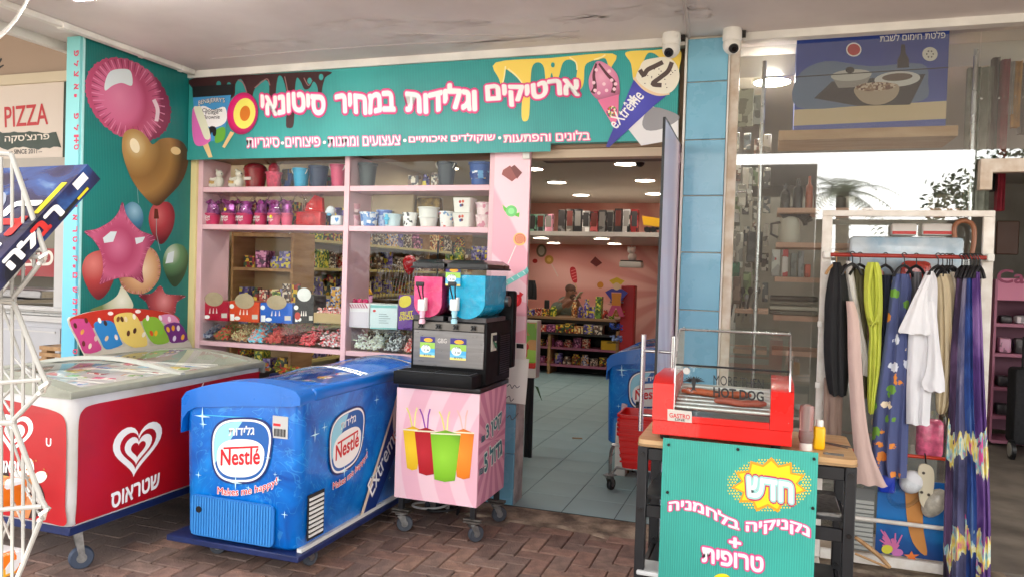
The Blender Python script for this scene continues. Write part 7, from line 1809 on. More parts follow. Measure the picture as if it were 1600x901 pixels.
row("floor_pack", "sweet pack", "on the lowest board of the wooden shelf unit", "packs on the wooden unit", ux0 + .03, ux1 - .03, uy + .04, 0, .575, 6, .1, .2, 74)
row("hook_pack", "hanging pack", "behind the round carton flaps", "packs behind the display cartons", -3.70, -2.80, .5, 0, 1.08, 10, .12, .26, 75, depth=.04, kinds=("box", "bag"))
# free standing centre rack of toys seen in the right bay
cr = T("toy_rack", "wire toy rack standing inside behind the slush machine", "rack", (-2.7, 2.2, 0))
for x in (-2.95, -2.2):
    for y in (2.0, 2.35): mk("post", MB().cyl((x, y, 0), (x, y, 1.75), .01, n=8), M_blackm, cr)
for z in (.6, .95, 1.25, 1.52): mk("shelf", MB().box(-2.96, -2.19, 1.98, 2.37, z - .015, z), mat("yellow_wood_shelf", (200, 170, 96), .6), cr)
for j, z in enumerate((.6, .95, 1.25, 1.52)):
    row("toy_pack", "toy pack", "on the %s shelf of the wire toy rack" % ORD[3 - j], "packs on the wire toy rack", -2.92, -2.23, 2.02, 0, z, 7, .10, .2, 40 + j, depth=.14, kinds=("box", "jar", "bag"))
gr = MB()
for k in range(14): gr.cyl((-3.35 + k * .03, 1.5, 1.20), (-3.30 + k * .03, 1.5, 1.5), .0035, n=6)
gr.tube([(-3.36, 1.5, 1.2), (-2.93, 1.5, 1.2)], .005, 6).tube([(-3.31, 1.5, 1.5), (-2.88, 1.5, 1.5)], .005, 6)
one("wire_basket", gr, M_chrome, "leaning wire grid basket inside behind the right window bay", "basket")
for k, (px, py, c, nm) in enumerate(((571, 461, (226, 170, 30), "yellow"), (640, 412, (190, 24, 40), "red"))):
    p = at(px, py, y=1.0); t = T("balloon", "small %s balloon floating inside behind the window" % nm, "balloon", p, 0, "small balloons inside")
    mk("skin", MB().lathe([(.008, -.09), (.03, -.07), (.055, -.02), (.058, .02), (.04, .055), (.01, .068)], p, 16), mat("balloon_" + nm, c, .2, coat=.4), t)
    mk("string", MB().tube([p + Vector((0, 0, -.09)), p + Vector((.01, 0, -.3)), (p.x, p.y, .95 if k else .96)], .0015, 5), M_white, t)

# ------------------------------------------------------------------ far counter, sweets and the shopkeeper
CY = 6.42
cn = T("shop_counter", "long shop counter with sweet shelves under the pink sunburst wall", "counter", (-2.7, CY, 0))
cx0, cx1 = -3.9, -2.02
zc = .845
mk("top", MB().box(cx0, cx1 - .05, CY - .05, CY + .55, zc - .035, zc), mat("counter_wood", (150, 116, 84), .5), cn)
mk("front_band", MB().box(cx0, cx1 - .05, CY - .02, CY + .02, zc - .09, zc - .036), M_dark, cn)
for z, d, m_ in ((.62, -.16, M_dark), (.40, -.10, M_pks), (.145, -.10, M_pks)):
    mk("shelf", MB().box(cx0, cx1, CY + d, CY + .3, z - .03, z), m_, cn)
mk("back", MB().box(cx0, cx1, CY + .31, CY + .33, .0, zc - .036), M_dark, cn)
mk("upright", MB().box(-3.07, -3.03, CY - .12, CY + .3, 0, .59), M_wood, cn); mk("upright", MB().box(cx1 - .03, cx1 + .01, CY - .12, CY + .3, 0, .68), M_wood, cn)
row("bar_box", "chocolate bar box", "on the sloping shelf under the counter top", "boxes under the counter top", -3.52, -2.25, CY - .14, 0, .62, 9, .09, .14, 60, depth=.18, kinds=("box",))
row("sweet_tray", "sweet tray", "on the upper pink shelf of the counter", "trays on the counter shelves", -3.55, -2.45, CY - .06, 0, .40, 8, .09, .15, 61, depth=.16, kinds=("bag", "jar"))
row("candy_tray", "candy tray", "on the lower pink shelf of the counter", "trays on the counter shelves", -3.55, -2.05, CY - .06, 0, .145, 11, .09, .16, 62, depth=.16, kinds=("bag", "jar"))
one("yellow_carton", MB().box(at(939, 540, y=CY - .08).x, at(972, 540, y=CY - .08).x, CY - .08, CY + .1, .4008, .40 + .135, .003, 1), mat("carton_yellow", (226, 176, 10), .45), "plain yellow carton at the end of the counter's pink shelf", "carton")
row("counter_pack", "sweet packet", "on top of the shop counter before the shopkeeper", "packets on the counter top", -3.55, -3.0, CY + .02, 0, zc, 5, .08, .2, 63, depth=.14)
row("counter_jar", "sweet jar", "on top of the counter beyond the shopkeeper", "packets on the counter top", -2.78, -2.12, CY + .02, 0, zc, 7, .12, .34, 64, depth=.14, kinds=("jar", "jar", "box"))
one("till_screen", MB().box(at(850, 485, y=CY + .1).x, at(858, 485, y=CY + .1).x, CY + .1, CY + .12, zc + .001, zc + .24, .01, 1), M_black, "small black till screen standing on the shop counter", "till")
for k, (x0, x1, z0, z1, c, nm) in enumerate(((at(826, 450, y=CY).x, at(838, 450, y=CY).x, 1.16, 1.46, (26, 24, 26), "black hanging cloth beside the candy column"),)):
    one("hanging_cloth", drape([(438, 824, 836), (450, 824, 838), (467, 825, 838)], CY, 2, .02, .03, 3), mat("black_cloth", (24, 24, 26), .8), nm, "cloth")
# shopkeeper, sitting and bent over something in the hands
def skin_figure(name, verts, edges, radii, mt, parent, sub=2):
    me = bpy.data.meshes.new(name); me.from_pydata([tuple(v) for v in verts], edges, [])
    o = bpy.data.objects.new(name, me); TMP.collection.objects.link(o)
    mo = o.modifiers.new("skin", 'SKIN'); sv = me.skin_vertices[0].data
    for i, r in enumerate(radii): sv[i].radius = r if isinstance(r, tuple) else (r, r)
    sv[0].use_root = True
    o.modifiers.new("sub", 'SUBSURF').levels = sub
    vl = TMP.view_layers[0]; vl.update()
    nm = bpy.data.meshes.new_from_object(o.evaluated_get(vl.depsgraph)); bpy.data.objects.remove(o)
    nm.polygons.foreach_set("use_smooth", [True] * len(nm.polygons)); nm.materials.clear(); nm.name = name
    return mk(name, nm, mt, parent)
py_ = 7.05
hd = at(893, 456, y=py_)           # middle of the head
ps_ = T("person", "person in a grey-green hooded top sitting behind the counter, looking at papers", "person", (hd.x, py_, 0))
M_skin = mat("skin", (150, 104, 82), .5, var=.08, scale=20); M_hood = mat("hoodie_cloth", (112, 120, 106), .85, var=.15, scale=12)
hx, hz = hd.x, hd.z
cx = hx - .12
B = lambda x, y, z: Vector((x, y, z))
# body: pelvis, spine, neck, head, arms with hands, legs
V_ = [B(cx, py_ + .05, .55), B(cx, py_ + .05, .80), B(cx + .01, py_ + .03, .93), B(cx + .06, py_, 1.05), B(hx - .03, py_ - .02, hz - .09), B(hx, py_ - .03, hz), B(hx + .005, py_ - .03, hz + .06),
      B(cx - .10, py_ - .10, 1.0), B(cx - .08, py_ - .22, .86), B(cx + .10, py_ - .30, 1.02), B(cx + .20, py_ - .30, 1.10), B(cx + .17, py_ + .12, 1.0), B(cx + .26, py_ + .02, .88), B(cx + .28, py_ - .18, 1.02), B(cx + .27, py_ - .25, 1.10),
      B(cx - .02, py_ - .25, .55), B(cx - .02, py_ - .28, .12), B(cx + .16, py_ - .2, .55), B(cx + .16, py_ - .25, .12)]
E_ = [(0, 1), (1, 2), (2, 3), (3, 4), (4, 5), (5, 6), (3, 7), (7, 8), (8, 9), (9, 10), (3, 11), (11, 12), (12, 13), (13, 14), (0, 15), (15, 16), (0, 17), (17, 18)]
RD = [(.15, .12), (.14, .11), (.15, .10), .08, .055, (.088, .10), (.07, .08), .055, .045, .035, .03, .055, .045, .035, .03, .08, .05, .08, .05]
skin_figure("body", V_, E_, RD, M_skin, ps_)
# clothing a little larger than the body
V2 = [B(cx, py_ + .05, .62), B(cx, py_ + .05, .82), B(cx + .01, py_ + .03, .92), B(cx + .05, py_ + .01, 1.03), B(cx - .11, py_ - .09, .99), B(cx - .09, py_ - .23, .86), B(cx + .07, py_ - .295, 1.01), B(cx + .18, py_ + .13, .99), B(cx + .265, py_ + .02, .88), B(cx + .28, py_ - .15, 1.01)]
skin_figure("hooded_top", V2, [(0, 1), (1, 2), (2, 3), (3, 4), (4, 5), (5, 6), (3, 7), (7, 8), (8, 9)], [(.18, .15), (.17, .14), (.185, .13), (.12, .10), .085, .07, .05, .085, .07, .05], M_hood, ps_)
mk("hood", MB().sph((cx + .0, py_ + .05, 1.075), (.11, .10, .06), 16, Matrix.Rotation(-.3, 4, 'Y')), M_hood, ps_)
mk("hair", MB().sph((hx - .012, py_ - .025, hz + .05), (.085, .10, .072), 18, Matrix.Rotation(.25, 4, 'Y')), mat("cropped_hair", (104, 76, 62), .8), ps_)
mk("beard", MB().sph((hx + .035, py_ - .045, hz - .065), (.05, .065, .045), 14), mat("stubble", (72, 54, 46), .8), ps_)
mk("nose", MB().sph((hx + .085, py_ - .06, hz - .005), (.02, .016, .022), 10), M_skin, ps_)
for dy in (-.105, .045): mk("ear", MB().sph((hx - .01, py_ + dy, hz), (.02, .012, .03), 10), M_skin, ps_)
for dy in (-.085, -.01): mk("eye", MB().sph((hx + .07, py_ + dy, hz + .02), .009, 8), M_black, ps_)
for hxx, hyy, hzz in ((cx + .20, py_ - .30, 1.10), (cx + .27, py_ - .25, 1.10)):
    for k in range(5):
        mk("finger", MB().tube([(hxx + .01, hyy - .02 + k * .011, hzz + .015), (hxx + .045, hyy - .025 + k * .012, hzz + .035 + .004 * k), (hxx + .06, hyy - .02 + k * .012, hzz + .022)], [.009, .008, .006], 7), M_skin, ps_)
one("booklet", MB().box(-.005, .005, -.10, .10, -.07, .07, M=Matrix.Translation((cx + .30, py_ - .26, 1.16)) @ Matrix.Rotation(.6, 4, 'Y')), mat("booklet_paper", (196, 200, 170), .7), "pale booklet held in the shopkeeper's hands", "booklet")
one("stool", MB().lathe([(.17, .46), (.18, .50), (.17, .52), (.03, .525)], (cx, py_ + .08, 0), 18).cyl((cx, py_ + .08, 0), (cx, py_ + .08, .46), .03, n=10).lathe([(.2, .0), (.2, .02)], (cx, py_ + .08, 0), 18), M_black, "black round stool behind the shop counter", "stool")
# prints on the sunburst wall
PW = dict(y=8.298); bw = bpy.data.objects["wall_shop_back"]
def wp(n_, p, c, l=.002): return ppoly(n_, p, PW, pm_(n_ + "_%d_%d" % c[:2], c), bw, l)
wp("printed_wall_chocolate", [(922, 410), (930, 401), (941, 411), (932, 417)], (120, 36, 34)); wp("printed_wall_lolly", ell(858, 406, 7, 7, 20), (196, 140, 60)); wp("printed_wall_lolly", ell(858, 406, 3.5, 3.5, 16), (226, 180, 90), .003)
wp("printed_wall_stick", strip([(862, 413), (872, 432)], 1.2), (236, 214, 200)); wp("printed_wall_sweet", ell(836, 408, 4, 3.5, 16), (190, 40, 40)); wp("printed_wall_frame", ell(846, 392, 8, 10, 20), (120, 110, 90)); wp("printed_wall_frame", ell(846, 392, 5, 7, 20), (200, 196, 180), .003)
wp("printed_wall_popsicle", spline([(891, 419), (896, 417), (900, 422), (902, 438), (900, 442), (895, 440), (891, 428)], 3), (206, 40, 50))
for k in range(4): wp("printed_wall_stripe", strip([(892 + k, 424 + k * 4.5), (900 + k * .6, 421 + k * 4.5)], 1.2), (240, 120, 120), .003)
wp("printed_wall_coin", ell(938, 445, 5, 5, 18), (206, 130, 40)); wp("printed_wall_stick", strip([(899, 442), (901, 452)], 1.4), (226, 190, 140))
# boxed toys on top of the lowered ceiling
q = random.Random(12)
for k in range(14):
    px0 = 826 + k * 12.6 + (8 if k > 2 else 0); w = 11.4
    if px0 > 995: break
    c = [(60, 110, 80), (120, 150, 140), (226, 150, 170)][k] if k < 3 else [(40, 38, 42), (196, 190, 186), (150, 40, 40), (70, 66, 64), (110, 104, 96)][k % 5]
    h = .135 if k < 3 else q.uniform(.16, .185)
    a, b = at(px0, 350, y=5.56).x, at(px0 + w, 350, y=5.56).x
    t = T("boxed_toy", "%s boxed toy figure from the left on the high shop ledge" % ORD[k], "boxed toy", ((a + b) / 2, 5.56, 2.061), 0, "boxed toys on the high ledge")
    mk("carton", MB().box(a, b, 5.56, 5.66, 2.061, 2.061 + h * 1.75, .004, 1), packmat(240 + k, [c, c, (34, 32, 34), tuple(min(255, v + 60) for v in c)], 16), t)
    mk("window_film", MB().box(a + .012, b - .012, 5.557, 5.5595, 2.061 + h * .45, 2.061 + h * 1.6), mat("dim_film_%d" % (k % 3), [(70, 66, 66), (120, 60, 54), (150, 144, 138)][k % 3], .1), t)
t = T("toy_truck", "yellow toy tipper truck at the end of the high shop ledge", "toy truck", (at(1015, 350, y=5.58).x, 5.58, 2.061))
x = at(1006, 350, y=5.6).x
mk("tipper", MB().prism([(x, 5.56, 2.16), (x + .26, 5.56, 2.13), (x + .28, 5.56, 2.24), (x - .02, 5.56, 2.28)], (0, .14, 0)), mat("toy_yellow", (226, 172, 16), .4), t)
mk("chassis", MB().box(x + .01, x + .3, 5.58, 5.68, 2.10, 2.13), M_black, t)
for wx_ in (x + .05, x + .13, x + .26): mk("wheel", MB().cyl((wx_, 5.555, 2.099), (wx_, 5.70, 2.099), .037, n=16), M_black, t)
# lollipop tower and hanging bear
ltx = at(992, 440, y=5.9).x - .12
lt = T("lolly_tower", "red revolving stand of toys and lollies right of the counter", "display stand", (ltx, 5.9, 0))
mk("core", MB().box(ltx - .06, ltx + .13, 5.85, 6.05, .1, 1.35, .01, 1), mat("stand_red", (176, 22, 30), .4), lt)
mk("base", MB().lathe([(.2, 0), (.2, .06), (.05, .1)], (ltx, 5.95, 0), 18), M_black, lt)
for k, z in enumerate((.55, .72, .9, 1.08)):
    mk("tray", MB().box(ltx - .22, ltx + .02, 5.76, 5.92, z, z + .012), M_acryl, lt)
    mb = MB(); qq = random.Random(k)
    for j in range(26): mb.ico((ltx - .10 + qq.uniform(-.1, .1), 5.84 + qq.uniform(-.06, .06), z + .03 + qq.random() * .07), (.022, .014, .014), 1)
    mk("sweet", mb, mat("tower_sweets_%d" % k, [(60, 90, 180), (30, 90, 200), (200, 180, 60), (150, 150, 160)][k], .4, col2=[(150, 170, 210), (20, 50, 130), (190, 60, 50), (90, 60, 110)][k], scale=30), lt)["kind"] = "stuff"
t = T("paper_clown", "flat wooden jester figure hung on the red stand", "figure", (ltx - .1, 5.74, 1.2))
jx = ltx - .10
for n_, pts, c in (("trunk", [(-.05, -.08), (.05, -.08), (.06, .06), (-.06, .06)], (206, 130, 40)), ("jacket", [(-.13, .07), (-.05, -.03), (-.06, .07), (.06, .07), (.05, -.03), (.13, .07), (.06, .11), (-.06, .11)], (60, 60, 150)), ("legs", [(-.05, -.08), (-.10, -.20), (-.04, -.20), (0, -.10), (.04, -.20), (.10, -.20), (.05, -.08)], (190, 70, 110)), ("hat", [(-.05, .16), (-.09, .20), (0, .24), (.09, .20), (.05, .16)], (226, 186, 40))):
    mk(n_, MB().prism([(jx + x_ * 1.2, 5.74 - (.004 if n_ != "trunk" else 0), 1.17 + z_ * 1.2) for x_, z_ in pts], (0, .008, 0)), pm_("jester_" + n_, c), t)
mk("face", MB().cyl((jx, 5.735, 1.335), (jx, 5.745, 1.335), .05, n=16), pm_("jester_face", (236, 200, 160)), t)
bx_ = at(988, 402, y=5.7).x; bz = at(988, 402, y=5.7).z
t = T("hanging_bear", "small white bear figure sitting on a hanging dark cushion", "figure", (bx_, 5.7, bz))
mk("bear", MB().sph((bx_, 5.7, bz), (.06, .05, .06), 14).sph((bx_ - .01, 5.68, bz + .09), (.055, .05, .045), 14).sph((bx_ - .05, 5.68, bz + .125), .018, 8).sph((bx_ + .03, 5.68, bz + .125), .018, 8), mat("plush_ivory", (226, 206, 196), .8), t)
mk("cushion", MB().box(bx_ - .16, bx_ + .14, 5.60, 5.82, bz - .14, bz - .06, .02, 2, M=None), mat("cushion_white", (206, 200, 190), .8), t)
mk("cushion_top", MB().box(bx_ - .15, bx_ + .13, 5.61, 5.81, bz - .0595, bz - .045, .008, 1), mat("cushion_dark", (52, 46, 46), .8), t)
mk("cord", MB().cyl((bx_ - .01, 5.68, bz + .13), (bx_ - .01, 5.68, 2.0), .003, n=6), M_white, t)
dp = at(1000, 253, z=2.70)
t = T("dome_camera", "black dome camera on the shop ceiling just inside the doorway", "security camera", (dp.x, dp.y, 2.719)); mk("dome", MB().sph((dp.x, dp.y, 2.69), (.05, .05, .05), 14), M_black, t); mk("base", MB().lathe([(.055, -.03), (.055, 0)], (dp.x, dp.y, 2.719), 16), M_white, t)
# green printed stand beside the column, baskets on a trolley, rolls
gs = T("snack_stand", "green printed cardboard stand behind the candy column", "stand", (at(832, 540, y=1.2).x, 1.3, 0))
gx0, gx1 = at(815, 540, y=1.2).x, at(839, 540, y=1.2).x
mk("box", MB().box(gx0, gx1, 1.2, 1.3, at(830, 590, y=1.2).z, at(830, 500, y=1.2).z, .004, 1), mat("stand_side", (206, 200, 190), .6), gs)
mk("printed_front", MB().box(gx0 + .01, gx1 - .006, 1.195, 1.1995, at(830, 575, y=1.2).z, at(830, 503, y=1.2).z), packmat(260, [(120, 170, 50), (120, 170, 50), (150, 190, 70), (190, 50, 40), (190, 140, 80)], 12), gs)
for x in (gx0 + .05, gx1 - .05): mk("foot", MB().cyl((x, 1.25, 0), (x, 1.25, at(830, 590, y=1.2).z), .02, n=10), M_black, gs)
bk = T("basket_stack", "stack of red plastic shopping baskets on a wheeled stand by the door", "baskets", (-.78, .72, 0))
M_bred = mat("basket_red", (206, 22, 20), .35)
bxa, bxb = -.93, -.55
for k in range(5):
    z = .17 + k * .032; mb = MB()
    rings = [rr_ring(bxa + a, bxb - a, .55 + a, .85 - a, zz, .03, 3) for a, zz in ((.03, z), (.002, z + .22), (-.008, z + .222), (-.008, z + .24), (.006, z + .24), (.036, z + .012))]
    mk("basket", mb.loft(rings), M_bred, bk, ang=35)
    for j in range(4):
        mk("basket_rib", MB().box(bxa + .02 - .002 * j, bxb - .02, .548 + .006 * (3 - j), .556 + .006 * (3 - j), z + .04 + j * .045, z + .052 + j * .045), M_bred, bk)
mk("stand", MB().tube(spline([(-.98, .60, .10), (-.98, .60, .24), (-.965, .60, .30), (-.93, .60, .32), (-.60, .60, .32)], 4, False), .011, 8).tube([(-.98, .60, .10), (-.98, .85, .10), (-.55, .85, .10)], .011, 8), M_chrome, bk)
caster(bk, -.98, .60, .11, .04, M_black, 1.2); caster(bk, -.56, .85, .11, .04, M_black, 1.0)
one("white_plinth", MB().box(at(961, 700, y=1.0).x, at(978, 700, y=1.0).x, 1.0, 1.3, .0015, at(968, 660, y=1.0).z, .004, 1), M_white, "white box standing behind the red baskets", "box")
for k, (px, c, nm) in enumerate(((972, (170, 150, 160), "silver and pink"), (982, (186, 150, 60), "gold"), (994, (40, 34, 34), "dark spotted"))):
    p = at(px, 660, y=1.06 + .05 * k); zt_ = at(px, 630 + 6 * (k == 1) * 3, y=1.06).z
    one("wrapping_roll", MB().cyl((p.x, p.y, at(968, 660, y=1.0).z if k == 0 else .002), (p.x + .015, p.y, zt_), .022 if k != 1 else .016, n=14), packmat(270 + k, [c, tuple(int(v * .6) for v in c), tuple(min(255, v + 50) for v in c)], 30), nm + " roll of wrapping paper standing behind the red baskets", "wrapping roll")
one("leaf_blade", MB().prism([at(p[0], p[1], y=.3) for p in ((836, 602), (841, 604), (847, 626), (843, 618))], (0, .002, 0)), mat("blade_green", (60, 100, 66), .6), "thin green leaf poking out beside the notice sheet", "leaf")
# ------------------------------------------------------------------ pizza kiosk beyond the balloon panel
KY = .60
M_kw = mat("kiosk_white_steel", (196, 194, 192), .4, var=.05, scale=4)
pk = T("pizza_kiosk", "white pizza kiosk with serving hatch left of the balloon panel", "kiosk", (-6, KY, 0))
K = lambda px, py, y=KY: at(px, py, y=y)
kx1 = -4.5
zs1, zs0 = K(60, 131).z, K(60, 248).z      # sign top and bottom
zh0 = K(60, 478).z; zh1 = zs0 - .05
mk("upper_wall", MB().box(-11, kx1, KY + .04, KY + .2, zs1 + .09, 3.62), mat("kiosk_beige", (168, 148, 130), .8), pk)
mk("sign_frame", MB().box(-11, kx1, KY - .03, KY + .0395, zs1, zs1 + .09), mat("cream_rail", (206, 194, 168), .6), pk)
mk("sign_frame", MB().box(-11, kx1, KY - .03, KY + .0395, zs0 - .10, zs0), mat("grey_rail", (176, 170, 160), .6), pk)
sx1 = K(99, 200).x
mk("sign_field", MB().box(-8, sx1, KY - .004, KY + .039, zs0 + .0005, zs1 - .0005), mat("sign_warm_white", (214, 202, 190), .5), pk)
mk("sign_edge", MB().box(sx1 + .0005, kx1, KY - .002, KY + .039, zs0 + .0005, zs1 - .0005), mat("sign_dark_green", (20, 46, 30), .5), pk)
PK = dict(y=KY - .0045)
ptext("PIZZA", (8, 199), (75, 194), (7, 168), PK, [(.015, pm_("pizza_red", (186, 26, 34)), .001)], pk)
q = random.Random(2); pts = [(-20 + k * 6, 207 + q.uniform(-2.5, 2)) for k in range(19)] + [(96 - k * 6, 232 + q.uniform(-2.5, 3)) for k in range(19)]
ppoly("brush_stroke", pts, PK, pm_("brush_green", (24, 48, 32)), pk, .001)
ptext("פרנצ'סקה", (8, 225), (77, 221), (8, 212), PK, [(.02, pm_("sign_cream", (226, 216, 204)), .002)], pk)
ptext("SINCE 2011", (22, 241), (58, 240), (22, 234), PK, [(.015, M_pblk, .001)], pk)
for a, b in ((14, 20), (60, 66)): ppoly("dash", strip([(a, 238), (b, 237.5)], 1), PK, M_pblk, pk, .001)
ppoly("ink_flourish", strip(spline([(-6, 104), (1, 94), (3, 92)], 4, False), [5, 5, 4, 4, 4, 3, 3, 3, 2]), dict(y=KY + .0395), M_pblk, pk, .001); ppoly("ink_flourish", strip([(-4, 108), (6, 102)], [4, 2]), dict(y=KY + .0395), M_pblk, pk, .001)
# hatch
hx = K(88, 400).x
mk("hatch_frame", MB().box(hx, hx + .14, KY - .02, KY + .06, zh0, zs0 - .101), M_kw, pk)
mk("panel", MB().box(hx + .1405, kx1, KY, KY + .06, zh0, zs0 - .101), M_kw, pk)
mk("hatch_sill", MB().box(-11, hx + .16, KY - .06, KY + .06, zh0 - .03, zh0 - .0005), M_kw, pk)
mk("side_poster", MB().box(K(101, 430).x, K(107, 430).x + .1, KY - .006, KY - .0005, K(104, 455).z, K(104, 402).z), packmat(280, [(60, 70, 40), (206, 190, 150), (120, 60, 40), (80, 96, 50)], 14), pk)
mk("inner_wall", MB().box(-11, hx, KY + 1.2, KY + 1.25, .9, zs0), mat("kiosk_inner", (96, 92, 80), .7), pk)
mk("red_board", MB().box(-9, hx - .05, KY + .55, KY + .58, K(60, 432, KY + .55).z, K(60, 388, KY + .55).z), mat("kiosk_red", (150, 22, 26), .5), pk)
ptext("פיצה", (20, 416), (83, 414), (20, 394), dict(y=KY + .549), [(.02, pm_("sign_cream", (226, 216, 204)), .002)], pk)
mk("steel_counter", MB().box(-9, hx - .3, KY + .1, KY + .7, zh0 + .06, zh0 + .14, .01, 1).box(-9, hx - .5, KY + .0, KY + .5, zh0 + .005, zh0 + .05, .006, 1), M_sst, pk)
zt0 = K(60, 492).z
for j in range(2):
    for k in range(12):
        x = kx1 - .36 * k - (.0 if j else .18); z0 = zt0 + (zh0 - .031 - zt0) * j / 2; z1 = zt0 + (zh0 - .031 - zt0) * (j + 1) / 2
        mk("white_brick", MB().box(x - .355, x, KY - .012, KY + .05, z0 + .003, z1 - .003, .003, 1), mat("white_brick_paint", (192, 190, 186), .5, var=.06, scale=6), pk)
mk("brick_joint", MB().box(-9, kx1, KY, KY + .049, zt0, zh0 - .031), mat("joint_grey", (150, 148, 144), .8), pk)
mk("counter_ledge", MB().box(-11, kx1, KY - .05, KY + .05, zt0 - .05, zt0 - .001), M_kw, pk)
mk("counter_front", MB().box(-11, kx1, KY - .01, KY + .05, 0, zt0 - .051), mat("counter_white", (184, 184, 188), .45, var=.05, scale=3), pk)
for a, b in ((K(0, 520).x - 1, K(97, 520).x),):
    z1, z0 = K(60, 510).z, K(60, 600).z
    mk("counter_panel", MB().box(a, b, KY - .022, KY - .0105, z0, z1, .003, 1), MATS["counter_white"], pk)
    mk("panel_strip", MB().box(a + .01, b - .05, KY - .03, KY - .0225, z1 - .045, z1 - .03), M_kw, pk)
ct2 = T("wooden_crate", "pale wooden crate beside the white kiosk counter behind the red freezer", "crate", (K(80, 560).x, KY - .3, 0))
ca, cb_ = at(61, 560, y=KY - .3).x, at(107, 560, y=KY - .3).x
for k, (py0, py1) in enumerate(((541, 547), (551, 557), (561, 567))):
    z1, z0 = at(80, py0, y=KY - .3).z, at(80, py1, y=KY - .3).z
    mk("slat", MB().box(ca, cb_ + .3, KY - .3, KY - .28, z0, z1), M_wood, ct2)
mk("post", MB().box(ca, ca + .06, KY - .279, KY - .2, 0, at(80, 541, y=KY - .3).z), M_wood, ct2)
mk("lid", MB().box(ca, cb_ + .3, KY - .279, KY - .05, at(80, 541, y=KY - .3).z - .02, at(80, 541, y=KY - .3).z), M_wood, ct2)

# ------------------------------------------------------------------ strip lamp on the canopy ceiling and a loose cable
lp = T("strip_lamp", "lit strip lamp in a grey housing on the canopy ceiling", "ceiling lamp", (-3.0, -1.72, 2.85))
la, lb_ = at(95, 6, z=2.79), at(150, -2, z=2.79)
mk("housing", MB().box(la.x, la.x + 1.3, la.y - .16, la.y - .02, 2.79, 2.8505, .02, 3), mat("lamp_housing", (176, 166, 160), .5), lp)
mk("tube", MB().box(la.x + .16, la.x + 1.28, la.y - .14, la.y - .04, 2.772, 2.7895, .004, 1), mat("tube_glow", (255, 252, 246), .5, emit=34), lp)
one("loose_cable", MB().tube([at(px, py, d=1.5 + .1 * k) for k, (px, py) in enumerate(spline([(-30, 78), (0, 56), (22, 34), (36, 12), (50, -14)], 5, False))], .0062, 8), M_white, "loose white cable hanging in the near corner under the ceiling", "cable")

# ------------------------------------------------------------------ white wire rack with a boxed game, close to the camera
M_wire = mat("white_wire", (166, 164, 158), .4)
wrk = T("wire_rack", "white wire display rack close by on the pavement", "wire rack", at(-60, 700, d=1.45) * 1.0)
wrk.location.z = 0
def W(px, py, d): return at(px, py, d=d)
DN, DF = 1.30, 1.62
tiers = [(240, 390, 468), (470, 592, 660), (660, 790, 920)]
for k, (t0, tm_, t1) in enumerate(tiers):
    x_t = 16 if k == 0 else 20
    side = [(-160, t0 - 6), (0, t0), (x_t, t0 + 3), (x_t + 6, t0 + 14), (66, tm_ - 8), (70 if k == 0 else 76, tm_ + 4), (66, tm_ + 16), (22, t1 - 6), (10, t1 - 1), (-160, t1 + 2)]
    mk("side_frame", MB().tube([W(x, y, DN) for x, y in spline(side, 3, False)], .0044, 8), M_wire, wrk)
    mk("side_frame", MB().tube([W(x * .82 - 18, 450 + (y - 450) * .86, DF) for x, y in spline(side, 3, False)], .0028, 8), M_wire, wrk)
    for j, x in enumerate((2, 19, 36, 53)):
        yb = tm_ + 4 + (70 - x) * (t1 - tm_ - 6) / 52
        yt = t0 + 6 + max(0, x - 18) * (tm_ - t0 - 14) / 48
        mk("upright_wire", MB().tube([W(x, yt, DN), W(x, min(yb, t1), DN)], .0028, 6), M_wire, wrk)
    mk("cross_wire", MB().tube([W(-160, tm_ + (18 if k else 10) , DN), W(66, tm_ + (0 if k else 12), DN)], .0042, 8), M_wire, wrk)
    mk("cross_wire", MB().tube([W(66, tm_, DN), W(66 * .82 - 18, 450 + (tm_ - 450) * .86, DF)], .004, 8), M_wire, wrk)
    for j in range(3):
        x = 60 - j * 22; y = tm_ + 10 + j * 20
        mk("tray_wire", MB().tube([W(x, min(y, t1), DN), W(x * .82 - 30, 450 + (min(y, t1) - 30 - 450) * .86, DF)], .0022, 6), M_wire, wrk)
    mk("tie_band", MB().tube([W(62, tm_ + 14, DN - .008), W(72, tm_ + 6, DN - .008), W(68, tm_ + 20, DN + .006), W(60, tm_ + 22, DN - .008)], .0035, 6), M_white, wrk)
mk("centre_post", MB().cyl(at(-120, 600, d=1.46) * 1, Vector((at(-120, 600, d=1.46).x, at(-120, 600, d=1.46).y, 0)), .016, n=12).cyl(at(-120, 600, d=1.46), Vector((at(-120, 600, d=1.46).x, at(-120, 600, d=1.46).y, 1.75)), .016, n=12), M_wire, wrk)
for a in range(4):
    c = Vector((at(-120, 600, d=1.46).x, at(-120, 600, d=1.46).y, 0)); e = c + Vector((.28 * math.cos(a * 1.57 + .4), .28 * math.sin(a * 1.57 + .4), 0))
    mk("foot", MB().tube([c + Vector((0, 0, .06)), e + Vector((0, 0, .012))], .011, 8), M_wire, wrk)
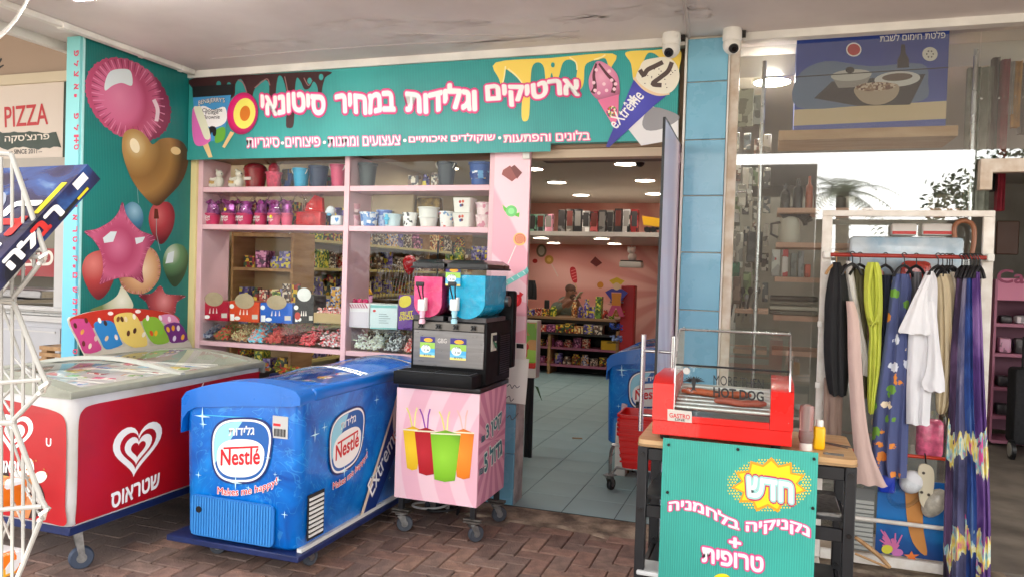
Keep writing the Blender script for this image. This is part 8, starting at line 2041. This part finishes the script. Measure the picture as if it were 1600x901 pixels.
# boxed game leaning out of the rack
gm0 = W(137, 257, 1.38) - EYE
def ray(px, py): return at(px, py, d=1.0) - EYE
tt_ = ray(157, 280) * 1.405 - gm0                 # down through the thickness
def perp(px, py): v = ray(px, py); return v * (gm0.dot(tt_) / v.dot(tt_)) - gm0
ux = perp(0, 404).normalized(); vy = -tt_.normalized(); wz2 = ux.cross(vy).normalized()
if wz2.dot(perp(24, 262)) < 0: wz2 = -wz2
B_ = EYE + gm0 + tt_
gm = T("boxed_game", "dark blue boxed game with white and red lettering leaning in the wire rack", "game box", B_)
Lg, Tg, Dg = .30, .06, .25; KB = tt_.length / .06
def bxpt(a, b, c): return B_ + ux * a + vy * (b * KB) + wz2 * c
mb = MB(); vv = [mb.bm.verts.new(bxpt(a, b, c)) for a, b, c in ((0, 0, 0), (Lg, 0, 0), (Lg, Tg, 0), (0, Tg, 0), (0, 0, Dg), (Lg, 0, Dg), (Lg, Tg, Dg), (0, Tg, Dg))]
for f in ((0, 1, 2, 3), (4, 5, 6, 7), (0, 1, 5, 4), (3, 2, 6, 7), (0, 3, 7, 4), (1, 2, 6, 5)): mb.bm.faces.new([vv[i] for i in f])
def spacemat():
    m, n, l, b = graph("game_box_print", .25, .3)
    tc = n.new("ShaderNodeTexCoord"); nz = n.new("ShaderNodeTexNoise"); nz.inputs["Scale"].default_value = 7; nz.inputs["Detail"].default_value = 6; nz.inputs["Distortion"].default_value = 1.0
    l.new(tc.outputs["Object"], nz.inputs[0])
    l.new(ramp(n, l, nz.outputs[0], [(.34, (24, 24, 36)), (.50, (44, 46, 84)), (.60, (50, 84, 144)), (.70, (140, 176, 204))]), b.inputs["Base Color"])
    return m
mk("carton", mb, spacemat(), gm, ang=20, smooth=False)
nS = -wz2
Mgr = pm_("game_red", (206, 44, 40)); Mgy = pm_("game_yellow", (226, 206, 40))
for s_, a, w, mt in (("ר", .10, .030, M_wht), ("ב", .135, .030, Mgr), ("ל", .165, .034, M_wht), ("ה", .205, .03, M_wht)):
    text(s_, bxpt(a + w, .016, 0), -ux, vy, w, .034 * KB, [(.05, mt, .0012)], gm, N=nS)
mk("side_label", MB().prism([bxpt(a, b, 0) + nS * .0006 for a, b in ((.03, .006), (.115, .006), (.115, .016), (.03, .016))], nS * .0004), M_pblk, gm)
mk("side_label", MB().prism([bxpt(a, b, 0) + nS * .0012 for a, b in ((.032, .0075), (.062, .0075), (.062, .0145), (.032, .0145))], nS * .0004), Mgy, gm)
mk("bar_label", MB().prism([bxpt(a, b, 0) + nS * .0006 for a, b in ((.018, .030), (.05, .030), (.05, .054), (.018, .054))], nS * .0004), M_wht, gm)
for s_, a, w, mt in (("ר", .10, .034, M_wht), ("ב", .14, .04, Mgr), ("ל", .19, .04, M_wht), ("ה", .24, .036, M_wht)):
    text(s_, bxpt(a + w, Tg, .03), -ux, wz2, w, .07, [(.05, mt, .0012)], gm, N=vy)
mk("top_label", MB().prism([bxpt(a, Tg, c) + vy * .0006 for a, c in ((.05, .008), (.13, .008), (.13, .022), (.05, .022))], vy * .0004), Mgy, gm)
mk("top_oval", MB().prism([bxpt(.16 + .09 * math.cos(k * .2618), Tg, .17 + .06 * math.sin(k * .2618)) + vy * .0006 for k in range(24)], vy * .0004), pm_("oval_grey", (150, 156, 170)), gm)
for k in range(5):
    mk("printed_line", MB().prism([bxpt(a, Tg, c) + vy * .0012 for a, c in ((.11, .14 + k * .013), (.22, .14 + k * .013), (.22, .143 + k * .013), (.11, .143 + k * .013))], vy * .0002), pm_("line_pale", (206, 210, 220)), gm)
for k, (px, py, h) in enumerate(((6, 775, 26), (4, 880, 20))):
    p = at(px - 40, py, d=1.45)
    one("orange_pack", MB().box(p.x - .05, p.x + .068, p.y - .05, p.y + .05, p.z - .02, p.z + h / 1180 * 1.45, .008, 2), packmat(290 + k, [(236, 120, 20), (236, 120, 20), (240, 180, 40), (226, 226, 230)], 22), ("upper" if k == 0 else "lower") + " orange snack pack in the white wire rack", "snack pack")

# ------------------------------------------------------------------ lamps in the houseware shop
for k, (x, y) in enumerate(((-.02, .5), (.55, .52), (1.5, 1.0))):
    downlight(Vector((x, y, 2.72)), .11, 2.7195, ("lit lamp over the dusty window near the pillar", "small lit lamp behind the appliance carton", "small lit lamp deeper in the houseware shop")[k], "houseware shop lamps", mat("shop_lamp_glow", (255, 250, 240), .5, emit=55))

# ------------------------------------------------------------------ the street behind the camera, seen only in the panes
M_bark = mat("bark", (92, 74, 58), .9, var=.3, scale=20, bump=.5)
M_leafd = mat("leaf_dark", (54, 74, 36), .6, var=.3, scale=3)
M_leafp = mat("palm_leaf", (74, 88, 46), .55, var=.3, scale=3)
def tree(x, y, h, r, label, seed):
    q = random.Random(seed); t = T("street_tree", label, "tree", (x, y, 0), 0, "street trees across the plaza")
    tb_ = MB().tube([(x, y, 0), (x + .1, y, h * .35), (x - .05, y, h * .7)], [.16, .12, .07], 10)
    for k in range(6):
        a = q.uniform(0, 6.28); tb_.tube([(x, y, h * .45), (x + .5 * r * math.cos(a), y + .5 * r * math.sin(a), h * (.62 + .2 * q.random())), (x + .85 * r * math.cos(a), y + .85 * r * math.sin(a), h * (.75 + .2 * q.random()))], [.06, .04, .015], 6)
    mk("trunk", tb_, M_bark, t)
    vv, ff = [], []
    cl = [(x + q.gauss(0, .45) * r, y + q.gauss(0, .45) * r, h * .78 + q.gauss(0, .16) * h) for _ in range(46)]
    for c in cl:
        for k in range(70):
            p = Vector(c) + Vector((q.gauss(0, .16), q.gauss(0, .16), q.gauss(0, .14))) * r
            d = Vector((q.gauss(0, 1), q.gauss(0, 1), q.gauss(0, .6))).normalized() * .07; s_ = d.orthogonal().normalized() * .035
            i = len(vv); vv += [p - d, p + s_, p + d, p - s_]; ff.append((i, i + 1, i + 2, i + 3))
    me = bpy.data.meshes.new("crown"); me.from_pydata(vv, [], ff); mk("crown", me, M_leafd, t)
def palm(x, y, h, label, seed):
    q = random.Random(seed); t = T("palm_tree", label, "palm tree", (x, y, 0), 0, "palms across the plaza")
    mk("trunk", MB().tube([(x, y, 0), (x + .05, y, h * .5), (x, y, h)], [.16, .13, .12], 12), M_bark, t)
    vv, ff = [], []
    for k in range(26):
        a = k * 2.4; e = q.uniform(-.2, 1.1); L = q.uniform(1.0, 1.5); pts = []
        for j in range(11):
            s_ = j / 10; pts.append(Vector((x + math.cos(a) * L * s_ * math.cos(e * .7), y + math.sin(a) * L * s_ * math.cos(e * .7), h + L * (s_ * math.sin(e) - .75 * s_ * s_))))
        for j in range(1, 11):
            T_ = (pts[j] - pts[j - 1]).normalized(); S_ = T_.cross(Vector((0, 0, 1))).normalized()
            for sgn in (-1, 1):
                for m_ in range(2):
                    p = pts[j - 1].lerp(pts[j], m_ * .5); tip = p + (S_ * sgn * .9 + T_ * .6 + Vector((0, 0, -.25))) * (.34 * (1.1 - j / 11))
                    i = len(vv); vv += [p, p + T_ * .03, tip]; ff.append((i, i + 1, i + 2))
    me = bpy.data.meshes.new("crown"); me.from_pydata(vv, [], ff); mk("crown", me, M_leafp, t)
palm(1.35, -12.0, 3.3, "palm tree across the plaza mirrored in the dusty window", 5)
one("canopy_pillar", MB().box(-.52, .50, -5.28, -4.98, 0, 2.851, .01, 1), mat("pillar_render", (150, 140, 130), .8, var=.15, scale=3, bump=.2), "broad rendered pillar standing behind the viewer", "pillar")
tree(4.3, -12.5, 3.6, 1.1, "street tree mirrored at the far side of the dusty window", 7)
hd_ = MB(); q = random.Random(3); vv, ff = [], []
for k in range(9000):
    p = Vector((q.uniform(-12, 10), -14 + q.gauss(0, .35), q.uniform(0, 1) ** .8 * 1.9)); d = Vector((q.gauss(0, 1), q.gauss(0, 1), q.gauss(0, 1))).normalized() * .11; s_ = d.orthogonal().normalized() * .07
    i = len(vv); vv += [p - d, p + s_, p + d, p - s_]; ff.append((i, i + 1, i + 2, i + 3))
me = bpy.data.meshes.new("street_hedge"); me.from_pydata(vv, [], ff)
tag(mk("street_hedge", me, M_leafd), "long clipped hedge across the plaza behind the viewer", "hedge")["kind"] = "stuff"
bpy.data.scenes.remove(TMP)
